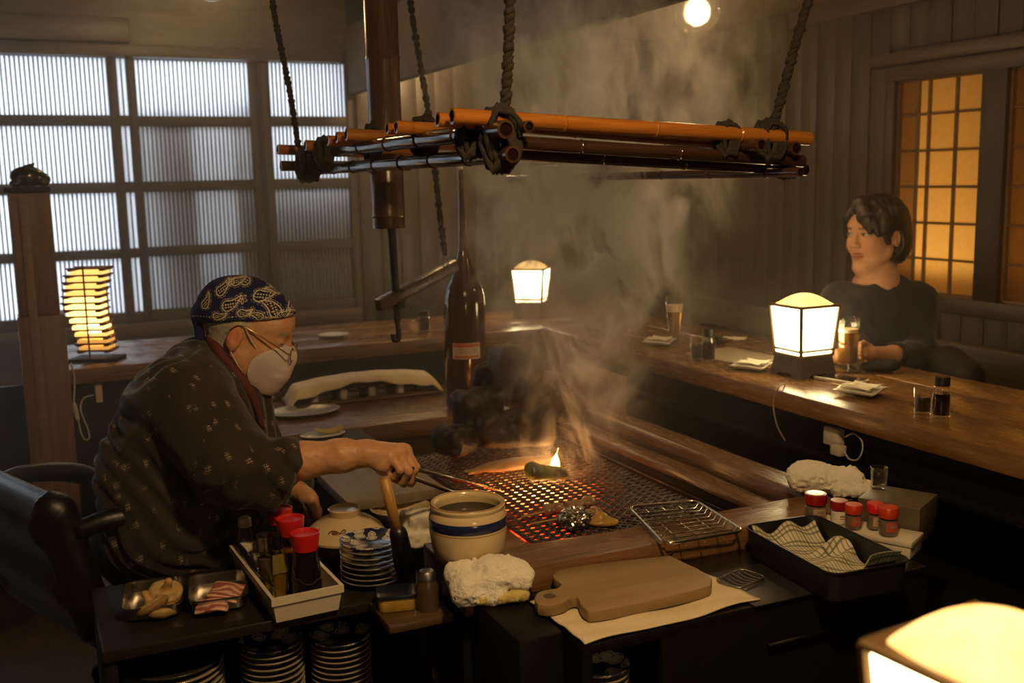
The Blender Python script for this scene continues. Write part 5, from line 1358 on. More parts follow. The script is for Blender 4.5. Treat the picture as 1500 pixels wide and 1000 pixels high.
tw([('+', s_box((0.010, 0.004, 0.040), (0.070, 0.042, 0.016), 0.014), 0), ('+', s_cap((-0.056, -0.026, 0.032), (-0.050, 0.034, 0.036), 0.027), 0.02), ('+', s_box((-0.02, 0.0, 0.018), (0.050, 0.042, 0.014), 0.012), 0.012), ('+', s_ell((0.02, 0.01, 0.058), (0.045, 0.030, 0.012)), 0.015)], (-0.11, -0.07, -0.01), (0.11, 0.08, 0.08), 'upper_fold', TERRY, 3)
tw([('+', s_box((0.022, -0.004, 0.013), (0.052, 0.040, 0.010), 0.008), 0)], (-0.10, -0.07, -0.01), (0.10, 0.07, 0.05), 'lower_fold', plain('yellowed_terry', (0.66, 0.52, 0.20), (0.5, 0.38, 0.12), rough=1.0, scale=330, bs=0.8, bd=0.003), 6)

# cloth and cutting board
c00, c10, c11, c01 = [onz(*q, ZS+0.002) for q in ((857, 946), (1115, 880), (992, 822), (776, 882))]
n = 40; U, V_ = np.meshgrid(np.linspace(0, 1, n), np.linspace(0, 1, n), indexing='ij')
P = (1-U)[..., None]*((1-V_)[..., None]*c00+V_[..., None]*c01)+U[..., None]*((1-V_)[..., None]*c10+V_[..., None]*c11)
P[..., 2] += 0.001+0.0016*(1+np.sin(U*17+V_*5))*np.exp(-((V_-0.2)/0.3)**2)+0.0012*(1+np.sin(V_*23+U*9))
P[..., 1] += 0.004*np.sin(U*9)*(1-V_)
solo(MB().sheet(P, 0.002), 'dish_cloth', CLOTH, 'cream cotton cloth spread under the cutting board', 'cloth', smooth=True)
cb = [(783, 882), (787, 873), (800, 868), (815, 866), (822, 860), (812, 852), (811, 845), (826, 838), (880, 829), (975, 819), (985, 820), (1036, 846), (1042, 855), (1030, 866), (930, 889), (870, 900), (858, 897), (850, 889), (846, 880), (836, 880), (825, 887), (803, 892), (788, 890)]
zb_ = ZS+0.031
poly = [onz(x, y-6, zb_) for x, y in cb]
A = sum(poly[i][0]*poly[(i+1) % len(poly)][1]-poly[(i+1) % len(poly)][0]*poly[i][1] for i in range(len(poly)))
if A < 0: poly = poly[::-1]
bq = np.mean(poly, 0); loc = [(p[0]-bq[0], p[1]-bq[1]) for p in poly]
sm = arc_pts([(*p, 0) for p in loc+[loc[0]]], 100)[:-1, :2]
t = thing('cutting_board', 'worn paddle-shaped wooden cutting board with a round handle', 'cutting board', (bq[0], bq[1], ZS+0.0085))
MB().prism([tuple(p) for p in sm], 0.0, 0.0215, 0.003).build('board', wood('worn_board', (0.30, 0.19, 0.085), (0.20, 0.12, 0.05), 'x', 9, 0.5, 0.25, dark=(0.12, 0.07, 0.028)), t)
hp = onz(805, 872, zb_); MB().lathe([(0, 0.0216), (0.012, 0.0216), (0.011, 0.0222), (0, 0.0222)], (hp[0]-bq[0], hp[1]-bq[1], 0), 20).build('hole_shade_disc', plain('hole_shade', (0.09, 0.055, 0.025), rough=0.8), t)  # flat disc on the board, its dark colour imitating the shade in a hole
# steel sheet with a small coil behind the cloth
s_ = onz(1120, 858, ZS+0.001)
solo(MB().box((s_[0]-0.12, s_[1]-0.07, 0), (s_[0]+0.10, s_[1]+0.10, 0).__class__((s_[0]+0.10, s_[1]+0.10, 0)), 0) if False else MB().box((s_[0]-0.08, s_[1]-0.075, ZS+0.0005), (s_[0]+0.11, s_[1]+0.10, ZS+0.003), 0.0006), 'steel_sheet', plain('dull_dark_steel', (0.10, 0.095, 0.085), rough=0.35, metal=0.8, scale=40, bs=0.05), 'dull steel sheet on the cabinet top beside the cloth', 'sheet')
q = onz(1085, 848, ZS+0.008)
t = thing('wire_strainer', 'small bent wire strainer frame on the steel sheet', 'strainer', (q[0], q[1], ZS+0.0035), 0.3)
MB().tube([(x, y, 0.006) for x, y in rrect(0.085, 0.06, 0.012)], 0.002, 6, closed=True).build('rim', STEELD, t, True)
for i in range(6): MB().tube(arc_pts([(-0.04+0.0135*i, -0.03, 0.006), (-0.035+0.0135*i, 0, 0.002), (-0.03+0.0135*i, 0.03, 0.006)], 10), 0.0014, 5).build('wire', STEELD, t, True)

# black deep tray with checked cloth
kz = ZS+0.066
e = [onz(*q, kz) for q in ((1096, 775), (1230, 848), (1321, 806), (1188, 752))]
ctr = sum(e)/4; ux = e[1]-e[0]; ang = math.atan2(ux[1], ux[0]); lx = np.linalg.norm(ux[:2]); wy = np.linalg.norm((e[3]-e[0])[:2])
t = thing('black_tray', 'deep black plastic tray lined with a checked cloth', 'tray', (ctr[0], ctr[1], ZS+0.0035), ang)
rings = []
for (f, z) in ((0.94, 0), (0.97, 0.004), (1.0, 0.062), (1.02, 0.062), (1.02, 0.059), (0.985, 0.059), (0.93, 0.006), (0.90, 0.004)):
    rings.append([(x, y, z) for x, y in rrect(lx*f, wy*f, 0.025, 5)])
m = len(rings[0]); V = [q for r in rings for q in r]; f = []
for i in range(len(rings)-1):
    for j in range(m): k = (j+1) % m; f.append((i*m+j, i*m+k, (i+1)*m+k, (i+1)*m+j))
f.append(tuple(range(m))[::-1]); f.append(tuple((len(rings)-1)*m+j for j in range(m)))
MB().add(V, f).build('body', plain('black_plastic', (0.016, 0.014, 0.013), rough=0.4, bs=0.03), t)
def check_mat():
    m, nt, b, o = node_mat('checked_cloth')
    a = nt.nodes.new('ShaderNodeAttribute'); a.attribute_name = 'Col'
    L(nt, a.outputs['Color'], b.inputs['Base Color']); b.inputs['Roughness'].default_value = 0.95
    bump(nt, b, noise(nt, coords(nt), 300, 2), 0.3, 0.001); return m
n = 90; U, V_ = np.meshgrid(np.linspace(-1, 1, n), np.linspace(-1, 1, n), indexing='ij')
X = U*lx*0.455; Y = V_*wy*0.43
Z = 0.018+0.006*vnoise(np.stack([X, Y, 0*X], -1).reshape(-1, 3), 14, 2).reshape(n, n)+0.004*np.sin(X*48+Y*40)
Z += 0.042*np.clip((-U-0.62)/0.38, 0, 1)**1.3*(0.75+0.25*np.sin(V_*6+1))+0.058*np.clip((U-0.74)/0.24, 0, 1)**1.1*np.clip((V_+0.5)/0.6, 0, 1)+0.034*np.exp(-((U+0.45-0.25*V_)/0.13)**2-((V_-0.75)/0.4)**2)+0.012*np.exp(-((U-0.25+0.3*V_)/0.10)**2)
cu = (np.abs(((U*lx*0.5*90) % 1)-0.5) < 0.10) | (np.abs(((V_*wy*0.5*90) % 1)-0.5) < 0.10)
C = np.where(cu[..., None], np.array([0.10, 0.11, 0.07]), np.array([0.56, 0.50, 0.36]))
solo(MB().sheet(np.stack([X, Y, np.maximum(Z, 0.007)], -1), 0.002, C), 'checked_cloth', check_mat(), 'rumpled cream and grey checked cloth in the black tray', 'cloth', at=(ctr[0], ctr[1], ZS+0.0045), rotz=ang, smooth=True)

# white box with spice jars
w0 = onz(1180, 765, ZS+0.055); w1 = onz(1336, 818, ZS)
wbx = thing('spice_box', 'low white lidded box under the red-capped spice jars', 'box', (0, 0, 0))
wa, wbb, wc = onz(1186, 760, ZS+0.056), onz(1333, 788, ZS+0.056), onz(1337, 818, ZS+0.001)
ax = wbb-wa; ang2 = math.atan2(ax[1], ax[0]); lw_ = np.linalg.norm(ax[:2])
pw = onz(1333, 820, ZS+0.0005)
d_ = ax[:2]/lw_; orig = np.array([pw[0]-d_[0]*0.235, pw[1]-d_[1]*0.235, ZS+0.0005])
wbx.location = [float(v) for v in orig]; wbx.rotation_euler = (0, 0, ang2)
MB().box((0, 0, 0), (0.235, 0.075, 0.026), 0.002).build('body', WHITEP, wbx)
MB().box((-0.003, -0.003, 0.026), (0.238, 0.078, 0.038), 0.002).build('lid', WHITEP, wbx)
def in_box(u, v, z=0.039):
    c, s = math.cos(ang2), math.sin(ang2); return np.array([orig[0]+c*u-s*v, orig[1]+s*u+c*v, ZS+z])
PEP = plain('ground_pepper', (0.20, 0.14, 0.08), (0.12, 0.08, 0.045), rough=0.9, scale=260)
PLBL = plain('buff_label', (0.44, 0.34, 0.20), (0.30, 0.22, 0.12), rough=0.6, scale=120, bs=0)
RLBL = plain('red_label', (0.48, 0.06, 0.02), (0.40, 0.10, 0.05), rough=0.5, scale=90, bs=0)
RED2 = plain('dark_red_plastic', (0.36, 0.012, 0.010), rough=0.3, bs=0); RED3 = plain('orange_red_plastic', (0.62, 0.05, 0.012), rough=0.35, bs=0)
def spice(p, r, h, label, capm, fillm, labm, metal_top=False):
    t = thing('spice_jar', label, 'jar', p, 0.0, 'red-capped spice jars')
    MB().lathe([(0, 0), (r*0.95, 0), (r, 0.004), (r, h*0.58), (r*0.88, h*0.66), (0, h*0.66)], seg=26).build('jar', GLASS, t, True)
    MB().lathe([(0, 0.003), (r*0.93, 0.003), (r*0.93, h*0.56), (0, h*0.56)], seg=24).build('spice', fillm, t)
    MB().lathe([(0, h*0.64), (r*0.98, h*0.64), (r*1.02, h*0.70), (r*1.02, h*0.97), (r*0.95, h), (0, h)], seg=26).build('cap', capm, t)
    if metal_top: MB().lathe([(0, h), (r*0.82, h), (r*0.80, h+0.0012), (0, h+0.0015)], seg=24).build('cap_disc', WHITEC, t)
    a0 = math.atan2(-p[1], -p[0])+0.5; ang_ = np.linspace(a0-0.7, a0+0.7, 9)
    Pg = np.array([[(r*1.01*math.cos(a), r*1.01*math.sin(a), z) for z in (h*0.18, h*0.52)] for a in ang_])
    lb = MB().grid(Pg).build('label', labm, t, True)
    for kk, (q0, q1, m_) in enumerate(((0.25, 0.29, RLBL), (0.34, 0.42, LBK))):
        Pg = np.array([[(r*1.02*math.cos(a), r*1.02*math.sin(a), z) for z in (h*q0, h*q1)] for a in np.linspace(a0-0.35, a0+0.4, 6)])
        MB().grid(Pg).build('print_line', m_, lb, True)
def sp(u, v, ytop, r, *a): 
    p = in_box(u, v); spice(p, r, max(0.05, up_at(p, ytop)-p[2]), *a)
sp(0.022, 0.022, 722, 0.0235, 'largest spice jar with a pale disc on its dark red cap', RED2, PEP, PLBL, True)
sp(0.070, 0.034, 732, 0.0185, 'spice jar of white salt with a maroon cap', RED2, PAPERW, PAPERW)
sp(0.108, 0.018, 738, 0.0180, 'slim spice jar with an orange-red cap and printed label', RED3, PEP, RLBL)
sp(0.146, 0.042, 736, 0.0175, 'spice jar half hidden behind the orange-red capped ones', REDP, PEP, PLBL)
sp(0.182, 0.019, 742, 0.0200, 'spice jar with an orange-red cap and a bright red label by the checked cloth', RED3, PEP, RLBL)
# wood box behind the jars, glass, terry towel on the rail corner, steel plate
q = in_box(0.15, 0.140, 0.0)
solo(MB().box((-0.06, -0.05, 0), (0.075, 0.075, 0.085), 0.003), 'wooden_box', wood('grey_brown_box', (0.12, 0.085, 0.05), (0.07, 0.048, 0.028), 'x', 10, 0.4), 'small dark wooden box behind the spice jars', 'box', at=(q[0], q[1], ZS+0.0005), rotz=ang2)
q = in_box(0.105, 0.180, 0.0865)
tumbler(q, 0.019, max(0.05, up_at(q, 697)-q[2]), 'plain glass tumbler on the small wooden box behind the terry towel')
tq = onz(1212, 722, ZR+0.001)
terry((tq[0], tq[1]+0.01, ZR+0.006), [('+', s_box((0, 0, 0.026), (0.085, 0.045, 0.026), 0.022), 0), ('+', s_ell((-0.03, 0.0, 0.045), (0.05, 0.04, 0.022)), 0.02), ('+', s_box((0.06, -0.02, 0.012), (0.05, 0.04, 0.013), 0.01), 0.012)], (-0.14, -0.10, -0.02), (0.15, 0.10, 0.1), 0.003, math.radians(-32), 'fluffy white terry towel bunched on the hearth rail corner', 'bunched_towel', 12, amp=0.005)
sp_ = onz(1310, 826, ZS)
solo(MB().box((-0.10, -0.05, 0), (0.055, 0.03, 0.002)), 'steel_plate', STEELD, 'thin steel plate at the cabinet corner under the white box', 'plate', at=(CX1-0.07, CY0+0.055, ZS+0.0004)) if False else None

# wire rack leaning on the near rail
wr_ = [onz(*q, z) for q, z in (((921, 742), ZR+0.014), ((975, 797), ZR+0.014), ((1090, 777), ZR+0.014), ((1020, 733), ZR+0.014))]
wc_ = sum(wr_)/4
t = thing('wire_rack', 'bright chrome wire rack resting across the near hearth rail', 'rack', wc_)
def corner_loop(c, rr=0.14, n=6):
    out = []
    for i in range(4):
        p, a, b = c[i], c[(i-1) % 4], c[(i+1) % 4]
        s_, e_ = p+(a-p)*rr, p+(b-p)*rr
        for k in range(n+1):
            u = k/n; out.append((1-u)**2*s_+2*u*(1-u)*p+u*u*e_)
    return np.array(out)
MB().tube(corner_loop(wr_, 0.12), 0.0034, 8, closed=True).build('rim_wire', CHROME, t, True, world=True)
for i in range(1, 10):
    u = i/10
    a, b = wr_[0]+(wr_[3]-wr_[0])*0+(wr_[1]-wr_[0])*u, wr_[3]+(wr_[2]-wr_[3])*u
    d = b-a; pts = [a+d*0.0, a+d*0.04+[0, 0, .001], a+d*0.08+[0, 0, -.010], a+d*0.92+[0, 0, -.010], a+d*0.96+[0, 0, .001], b]
    MB().tube(pts, 0.0021, 6).build('cross_wire', CHROME, t, True, world=True)
for u in (0.25, 0.5, 0.75):
    a, b = wr_[0]+(wr_[3]-wr_[0])*u, wr_[1]+(wr_[2]-wr_[1])*u
    MB().tube([a-[0, 0, .011], b-[0, 0, .011]], 0.0014, 6).build('cross_wire', CHROME, t, True, world=True)

# ================================================================== FOOD ON THE GRILL
zf = ZM+0.004
q = onz(803, 705, zf)
def paint_pep(v):
    c = np.tile(np.array([0.075, 0.15, 0.030]), (len(v), 1)); k = vnoise(v, 45, 3); c *= (1+0.5*k)[:, None]; c[k < -0.35] = (0.02, 0.025, 0.010); return c
mb = sdf_mb([('+', s_cap((-0.038, 0, 0.026), (0.036, -0.006, 0.018), 0.026, 0.017), 0), ('+', s_ell((-0.045, 0.004, 0.034), (0.018, 0.02, 0.018)), 0.012), ('+', s_cap((0.03, -0.006, 0.02), (0.052, -0.01, 0.012), 0.012, 0.006), 0.01), ('-', s_cap((-0.055, 0.0, 0.068), (0.04, -0.012, 0.05), 0.006), 0.012)], (-0.09, -0.05, -0.01), (0.08, 0.05, 0.08), 0.0028, lambda p: 0.003*vnoise(p, 60, 5), paint=paint_pep)
mb.move(frame((0.95, -0.3, 0), (0, 0, 1), (q[0], q[1], zf+0.004)))
solo(mb, 'green_pepper', vcol('grilled_green', 0.35, 0, 0.5, 80, 0.3, 0.003), 'charred green pepper in front of the flame on the grill net', 'pepper', smooth=True)
# long fish
fa, fb = onz(690, 690, zf+0.012), onz(812, 672, zf+0.012)
d = fb-fa; ln = np.linalg.norm(d)
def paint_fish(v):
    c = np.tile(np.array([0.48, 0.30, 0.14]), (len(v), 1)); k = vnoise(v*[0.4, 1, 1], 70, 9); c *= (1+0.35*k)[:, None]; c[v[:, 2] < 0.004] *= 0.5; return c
mb = sdf_mb([('+', s_ell((ln*0.5, 0, 0.012), (ln*0.44, 0.040, 0.015)), 0), ('+', s_cap((ln*0.08, 0, 0.007), (-0.012, 0.012, 0.007), 0.007, 0.004), 0.008), ('+', s_cap((ln*0.08, 0, 0.007), (-0.012, -0.012, 0.007), 0.007, 0.004), 0.008), ('+', s_ell((ln*0.90, 0, 0.011), (0.028, 0.018, 0.011)), 0.01)], (-0.04, -0.05, -0.01), (ln+0.03, 0.05, 0.04), 0.003, lambda p: 0.001*vnoise(p, 90, 3), paint=paint_fish)
mb.move(frame(d, (0, 0, 1), fa-[0, 0, 0.012-0.003]))
solo(mb, 'grilled_fish', vcol('grilled_fish_skin', 0.4, 0, 0.5, 120, 0.3, 0.002), 'long pale fish lying along the back of the grill net', 'fish', smooth=True)
# skewered meat
def skewer(pa, pb_, pst, label, seed):
    a, b, s0 = onz(*pa, zf+0.012), onz(*pb_, zf+0.012), onz(*pst, zf+0.012)
    t = thing('meat_skewer', label, 'skewer', a-[0, 0, 0.012], 0, 'meat skewers on the grill net')
    MB().tube([s0, b], 0.0022, 6).build('stick', plain('bamboo_stick', (0.55, 0.38, 0.14), rough=0.6), t, True, world=True)
    for k in range(5):
        p = a+(b-a)*(k+0.5)/5; rr = (0.016, 0.020, 0.012)
        def pm(v): c = np.tile(np.array([0.30, 0.17, 0.09]), (len(v), 1)); c *= (1+0.5*vnoise(v, 90, seed+k))[:, None]; return c
        mb = sdf_mb([('+', s_ell((0, 0, 0), rr), 0)], (-0.03,)*3, (0.03,)*3, 0.003, lambda q, k=k: 0.005*vnoise(q, 55, seed+k), paint=pm)
        T = np.eye(4); T[:3, 3] = p; mb.move(T); mb.build('meat_piece', vcol('grilled_meat', 0.35, 0, 0.5, 90, 0.3, 0.003), t, True, world=True)
skewer((795, 748), (868, 733), (763, 757), 'meat skewer nearer the green pepper on the grill net', 3)
skewer((818, 760), (880, 748), (777, 767), 'meat skewer tucked behind the foil ball on the grill net', 23)
# foil ball
q = onz(842, 775, zf)
bm = bmesh.new(); bmesh.ops.create_icosphere(bm, subdivisions=4, radius=1.0)
vv = np.array([v.co for v in bm.verts]); dsp = 1+0.22*vnoise(vv, 3.0, 4)+0.16*vnoise(vv, 6.5, 5)+0.08*vnoise(vv, 13, 6)
for v, k in zip(bm.verts, dsp): v.co = Vector((v.co.x*0.040*k, v.co.y*0.034*k, v.co.z*0.026*k))
mb = MB().bm(bm); T = np.eye(4); T[:3, 3] = (q[0], q[1], zf+0.028); mb.move(T)
solo(mb, 'foil_parcel', plain('crumpled_foil', (0.85, 0.80, 0.72), rough=0.22, metal=1.0, scale=60, bs=0.6, bd=0.004), 'crumpled silver foil parcel at the near edge of the grill net', 'foil', smooth=False)
q = onz(880, 770, zf)
mb = sdf_mb([('+', s_ell((0, 0, 0.008), (0.034, 0.022, 0.009)), 0), ('+', s_ell((0.0, 0.004, 0.016), (0.016, 0.014, 0.014)), 0.014), ('+', s_ell((0.022, -0.006, 0.006), (0.022, 0.012, 0.006)), 0.01)], (-0.06, -0.05, -0.01), (0.06, 0.05, 0.05), 0.0028, lambda p: 0.002*vnoise(p, 60, 3))
mb.move(frame((0.95, -0.3, 0), (0, 0, 1), (q[0], q[1], zf+0.003)))
solo(mb, 'ginger_piece', plain('ochre_ginger', (0.50, 0.30, 0.07), (0.36, 0.20, 0.04), rough=0.4, scale=60), 'lumpy ochre mushroom piece beside the foil parcel', 'food', smooth=True)
# flame
fq = onz(812, 690, zf+0.006)
def flame_mat():
    m = bpy.data.materials.new('flame'); m.use_nodes = True; nt = m.node_tree; nt.nodes.remove(nt.nodes['Principled BSDF'])
    e_ = nt.nodes.new('ShaderNodeEmission'); e_.inputs[0].default_value = (1.0, 0.50, 0.13, 1); e_.inputs[1].default_value = 12
    tr_ = nt.nodes.new('ShaderNodeBsdfTransparent'); lw2 = nt.nodes.new('ShaderNodeLayerWeight'); lw2.inputs[0].default_value = 0.35
    mx = nt.nodes.new('ShaderNodeMixShader'); L(nt, lw2.outputs['Facing'], mx.inputs[0]); L(nt, e_.outputs[0], mx.inputs[1]); L(nt, tr_.outputs[0], mx.inputs[2])
    L(nt, mx.outputs[0], nt.nodes['Material Output'].inputs[0]); return m
FLM = flame_mat()
def flame(p, h, lean, label):
    pts = arc_pts([p, p+[lean*0.2, 0, h*0.35], p+[lean*0.5, 0, h*0.7], p+[lean, 0, h]], 16)
    t_ = np.linspace(0, 1, len(pts)); rad = 0.015*np.sin(np.clip(t_*1.15+0.12, 0, 1)*PI)**0.8*(1-t_*0.4)+0.0006
    return solo(MB().tube(pts, rad, 10), 'flame', FLM, label, 'flame', 'flames licking through the net', smooth=True)
flame(fq, 0.066, 0.014, 'tall bright tongue of flame behind the green pepper')
flame(onz(800, 690, zf+0.004), 0.022, -0.014, 'small low flame at the foot of the tall one')
flame(onz(780, 688, zf+0.004), 0.016, -0.02, 'faint flat flame under the fish')
lamp('fire_light', 'POINT', (fq[0], fq[1], fq[2]+0.03), 0.7, (1.0, 0.45, 0.14), 0.03)


# ================================================================== THINGS ON THE FAR RAIL
zt_ = ZR-0.003
t0 = onz(437, 607, zt_)
tl, tr2 = onz(425, 598, zt_), onz(650, 580, zt_)
dd = tr2-tl; ln = np.linalg.norm(dd[:2]); an = math.atan2(dd[1], dd[0])
t = thing('bottle_tray', 'long shallow tray of small bottles under a draped cream cloth', 'tray', (tl[0], tl[1]-0.01, zt_), 0.0)
MB().box((0.0, 0.0, 0), (ln, 0.13, 0.006), 0.002).build('tray', W_MID, t)
for i in range(13):
    x = 0.06+(ln-0.12)*i/12
    m_ = SOYB if i % 3 == 0 else (WHITEC if i % 3 == 1 else GLASS)
    b_ = MB().lathe([(0, 0.007), (0.013, 0.007), (0.014, 0.012), (0.014, 0.034), (0.009, 0.040), (0, 0.040)], (x, 0.045, 0), 14).build('small_bottle', m_, t)
n1, n2 = 60, 16; U, V_ = np.meshgrid(np.linspace(0, 1, n1), np.linspace(0, 1, n2), indexing='ij')
hx_ = 0.046+0.030*np.sin(np.clip(U, 0, 1)*PI)**0.7
Xc = -0.005+(ln+0.03)*U+0.02*(V_-0.5); Yc = -0.014+0.17*V_
edge = np.clip((0.16-V_)/0.16, 0, 1)
Zc = hx_-edge*(0.022+0.010*np.sin(U*9+0.5))+0.003*np.sin(U*34)*(1-V_)-0.030*np.clip((V_-0.8)/0.2, 0, 1)
Zc -= np.clip((0.06-U)/0.06, 0, 1)*0.046+np.clip((U-0.93)/0.07, 0, 1)*0.040
solo(MB().sheet(np.stack([Xc, Yc, np.maximum(Zc, 0.003)], -1), 0.002), 'draped_cloth', CLOTH, 'cream cloth draped over the row of small bottles', 'cloth', at=(tl[0], tl[1]-0.01, zt_+0.006), smooth=True)
q = onz(442, 604, zt_)
t = thing('metal_platter', 'oval aluminium platter on the rail next to the cloth-covered bottles', 'platter', (q[0], q[1]-0.02, zt_+0.0005))
m_ = MB().lathe([(0, 0.0), (0.095, 0.0), (0.105, 0.008), (0.122, 0.011), (0.124, 0.013), (0.121, 0.014), (0.103, 0.011), (0.093, 0.004), (0, 0.003)], seg=48); m_.v[0][:, 1] *= 0.72; m_.build('platter', STEELD, t, True)
q = onz(398, 584, zt_)
solo(MB().lathe([(0, 0), (0.05, 0), (0.058, 0.028), (0.056, 0.028), (0.048, 0.004), (0, 0.004)], seg=30), 'clear_dish', glassy('milky_plastic', (0.75, 0.72, 0.66), 0.25), 'milky plastic dish by the tied end of the cloth', 'dish', at=(q[0], q[1]+0.03, zt_+0.0005), smooth=True)
q = onz(473, 640, zt_-0.012)
t = thing('straw_scoop', 'pale plate with a woven straw scoop beside the metal platter', 'scoop', (max(q[0], 0.73), q[1], ZR-0.011))
m_ = MB().lathe([(0, 0), (0.055, 0), (0.07, 0.006), (0.068, 0.008), (0, 0.004)], seg=30); m_.v[0][:, 1] *= 0.6; m_.build('plate', WHITEC, t, True)
U, V_ = np.meshgrid(np.linspace(-1, 1, 24), np.linspace(-1, 1, 14), indexing='ij')
MB().sheet(np.stack([0.02+U*0.045*np.sqrt(np.clip(1-(V_*0.6)**2, 0, 1)), V_*0.026, 0.012+0.008*np.abs(U)**2+0.002*((np.arange(24)[:, None]+np.arange(14)[None]) % 2)], -1), 0.0015).build('scoop', plain('straw', (0.52, 0.38, 0.14), (0.36, 0.25, 0.08), rough=0.8, scale=150), t, False)
# white paper packet and tan box near the rail corner
q = onz(792, 560, zt_)
solo(sdf_mb([('+', s_box((0, 0, 0.022), (0.035, 0.025, 0.020), 0.006), 0)], (-0.06, -0.05, -0.01), (0.06, 0.05, 0.06), 0.004, lambda p: 0.006*vnoise(p, 40, 2)).move(frame((1, 0.1, 0), (0, 0, 1), (1.555, 3.33, zt_+0.004))), 'paper_packet', PAPERW, 'crumpled white paper packet behind the sooty lumps', 'packet', smooth=True)
q0, q1 = onz(820, 562, ZR), onz(896, 582, ZR)
solo(MB().box((1.725, 2.99, 0.30), (1.80, 3.30, up_at((1.73, 3.0), 553)), 0.004), 'wooden_crate', W_MID, 'pale wooden box standing between the hearth rail and the counters', 'box')

# ================================================================== PEOPLE
def head_prims(sock=0.013):
    P = [('+', s_ell((-0.012, 0, 0.040), (0.097, 0.077, 0.088)), 0),
         ('+', s_ell((0.030, 0, -0.022), (0.064, 0.060, 0.082)), 0.04)]
    for s in (-1, 1):
        P += [('+', s_cap((0.012, s*0.050, -0.048), (0.070, s*0.014, -0.098), 0.024, 0.018), 0.03),
              ('+', s_ell((0.060, s*0.036, -0.020), (0.030, 0.026, 0.028)), 0.025)]
    P += [('+', s_ell((0.080, 0, -0.094), (0.018, 0.020, 0.016)), 0.025),
          ('+', s_ell((0.076, 0, 0.052), (0.026, 0.050, 0.030)), 0.03),
          ('+', s_cap((0.094, 0, 0.026), (0.112, 0, -0.014), 0.0075, 0.0105), 0.014),
          ('+', s_ell((0.104, 0.010, -0.019), (0.010, 0.008, 0.007)), 0.008), ('+', s_ell((0.104, -0.010, -0.019), (0.010, 0.008, 0.007)), 0.008)]
    for s in (-1, 1):
        P += [('-', s_ell((0.106, s*0.031, 0.018), (0.016, 0.019, 0.010)), 0.012),
              ('+', s_ell((0.081, s*0.031, 0.018), (0.0155, 0.018, 0.012)), 0.005)]
    P += [('+', s_ell((0.095, 0, -0.051), (0.011, 0.021, 0.0055)), 0.006), ('+', s_ell((0.093, 0, -0.060), (0.011, 0.018, 0.0058)), 0.006),
          ('-', s_cap((0.107, 0.020, -0.0555), (0.107, -0.020, -0.0555), 0.0022), 0.003)]
    for s in (-1, 1):
        P += [('+', s_ell((-0.008, s*0.080, 0.000), (0.017, 0.008, 0.031)), 0.008), ('-', s_ell((-0.003, s*0.089, 0.004), (0.009, 0.006, 0.018)), 0.004)]
    return P
def xf(prims, T):
    """prims given in a local frame, evaluated in world space"""
    Ti = np.linalg.inv(T); out = []
    for o, fn, k in prims:
        g = (lambda p, fn=fn: fn(p@Ti[:3, :3].T+Ti[:3, 3]))
        if hasattr(fn, 'c'): g.c = T[:3, :3]@fn.c+T[:3, 3]; g.r = fn.r
        out.append((o, g, k))
    return out
def to_local(v, T): Ti = np.linalg.inv(T); return v@Ti[:3, :3].T+Ti[:3, 3]
def wp(T, p): return (T[:3, :3]@np.array(p, float))+T[:3, 3]
def bounds(pts, pad): p = np.array(pts); return p.min(0)-pad, p.max(0)+pad

# ------------------------------------------------------------------ the cook
cook = thing('person', 'cook in dark patterned jacket, blue bandana and face mask, reaching out with tongs', 'person', (0.28, 2.52, 0))
DR = CR*0.998+CF*0.06                                # the cook faces across the picture, a touch away
pit = math.radians(21)
upw = np.array([0, 0, 1.0]); fwd0 = DR-upw*(DR@upw); fwd0 /= np.linalg.norm(fwd0)
HT = frame(fwd0*math.cos(pit)-upw*math.sin(pit), upw*math.cos(pit)+fwd0*math.sin(pit), dep(358, 490, 2.43))
lat = HT[:3, 1]                                      # cook's own left, away from the camera
HP = head_prims()
W0 = dep(445, 674, 2.19); W1 = dep(535, 664, 2.20)
kn = [dep(572, 668, 2.185), dep(584, 661, 2.20), dep(592, 659, 2.22), dep(595, 660, 2.24)]
pips = [dep(586, 688, 2.18), dep(598, 690, 2.195), dep(606, 687, 2.215), dep(608, 684, 2.235)]
dips = [dep(577, 698, 2.195), dep(589, 705, 2.21), dep(600, 704, 2.225), dep(606, 699, 2.24)]
tips = [dep(566, 694, 2.205), dep(578, 702, 2.22), dep(592, 709, 2.235), dep(602, 708, 2.245)]
frad = [0.0085, 0.0098, 0.0102, 0.0100]
EL = dep(352, 690, 2.22)
sk = xf(HP, HT)
nk0, nk1 = wp(HT, (-0.025, 0, -0.05)), dep(318, 562, 2.45)
sk += [('+', s_cap(nk0, nk1, 0.054, 0.060), 0.03)]
SH = dep(285, 592, 2.29); SHL = dep(305, 590, 2.60)
sk += [('+', s_cap(nk1, SH, 0.055, 0.055), 0.03), ('+', s_cap(nk1, dep(265, 700, 2.47), 0.07, 0.10), 0.04), ('+', s_cap(nk1, SHL, 0.055, 0.055), 0.03),
       ('+', s_cap(SH, EL, 0.050, 0.042), 0.02), ('+', s_cap(EL, W0, 0.043, 0.037), 0.02), ('+', s_cap(W0, dep(500, 667, 2.195), 0.037, 0.033), 0.02), ('+', s_cap(dep(500, 667, 2.195), W1, 0.033, 0.026), 0.02)]
ELL, WL, HL = dep(392, 700, 2.60), dep(428, 712, 2.52), dep(450, 728, 2.47)
sk += [('+', s_cap(SHL, ELL, 0.05, 0.04), 0.02), ('+', s_cap(ELL, WL, 0.038, 0.028), 0.02), ('+', s_cap(WL, HL, 0.026, 0.022), 0.02)]
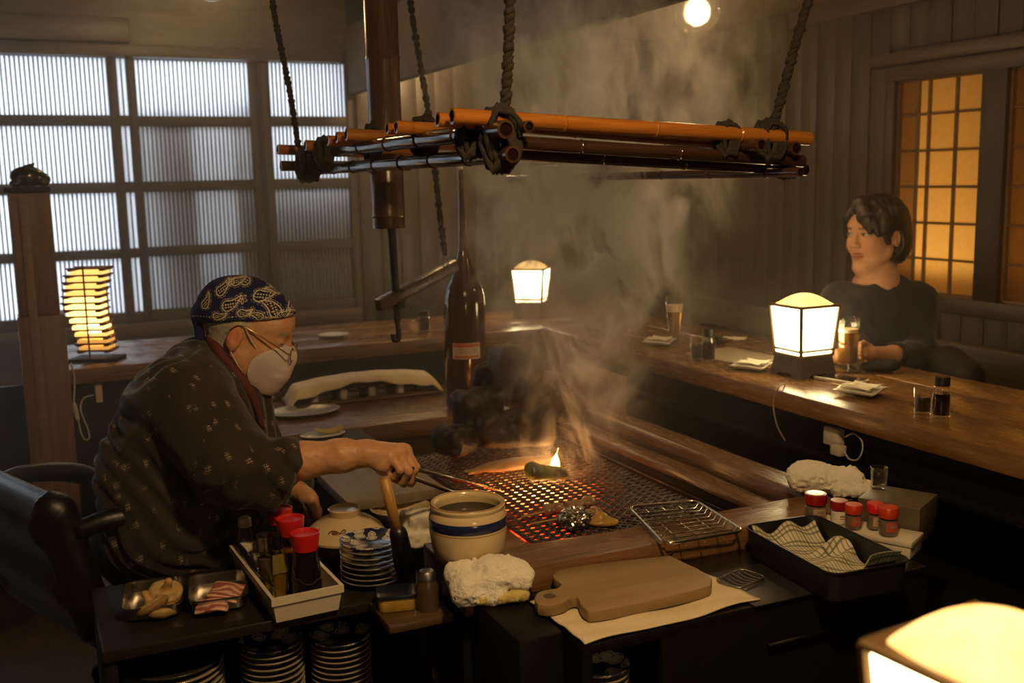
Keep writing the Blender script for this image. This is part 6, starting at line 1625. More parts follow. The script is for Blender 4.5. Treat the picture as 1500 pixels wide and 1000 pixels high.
for k in range(4):
    hk_ = HL+(HL-WL)*0.35+HT[:3, 1]*(0.012*(k-1.5)); hm_ = hk_+(HL-WL)*0.30-upw*0.022; ht_ = hm_-(HL-WL)*0.2-upw*0.018
    sk += [('+', s_cap(HL, hk_, 0.014, 0.0095), 0.010), ('+', s_cap(hk_, hm_, 0.009, 0.008), 0.005), ('+', s_cap(hm_, ht_, 0.008, 0.007), 0.004)]
sk += [('+', s_cap(HL, HL+(HL-WL)*0.1-upw*0.035-HT[:3, 1]*0.02, 0.013, 0.009), 0.008)]
# right hand: palm as a fan of wrist-to-knuckle bones, four curled fingers, thumb on the far side
for k in range(4): sk += [('+', s_cap(W1, kn[k], 0.022, 0.0135), 0.014)]
sk += [('+', s_ell(dep(560, 680, 2.19), (0.020, 0.020, 0.017)), 0.016), ('+', s_ell(dep(566, 686, 2.215), (0.022, 0.022, 0.015)), 0.016)]
for k in range(4):
    sk += [('+', s_cap(kn[k], pips[k], frad[k]*1.10, frad[k]), 0.0045), ('+', s_ell(pips[k], (frad[k]*1.06,)*3), 0.003), ('+', s_cap(pips[k], dips[k], frad[k]*0.98, frad[k]*0.9), 0.0025), ('+', s_cap(dips[k], tips[k], frad[k]*0.9, frad[k]*0.8), 0.0025)]
th = [dep(553, 678, 2.235), dep(578, 694, 2.262), dep(597, 697, 2.262), dep(606, 702, 2.255)]
sk += [('+', s_cap(th[0], th[1], 0.016, 0.0125), 0.010), ('+', s_cap(th[1], th[2], 0.0118, 0.0105), 0.003), ('+', s_cap(th[2], th[3], 0.0105, 0.0085), 0.003)]
# tendons and knuckle ridges on the back of the hand
for k in range(4): sk += [('+', s_cap(W1+(kn[k]-W1)*0.35+upw*0.016, kn[k]+upw*0.008, 0.0040, 0.0052), 0.006)]
def paint_cook(v):
    c = np.tile(np.array([0.50, 0.262, 0.135]), (len(v), 1))
    c *= (1+0.10*vnoise(v, 26, 3)+0.10*vnoise(v, 90, 4))[:, None]
    l = to_local(v, HT)
    hair = (l[:, 0] < -0.012) & (l[:, 0] > -0.11) & (l[:, 2] > -0.045) & (np.abs(l[:, 1]) < 0.079) & (np.abs(l[:, 1]) > 0.0)
    hm = hair & (l[:, 2] > -0.06) & (l[:, 0] < -0.020)
    c[hm] = np.array([0.42, 0.37, 0.30])*(1+0.25*vnoise(l[hm]*[1, 1, 0.25], 500, 6))[:, None]
    side = (l[:, 0] > -0.02) & (l[:, 0] < 0.016) & (l[:, 2] > 0.03) & (np.abs(l[:, 1]) < 0.08) & (np.abs(l[:, 1]) > 0.055); c[side] = (0.42, 0.36, 0.28)
    ear = (np.abs(l[:, 1]) > 0.079) & (np.abs(l[:, 2]) < 0.05); c[ear] = c[ear]*[1.08, 0.86, 0.78]
    brow = (np.abs(l[:, 2]-0.038) < 0.005) & (np.abs(np.abs(l[:, 1])-0.033) < 0.018) & (l[:, 0] > 0.07); c[brow] = (0.35, 0.29, 0.22)
    lid = (np.abs(l[:, 2]-0.014) < 0.0022) & (np.abs(np.abs(l[:, 1])-0.031) < 0.014) & (l[:, 0] > 0.075); c[lid] = (0.12, 0.06, 0.04)
    return np.clip(c, 0, 1)
lo, hi = bounds([wp(HT, (-0.12, 0.1, 0.14)), wp(HT, (0.13, -0.1, -0.12)), W1, *tips, *kn, SHL, SH, dep(245, 700, 2.5), dep(265, 740, 2.4), ELL, HL, HL+(HL-WL)], 0.075)
mb = sdf_mb(sk, lo, hi, 0.0026, lambda p: 0.0009*vnoise(p, 75, 2)+0.0006*vnoise(p, 170, 3), None, paint_cook)
mb.build('body', SKIN, cook, True, world=True)
# jacket
def kasuri():
    m, nt, b, o = node_mat('kasuri_jacket_cloth')
    v = coords(nt, (1, 1, 1)); v2 = coords(nt, (24, 24, 18), (0.3, 0.2, 0.4))
    vo = nt.nodes.new('ShaderNodeTexVoronoi'); vo.inputs['Scale'].default_value = 1.0; vo.inputs['Randomness'].default_value = 0.75; L(nt, v2, vo.inputs['Vector'])
    sub = nt.nodes.new('ShaderNodeVectorMath'); sub.operation = 'SUBTRACT'; L(nt, v2, sub.inputs[0]); L(nt, vo.outputs['Position'], sub.inputs[1])
    sx = nt.nodes.new('ShaderNodeSeparateXYZ'); L(nt, sub.outputs[0], sx.inputs[0])
    ax = math_n(nt, 'ABSOLUTE', math_n(nt, 'ADD', sx.outputs[0], sx.outputs[1])); az = math_n(nt, 'ABSOLUTE', sx.outputs[2])
    inside = math_n(nt, 'MULTIPLY', math_n(nt, 'LESS_THAN', ax, 0.155), math_n(nt, 'LESS_THAN', az, 0.155))
    l1 = math_n(nt, 'LESS_THAN', math_n(nt, 'ABSOLUTE', math_n(nt, 'SUBTRACT', math_n(nt, 'FRACT', math_n(nt, 'MULTIPLY', sx.outputs[2], 9)), 0.5)), 0.20)
    l2 = math_n(nt, 'LESS_THAN', math_n(nt, 'ABSOLUTE', math_n(nt, 'SUBTRACT', math_n(nt, 'FRACT', math_n(nt, 'MULTIPLY', ax, 9)), 0.5)), 0.14)
    mk = math_n(nt, 'MULTIPLY', inside, math_n(nt, 'MAXIMUM', l1, l2))
    mk = math_n(nt, 'MULTIPLY', mk, ramp(nt, noise(nt, v, 60, 2), [(0.38, (0, 0, 0)), (0.58, (0.75,)*3)]))
    base = ramp(nt, noise(nt, v, 9, 4), [(0.3, (0.012, 0.008, 0.006)), (0.7, (0.027, 0.018, 0.013))])
    mx = nt.nodes.new('ShaderNodeMix'); mx.data_type = 'RGBA'; L(nt, mk, mx.inputs[0]); L(nt, base, mx.inputs[6]); mx.inputs[7].default_value = (0.34, 0.25, 0.18, 1)
    L(nt, mx.outputs[2], b.inputs['Base Color']); b.inputs['Roughness'].default_value = 0.85; b.inputs['Sheen Weight'].default_value = 0.15
    bump(nt, b, noise(nt, v, 420, 2), 0.25, 0.001)
    return m
KAS = kasuri()
d2 = lambda x, y, dd_: dep(x, y, dd_)
jk = [('+', s_cap(d2(248, 770, 2.40), d2(246, 690, 2.41), 0.135, 0.140), 0), ('+', s_cap(d2(255, 770, 2.58), d2(252, 690, 2.57), 0.135, 0.140), 0.05),
      ('+', s_cap(d2(246, 690, 2.41), d2(268, 610, 2.38), 0.140, 0.128), 0.05), ('+', s_cap(d2(252, 690, 2.57), d2(278, 610, 2.57), 0.140, 0.12), 0.05),
      ('+', s_cap(d2(268, 610, 2.38), d2(288, 560, 2.40), 0.128, 0.090), 0.05), ('+', s_cap(d2(278, 610, 2.57), d2(300, 565, 2.55), 0.12, 0.085), 0.05),
      ('+', s_cap(d2(305, 540, 2.46), d2(330, 590, 2.46), 0.075, 0.095), 0.05), ('+', s_cap(d2(330, 590, 2.46), d2(345, 690, 2.48), 0.095, 0.110), 0.05),
      ('+', s_cap(d2(250, 770, 2.48), d2(330, 800, 2.50), 0.14, 0.12), 0.06), ('+', s_cap(d2(345, 690, 2.48), d2(330, 800, 2.48), 0.105, 0.12), 0.06),
      # near sleeve, wide kimono cuff
      ('+', s_cap(d2(278, 592, 2.29), d2(335, 672, 2.22), 0.098, 0.085), 0.05), ('+', s_cap(d2(335, 672, 2.22), d2(428, 688, 2.195), 0.082, 0.063), 0.03),
      ('+', s_cap(d2(330, 700, 2.24), d2(400, 715, 2.21), 0.060, 0.050), 0.03),
      # far sleeve
      ('+', s_cap(SHL, ELL, 0.085, 0.07), 0.04), ('+', s_cap(ELL, WL-(HL-WL)*0.2, 0.068, 0.052), 0.03)]
cu0, cu1, cu2 = d2(459, 646, 2.16), d2(403, 738, 2.16), d2(459, 646, 2.30)
nrm = np.cross(cu1-cu0, cu2-cu0); nrm /= np.linalg.norm(nrm)
if nrm@(W1-EL) < 0: nrm = -nrm
cuc = d2(430, 690, 2.2)
def cuff_cut(p):
    s = (p-cu0)@nrm
    return np.where(np.linalg.norm(p-cuc, axis=1) < 0.15, -s, 0.2)
jk += [('-', cuff_cut, 0.006), ('-', s_cap(d2(418, 684, 2.20), d2(470, 676, 2.19), 0.050, 0.058), 0.004)]
# neck opening
jk += [('-', s_cap(wp(HT, (-0.018, 0, -0.10)), wp(HT, (0.02, 0, 0.10)), 0.062, 0.085), 0.006)]
def folds(p):
    r = 0.008*vnoise(p*[1, 1, 0.8], 11, 3)+0.005*vnoise(p, 24, 4)
    # drag folds running from the shoulder down to the sleeve
    a = dep(250, 560, 2.3); b = dep(390, 740, 2.2); d = (b-a)/np.linalg.norm(b-a); q = p-a; q = q-(q@d)[:, None]*d
    w = np.sin(np.linalg.norm(q, axis=1)*150+3*vnoise(p, 9, 7)); return r+0.0040*w
lo, hi = bounds([d2(140, 560, 2.5), d2(140, 860, 2.5), d2(250, 480, 2.3), d2(465, 640, 2.15), d2(465, 760, 2.15), d2(400, 860, 2.7), d2(200, 560, 2.7), d2(200, 850, 2.3), d2(465, 740, 2.6)], 0.03)
mb = sdf_mb(jk, lo, hi, 0.0055, folds)
jacket = mb.build('jacket', KAS, cook, True, world=True)
# collar band
COLR = plain('dark_red_collar', (0.10, 0.018, 0.012), (0.07, 0.012, 0.008), rough=0.8, scale=80)
cpts = [wp(HT, q) for q in ((-0.100, 0.0, -0.030), (-0.088, -0.045, -0.040), (-0.055, -0.072, -0.062), (-0.016, -0.078, -0.094), (0.018, -0.060, -0.128), (0.036, -0.030, -0.156))]
cpx = [dep(*q) for q in ((305, 494, 2.40), (317, 510, 2.372), (336, 534, 2.366), (357, 560, 2.372), (374, 590, 2.385), (384, 625, 2.40))]
MB().tube(arc_pts(cpx, 40), np.interp(np.linspace(0, 1, len(arc_pts(cpx, 40))), [0, 0.2, 0.7, 1], [0.008, 0.013, 0.012, 0.006]), 10).build('collar', COLR, jacket, True, world=True)
# apron ties / lower wrap and trousers
NAVY = plain('navy_denim', (0.016, 0.019, 0.034), (0.010, 0.012, 0.022), rough=0.8, scale=120)
tro = [('+', s_cap((0.22, 2.46, 0.47), (0.52, 2.40, 0.47), 0.095, 0.075), 0), ('+', s_cap((0.24, 2.62, 0.47), (0.55, 2.56, 0.47), 0.095, 0.075), 0.03), ('+', s_cap((0.52, 2.40, 0.47), (0.50, 2.40, 0.10), 0.07, 0.055), 0.03), ('+', s_cap((0.55, 2.56, 0.47), (0.53, 2.56, 0.10), 0.07, 0.055), 0.03),
       ('+', s_cap((0.50, 2.40, 0.06), (0.60, 2.37, 0.035), 0.045, 0.035), 0.03), ('+', s_cap((0.53, 2.56, 0.06), (0.63, 2.53, 0.035), 0.045, 0.035), 0.03), ('+', s_ell((0.20, 2.54, 0.50), (0.13, 0.17, 0.11)), 0.05)]
sdf_mb(tro, (0.0, 2.25, -0.02), (0.75, 2.78, 0.66), 0.012, lambda p: 0.006*vnoise(p, 14, 5)).build('trousers', NAVY, cook, True, world=True)

# bandana with paisley print, painted on its own surface
def pais(u, w, cx, cy, ang, s):
    """distance to a paisley teardrop, u,w arrays"""
    c, sn = math.cos(ang), math.sin(ang); a = ((u-cx)*c+(w-cy)*sn)/s; b = (-(u-cx)*sn+(w-cy)*c)/s
    d = np.full(u.shape, 9.0)
    for t in np.linspace(0, 1, 9):
        px, py = t*1.75, 0.55*t*t*1.6; r = 0.55*(1-t)**0.75+0.05
        d = np.minimum(d, np.hypot(a-px, b-py)-r)
    return d*s, a, b
PAIS = [(0.058, 0.075, 2.3, 0.020), (0.085, 0.098, 1.9, 0.014), (0.012, 0.098, 0.15, 0.019), (-0.03, 0.118, 2.9, 0.016), (0.04, 0.123, 3.0, 0.013), (-0.045, 0.058, 0.5, 0.018), (-0.01, 0.055, 0.15, 0.013), (0.072, 0.048+0.022, 0.5, 0.012), (-0.072, 0.080, 1.0, 0.016), (-0.095, 0.040, 1.2, 0.014), (-0.06, 0.028, 0.2, 0.013), (-0.05, 0.108, 0.6, 0.014), (0.03, 0.058, 2.7, 0.012)]
def paint_band(v):
    l = to_local(v, HT); u = l[:, 0]; w = l[:, 2]+0.010*np.sin(l[:, 1]*30)
    u = u+np.where(l[:, 1] > 0, 0.02, 0)
    c = np.tile(np.array([0.012, 0.014, 0.060]), (len(v), 1))*(1+0.25*vnoise(v, 30, 2))[:, None]
    wh = np.array([0.60, 0.52, 0.40])
    dist = np.full(len(v), 9.0)
    for (cx, cy, an_, s) in PAIS:
        d, a, b = pais(u, w, cx, cy, an_, s)
        c[d < 0] = (0.008, 0.008, 0.020)
        dots = (d < -0.0022) & (np.hypot(((a*3.2) % 1)-0.5, ((b*3.2) % 1)-0.5) < 0.30) & (np.abs(b-0.2*a*a) < 0.28); c[dots] = wh
        c[np.abs(d) < 0.0011] = wh
        ring = (np.abs(d-0.0042) < 0.0009) & (np.sin(a*34)+np.sin(b*34) > 0.3); c[ring] = wh*0.8
        dist = np.minimum(dist, d)
    fl = (dist > 0.007)
    for (cx, cy, r) in ((-0.018, 0.082, 0.007), (0.05, 0.055, 0.006), (-0.06, 0.105, 0.007), (0.02, 0.135, 0.006), (0.09, 0.075, 0.005)):
        rr = np.hypot(u-cx, w-cy); an_ = np.arctan2(w-cy, u-cx); pet = r*(1+0.35*np.cos(5*an_))
        c[np.abs(rr-pet) < 0.0010] = wh; c[rr < r*0.35] = wh*0.9
    rim = np.abs(w-(0.0395+0.43*u)-0.012) < 0.0011; c[rim & (np.sin(u*900) > 0)] = wh*0.7
    return c
sl = (0.083-0.0)/(0.101+0.092); nb_ = np.array([-sl, 0, 1.0]); nb_ /= np.linalg.norm(nb_); p0_ = np.array([-0.092, 0, 0.004])
bn = [('+', s_ell((-0.012, 0, 0.044), (0.1045, 0.0845, 0.0925)), 0), ('+', s_ell((0.07, 0, 0.066), (0.034, 0.055, 0.034)), 0.03), ('+', s_ell((-0.075, 0, 0.045), (0.045, 0.066, 0.055)), 0.03),
      ('-', (lambda p: (p-p0_)@nb_), 0.006), ('+', s_ell((-0.108, 0.0, 0.014), (0.024, 0.032, 0.026)), 0.014), ('+', s_cap((-0.105, -0.018, 0.004), (-0.088, -0.03, -0.035), 0.016, 0.010), 0.010), ('-', s_ell((-0.010, 0, 0.035), (0.0985, 0.079, 0.088)), 0.003)]
mb = sdf_mb(xf(bn, HT), *bounds([wp(HT, (a_, b_, c_)) for a_ in (-0.15, 0.12) for b_ in (-0.1, 0.1) for c_ in (-0.06, 0.15)], 0.01), 0.0017, lambda p: 0.0016*vnoise(p, 35, 8), None, paint_band)
mb.build('bandana', vcol('bandana_cotton', 0.9, 0, 0.2, 500, 0.2, 0.0006), cook, True, world=True)
# face mask
MASKM = plain('mask_fabric', (0.58, 0.48, 0.46), (0.53, 0.43, 0.41), rough=0.95, scale=300, bs=0.25, bd=0.0008)
hs = head_prims()
def mask_fn(p):
    l = to_local(p, HT)
    d = blend(hs, l)
    cone = s_ell((0.078, 0, -0.050), (0.046, 0.046, 0.052))(l)
    k = 0.035; h_ = np.maximum(k-np.abs(d-cone), 0)/k; sh = np.minimum(d, cone)-h_*h_*k*0.25-0.0045
    reg = s_ell((0.092, 0, -0.052), (0.068, 0.11, 0.064))(l)
    inner = -(np.minimum(d, cone)-0.0005)
    return np.maximum(np.maximum(sh, reg), inner)
v, f = nets(mask_fn, *bounds([wp(HT, (a_, b_, c_)) for a_ in (0.015, 0.15) for b_ in (-0.09, 0.09) for c_ in (-0.13, 0.03)], 0.01), 0.0022)
mask = MB().add(v, f.tolist()).build('face_mask', MASKM, cook, True, world=True)
for s in (-1, 1):
    for a_, b_ in (((0.010, s*0.083, 0.030), (0.048, s*0.066, -0.012)), ((-0.006, s*0.084, -0.030), (0.036, s*0.060, -0.078))):
        A_, B_ = wp(HT, a_), wp(HT, b_); MB().tube(arc_pts([A_, (A_+B_)/2+lat*s*0.004, B_], 10), 0.0016, 6).build('ear_loop', MASKM, mask, True, world=True)
# spectacles slid down the nose
GOLD = plain('gold_wire', (0.60, 0.40, 0.16), rough=0.25, metal=1.0, bs=0)
for s in (-1, 1):
    c_ = wp(HT, (0.121, s*0.030, -0.004)); ring = []
    for a_ in np.linspace(0, 2*PI, 28, endpoint=False): ring.append(c_+HT[:3, 1]*0.021*math.cos(a_)+(HT[:3, 2]*0.95-HT[:3, 0]*0.25)*0.016*math.sin(a_))
    g_ = MB().tube(ring, 0.0015, 6, closed=True).build('spectacle_rim', GOLD, cook, True, world=True)
    MB().add(ring+[c_], [(i, (i+1) % 28, 28) for i in range(28)]).build('lens', GLASS, g_, True, world=True)
    MB().tube(arc_pts([wp(HT, q) for q in ((0.119, s*0.052, 0.0), (0.110, s*0.066, 0.004), (0.055, s*0.078, 0.022), (0.000, s*0.084, 0.034), (-0.022, s*0.083, 0.016))], 24), 0.0019, 6).build('temple_arm', GOLD, g_, True, world=True)
    if s == 1: MB().tube(arc_pts([wp(HT, q) for q in ((0.122, -0.010, 0.004), (0.126, 0, 0.008), (0.122, 0.010, 0.004))], 8), 0.0011, 6).build('bridge', GOLD, g_, True, world=True)
# tongs held in the hand
tg = thing('grill_tongs', 'long steel tongs held by the cook over the grill net', 'tongs', dep(585, 690, 2.215))
tipA, tipB = onz(733, 718, ZM+0.022), onz(748, 752, ZM+0.014)
h0 = dep(560, 684, 2.218)
for k, (mid, tp) in enumerate(((dep(604, 686, 2.205), tipA), (dep(606, 700, 2.225), tipB))):
    d = tp-mid
    MB().tube([h0+upw*0.002*k, mid, mid+d*0.55, mid+d*0.62, tp], [0.0045, 0.0055, 0.0046, 0.0040, 0.0030], 8).build('arm', STEEL, tg, True, world=True)

# ------------------------------------------------------------------ chair
ch = thing('office_chair', 'black padded leather armchair the cook sits in', 'chair', (0.15, 2.56, 0))
fx = np.array([fwd0[0], fwd0[1], 0]); fx /= np.linalg.norm(fx); fy = np.array([-fx[1], fx[0], 0])
CT = frame((0.93, 0.37, 0), (0, 0, 1), (0.175, 2.67, 0))
sdf_mb([('+', s_box((0.02, 0, 0.335), (0.23, 0.24, 0.035), 0.03), 0)], (-0.3, -0.3, 0.25), (0.3, 0.3, 0.42), 0.012).move(CT).build('seat', LEATHER, ch, True, world=True)
def chb(p):
    return 0.010*np.cos(p[:, 2]*42)*(np.abs(p[:, 1]) < 0.2)
R_ = np.array(Matrix.Rotation(math.radians(-14), 3, 'Y'))
bk = [('+', s_box((-0.235, 0.0, 0.50), (0.040, 0.235, 0.175), 0.036, R_), 0), ('+', s_cap((-0.27, -0.20, 0.655), (-0.27, 0.20, 0.655), 0.036), 0.03), ('+', s_cap((-0.205, -0.225, 0.40), (-0.255, -0.215, 0.64), 0.038, 0.034), 0.02), ('+', s_cap((-0.205, 0.225, 0.40), (-0.255, 0.215, 0.64), 0.038, 0.034), 0.02)]
sdf_mb(bk, (-0.42, -0.32, 0.25), (-0.1, 0.32, 0.75), 0.009, chb).move(CT).build('backrest', LEATHER, ch, True, world=True)
for s in (-1, 1):
    pts = [wp(CT, q) for q in ((-0.235, s*0.235, 0.60), (-0.15, s*0.265, 0.615), (-0.02, s*0.275, 0.59), (0.05, s*0.272, 0.545), (0.07, s*0.268, 0.47), (0.02, s*0.255, 0.36))]
    MB().tube(arc_pts(pts, 30), np.interp(np.linspace(0, 1, len(arc_pts(pts, 30))), [0, 0.5, 0.8, 1], [0.022, 0.027, 0.022, 0.018]), 12).build('armrest', LEATHER, ch, True, world=True)
MB().cyl(wp(CT, (0, 0, 0.08)), wp(CT, (0, 0, 0.30)), 0.03).build('pedestal', BLACKM, ch, True, world=True)
for k in range(5):
    a_ = k*2*PI/5+0.3
    MB().tube([wp(CT, (0, 0, 0.09)), wp(CT, (0.24*math.cos(a_), 0.24*math.sin(a_), 0.055))], [0.022, 0.014], 8).build('foot_spoke', BLACKM, ch, True, world=True)
    MB().lathe([(0, 0.0), (0.02, 0.004), (0.026, 0.025), (0.02, 0.046), (0, 0.05)], wp(CT, (0.25*math.cos(a_), 0.25*math.sin(a_), 0)), 14).build('caster', BLACKM, ch, True, world=True)

# ------------------------------------------------------------------ the woman at the counter
woman = thing('person', 'woman with short black hair in a dark navy sweater sitting behind the beer mug', 'person', (2.62, 2.62, 0))
WO = dep(1283, 347, 3.56)
tc = -np.array([WO[0], WO[1], 0]); tc /= np.linalg.norm(tc); il = -np.array([CR[0], CR[1], 0]); il /= np.linalg.norm(il)
yawf = math.radians(50); wf = tc*math.cos(yawf)+il*math.sin(yawf); wf /= np.linalg.norm(wf)
wpit = math.radians(3)
WT = frame(wf*math.cos(wpit)-upw*math.sin(wpit), upw*math.cos(wpit)+wf*math.sin(wpit)+np.array([0, 0, 0]), WO)
whs = head_prims()
D_ = 3.56
wsk = xf(whs, WT)
wn0, wn1 = wp(WT, (-0.022, 0, -0.05)), dep(1290, 418, D_+0.02)
sR, sL = dep(1232, 448, D_-0.04), dep(1338, 446, D_+0.08)
eR, eL = dep(1214, 520, D_-0.10), dep(1348, 522, D_-0.02)
hR, hL = onz(1258, 528, ZC+0.03), onz(1272, 520, ZC+0.035)
hL = dep(1274, 517, 3.34); wL = dep(1308, 519, 3.40)
hR = dep(1238, 524, 3.27)
wsk += [('+', s_cap(wn0, wn1, 0.047, 0.050), 0.025), ('+', s_cap(wn1, dep(1292, 540, D_+0.06), 0.06, 0.09), 0.04), ('+', s_ell(wp(WT, (0.022, 0, -0.165)), (0.058, 0.075, 0.05)), 0.04), ('+', s_cap(wn1, sR, 0.045, 0.04), 0.03), ('+', s_cap(wn1, sL, 0.045, 0.04), 0.03),
        ('+', s_cap(sR, eR, 0.040, 0.034), 0.02), ('+', s_cap(sL, eL, 0.040, 0.034), 0.02), ('+', s_cap(eL, wL, 0.034, 0.029), 0.02), ('+', s_cap(wL, hL, 0.028, 0.021), 0.015), ('+', s_cap(eR, hR, 0.033, 0.022), 0.02)]
def fist(h, frm, curl_dir):
    d = (h-frm)/np.linalg.norm(h-frm); out = []
    sd = np.cross(d, upw); sd /= np.linalg.norm(sd)
    out += [('+', s_cap(h, h+d*0.035, 0.022, 0.018), 0.012)]
    for k in range(4):
        b0 = h+d*0.045+upw*(0.018-0.012*k); b1 = b0+d*0.022+curl_dir*0.016; b2 = b1-d*0.006+curl_dir*0.022
        out += [('+', s_cap(b0, b1, 0.0088, 0.0080), 0.005), ('+', s_cap(b1, b2, 0.0080, 0.0068), 0.003)]
    t0_ = h+upw*0.02; out += [('+', s_cap(t0_, t0_+d*0.03+upw*0.012, 0.011, 0.009), 0.006), ('+', s_cap(t0_+d*0.03+upw*0.012, t0_+d*0.05+curl_dir*0.01+upw*0.008, 0.009, 0.0075), 0.004)]
    return out
wsk += fist(hL, wL, -CF*0.6+CR*0.1); wsk += fist(hR, eR, CF*0.8)
def paint_woman(v):
    l = to_local(v, WT)
    c = np.tile(np.array([0.56, 0.305, 0.175]), (len(v), 1))*(1+0.05*vnoise(v, 40, 3))[:, None]
    ay = np.abs(l[:, 1]); fr = l[:, 0] > 0.06
    cheek = np.exp(-(((ay-0.042)/0.02)**2+((l[:, 2]+0.022)/0.018)**2))*fr; c *= 1+cheek[:, None]*np.array([0.05, -0.10, -0.10])
    lip = fr & (((l[:, 1]/0.0195)**2+((l[:, 2]+0.0555)/0.0095)**2) < 1) & (l[:, 0] > 0.085); c[lip] = (0.46, 0.17, 0.115)
    gap = fr & (np.abs(l[:, 2]+0.0555) < 0.0013) & (ay < 0.020) & (l[:, 0] > 0.08); c[gap] = (0.14, 0.03, 0.025)
    ez = l[:, 2]-0.0175-0.06*(ay-0.031)
    alm = fr & (((ay-0.031)/0.0150)**2+(ez/0.0048)**2 < 1); c[alm] = (0.50, 0.42, 0.36)
    iris = alm & (np.hypot(ay-0.0315+0.004*np.sign(l[:, 1]), ez-0.0006) < 0.0054); c[iris] = (0.02, 0.013, 0.01)
    lash = fr & (np.abs(((ay-0.031)/0.0158)**2+(ez/0.0056)**2-1.0) < 0.32) & (ez > -0.001) & (ay > 0.012) & (ay < 0.050); c[lash] = (0.03, 0.018, 0.014)
    brow = fr & (np.abs(l[:, 2]-(0.0385-0.20*np.maximum(ay-0.04, 0)-0.0)) < 0.0030) & (ay > 0.014) & (ay < 0.054); c[brow] = (0.07, 0.04, 0.028)
    nos = fr & (np.hypot(ay-0.008, (l[:, 2]+0.0245)) < 0.0033) & (l[:, 0] > 0.09); c[nos] = (0.20, 0.08, 0.05)
    return np.clip(c, 0, 1)
lo, hi = bounds([wp(WT, (-0.12, 0.1, 0.14)), wp(WT, (0.13, -0.1, -0.12)), sR, sL, eR, eL, hL-CR*0.09, hR-CR*0.08, dep(1292, 550, D_+0.12)], 0.06)
mb = sdf_mb(wsk, lo, hi, 0.0024, None, None, paint_woman); mb.build('body', SKIN, woman, True, world=True)
# hair: short bob, side-swept fringe, ear showing
hair = [('+', s_ell((-0.020, 0, 0.050), (0.108, 0.092, 0.098)), 0), ('+', s_ell((-0.042, 0, -0.015), (0.080, 0.088, 0.085)), 0.04), ('+', s_ell((-0.035, 0.050, -0.035), (0.050, 0.040, 0.060)), 0.03), ('+', s_ell((-0.035, -0.050, -0.035), (0.050, 0.040, 0.060)), 0.03),
        ('-', s_ell((0.100, 0.006, -0.045), (0.078, 0.074, 0.105)), 0.008), ('-', s_ell((0.085, -0.022, 0.040), (0.040, 0.018, 0.045)), 0.010), ('-', s_ell((0.0, 0.092, -0.016), (0.024, 0.026, 0.040)), 0.008),
        ('-', s_ell((0.03, 0, -0.13), (0.10, 0.12, 0.06)), 0.015)]
for (a_, b_, c_, r0, r1) in (((0.060, -0.010, 0.120), (0.095, 0.018, 0.075), (0.092, 0.052, 0.030), 0.020, 0.010), ((0.055, -0.015, 0.122), (0.085, 0.040, 0.080), (0.070, 0.070, 0.020), 0.022, 0.012), ((0.058, -0.018, 0.120), (0.092, -0.045, 0.072), (0.070, -0.070, 0.020), 0.018, 0.009), ((0.040, 0.06, 0.08), (0.052, 0.078, 0.03), (0.035, 0.080, -0.01), 0.018, 0.010), ((0.040, -0.06, 0.08), (0.055, -0.074, 0.02), (0.045, -0.074, -0.05), 0.018, 0.012)):
    hair += [('+', s_cap(a_, b_, r0, (r0+r1)/2), 0.012), ('+', s_cap(b_, c_, (r0+r1)/2, r1), 0.010)]
def hairm():
    m, nt, b, o = node_mat('black_hair')
    v = coords(nt, (1, 1, 0.12)); n = noise(nt, v, 240, 4, 0.6)
    L(nt, ramp(nt, n, [(0.3, (0.006, 0.004, 0.003)), (0.75, (0.030, 0.019, 0.013))]), b.inputs['Base Color']); b.inputs['Roughness'].default_value = 0.38
    bump(nt, b, n, 0.5, 0.002); return m
mb = sdf_mb(xf(hair, WT), *bounds([wp(WT, (a_, b_, c_)) for a_ in (-0.14, 0.13) for b_ in (-0.12, 0.12) for c_ in (-0.14, 0.16)], 0.01), 0.0028, lambda p: 0.0018*vnoise(to_local(p, WT)*[1, 1, 0.2], 110, 4))
mb.build('hair', hairm(), woman, True, world=True)
SWE = plain('navy_knit', (0.008, 0.009, 0.013), (0.005, 0.0055, 0.008), rough=0.9, scale=260, bs=0.35, bd=0.0015, sheen=0.15)
sw = [('+', s_cap(dep(1283, 445, D_+0.06), dep(1285, 560, D_+0.09), 0.115, 0.120), 0), ('+', s_cap(sR, dep(1255, 560, D_+0.05), 0.072, 0.10), 0.05), ('+', s_cap(sL, dep(1325, 560, D_+0.10), 0.075, 0.10), 0.05),
      ('+', s_cap(wn1-upw*0.012, sR, 0.054, 0.062), 0.04), ('+', s_cap(wn1-upw*0.012, sL, 0.056, 0.066), 0.04), ('+', s_cap(sR, eR, 0.062, 0.050), 0.03), ('+', s_cap(sL, eL, 0.068, 0.056), 0.03), ('+', s_cap(eL, wL+(eL-wL)*0.12, 0.055, 0.043), 0.025), ('+', s_cap(eR, eR+(hR-eR)*0.45, 0.05, 0.04), 0.02),
      ('-', s_cap(wp(WT, (0.030, 0, -0.185)), wp(WT, (0.02, 0, 0.0)), 0.050, 0.090), 0.008), ('-', s_ell(wp(WT, (0.062, 0.0, -0.118)), (0.062, 0.056, 0.052)), 0.010), ('-', s_cap(wL+(eL-wL)*0.1, hL, 0.034, 0.06), 0.004)]
lo, hi = bounds([sR, sL, eR, eL, dep(1285, 600, D_+0.1), wn1, wL], 0.14)
lo[2] = 0.45
sdf_mb(sw, lo, hi, 0.0055, lambda p: 0.006*vnoise(p, 16, 5)+0.003*vnoise(p, 34, 6)).build('sweater', SWE, woman, True, world=True)
pel = np.array([2.72, 2.66, 0.50])
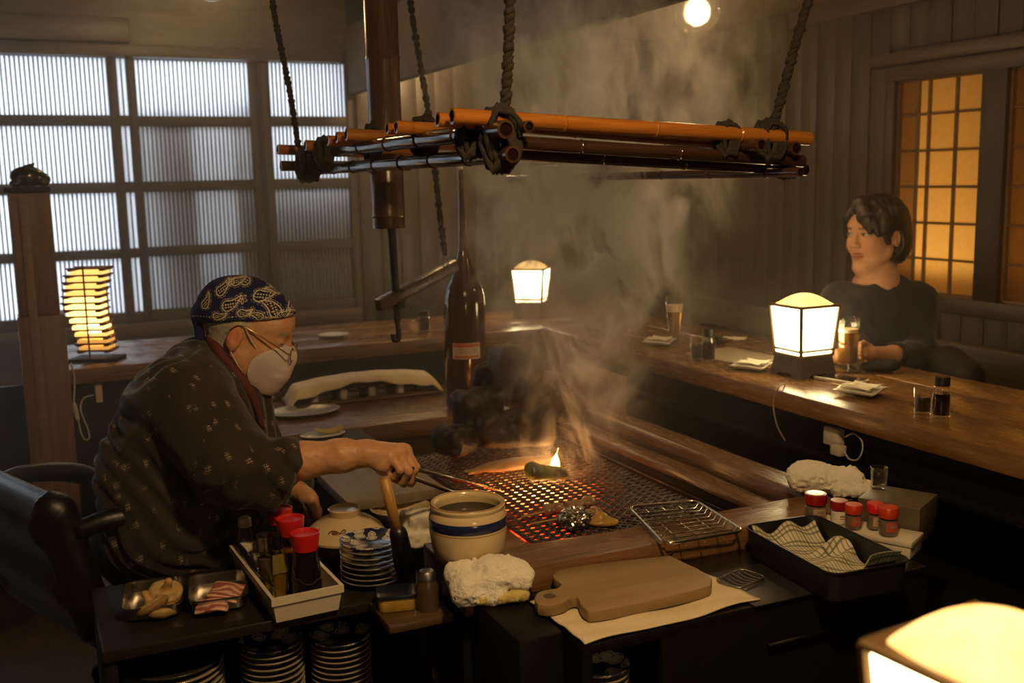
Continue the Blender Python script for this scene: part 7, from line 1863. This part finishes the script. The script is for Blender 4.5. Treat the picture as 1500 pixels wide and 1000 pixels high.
tr_ = [('+', s_ell(pel, (0.14, 0.17, 0.10)), 0), ('+', s_cap(pel+[0, -0.08, 0.0], pel+[-0.36, -0.10, -0.02], 0.085, 0.065), 0.04), ('+', s_cap(pel+[0, 0.08, 0], pel+[-0.36, 0.06, -0.02], 0.085, 0.065), 0.04), ('+', s_cap(pel+[-0.36, -0.10, -0.02], pel+[-0.33, -0.10, -0.45], 0.06, 0.045), 0.03), ('+', s_cap(pel+[-0.36, 0.06, -0.02], pel+[-0.33, 0.06, -0.45], 0.06, 0.045), 0.03)]
sdf_mb(tr_, (2.15, 2.35, 0.0), (2.95, 2.95, 0.70), 0.014).build('trousers', NAVY, woman, True, world=True)
q = onz(1288, 545, ZC)
solo(sdf_mb([('+', s_ell((0, 0, 0.016), (0.062, 0.034, 0.016)), 0), ('+', s_ell((0.03, 0.0, 0.018), (0.03, 0.03, 0.016)), 0.02)], (-0.09, -0.06, -0.01), (0.09, 0.06, 0.05), 0.004, lambda p: 0.003*vnoise(p, 40, 2)).move(frame(CR*[1, 1, 0], (0, 0, 1), (q[0], q[1], ZC+0.004))), 'cloth_pouch', plain('black_cloth', (0.010, 0.009, 0.009), rough=0.9, scale=100), 'flat black cloth pouch on the counter under the woman forearm', 'pouch', smooth=True)

# ================================================================== SMOKE AND HAZE
def haze_box():
    m = bpy.data.materials.new('room_haze'); m.use_nodes = True; nt = m.node_tree; nt.nodes.remove(nt.nodes['Principled BSDF'])
    vsn = nt.nodes.new('ShaderNodeVolumeScatter'); vsn.inputs['Color'].default_value = (0.95, 0.90, 0.82, 1)
    vsn.inputs['Density'].default_value = 0.055; vsn.inputs['Anisotropy'].default_value = 0.35
    L(nt, vsn.outputs[0], nt.nodes['Material Output'].inputs['Volume'])
    o = MB().box((XL+0.01, 2.05, 0.45), (XR-0.08, YB-0.1, ZCR-0.01)).build('haze', m, None, False)
    tag(o, 'thin kitchen smoke hanging in the whole room', 'haze', kind='stuff')
haze_box()
def plume():
    m = bpy.data.materials.new('grill_smoke'); m.use_nodes = True; nt = m.node_tree; nt.nodes.remove(nt.nodes['Principled BSDF'])
    tc = nt.nodes.new('ShaderNodeTexCoord'); sx = nt.nodes.new('ShaderNodeSeparateXYZ'); L(nt, tc.outputs['Object'], sx.inputs[0])
    x, y, z = sx.outputs
    # column axis drifts and widens with height (object space, origin at the fire)
    wob = noise(nt, tc.outputs['Object'], 2.2, 2); 
    cx = math_n(nt, 'ADD', math_n(nt, 'MULTIPLY', z, 0.10), math_n(nt, 'MULTIPLY', math_n(nt, 'SUBTRACT', wob, 0.5), 0.35))
    w = math_n(nt, 'ADD', math_n(nt, 'MULTIPLY', z, 0.22), 0.055)
    dx = math_n(nt, 'DIVIDE', math_n(nt, 'SUBTRACT', x, cx), w); dy = math_n(nt, 'DIVIDE', y, w)
    r2 = math_n(nt, 'ADD', math_n(nt, 'MULTIPLY', dx, dx), math_n(nt, 'MULTIPLY', dy, dy))
    g = math_n(nt, 'EXPONENT', math_n(nt, 'MULTIPLY', r2, -1.1))
    mp = nt.nodes.new('ShaderNodeMapping'); mp.inputs['Scale'].default_value = (1.0, 1.0, 0.62); L(nt, tc.outputs['Object'], mp.inputs[0])
    n1 = noise(nt, mp.outputs[0], 6.5, 5, 0.62, 1.2)
    k = ramp(nt, n1, [(0.49, (0, 0, 0)), (0.64, (1, 1, 1))])
    fade = ramp(nt, math_n(nt, 'MULTIPLY', z, 0.68), [(0.0, (0.45,)*3), (0.15, (0.8,)*3), (0.42, (1, 1, 1)), (0.62, (0.5,)*3), (0.97, (0.0,)*3)])
    dens = math_n(nt, 'MULTIPLY', math_n(nt, 'MULTIPLY', math_n(nt, 'MULTIPLY', g, k), fade), 70.0)
    vsn = nt.nodes.new('ShaderNodeVolumeScatter'); vsn.inputs['Color'].default_value = (0.96, 0.93, 0.88, 1); vsn.inputs['Anisotropy'].default_value = 0.2
    L(nt, dens, vsn.inputs['Density']); L(nt, vsn.outputs[0], nt.nodes['Material Output'].inputs['Volume'])
    b0 = onz(838, 705, ZM)
    t = MB().box((-0.34, -0.32, 0.0), (0.50, 0.34, 1.46)).build('smoke', m, None, False)
    t.location = (float(b0[0]), float(b0[1]), ZM+0.006)
    tag(t, 'billowing grey smoke rising from the grill', 'smoke', kind='stuff')
plume()
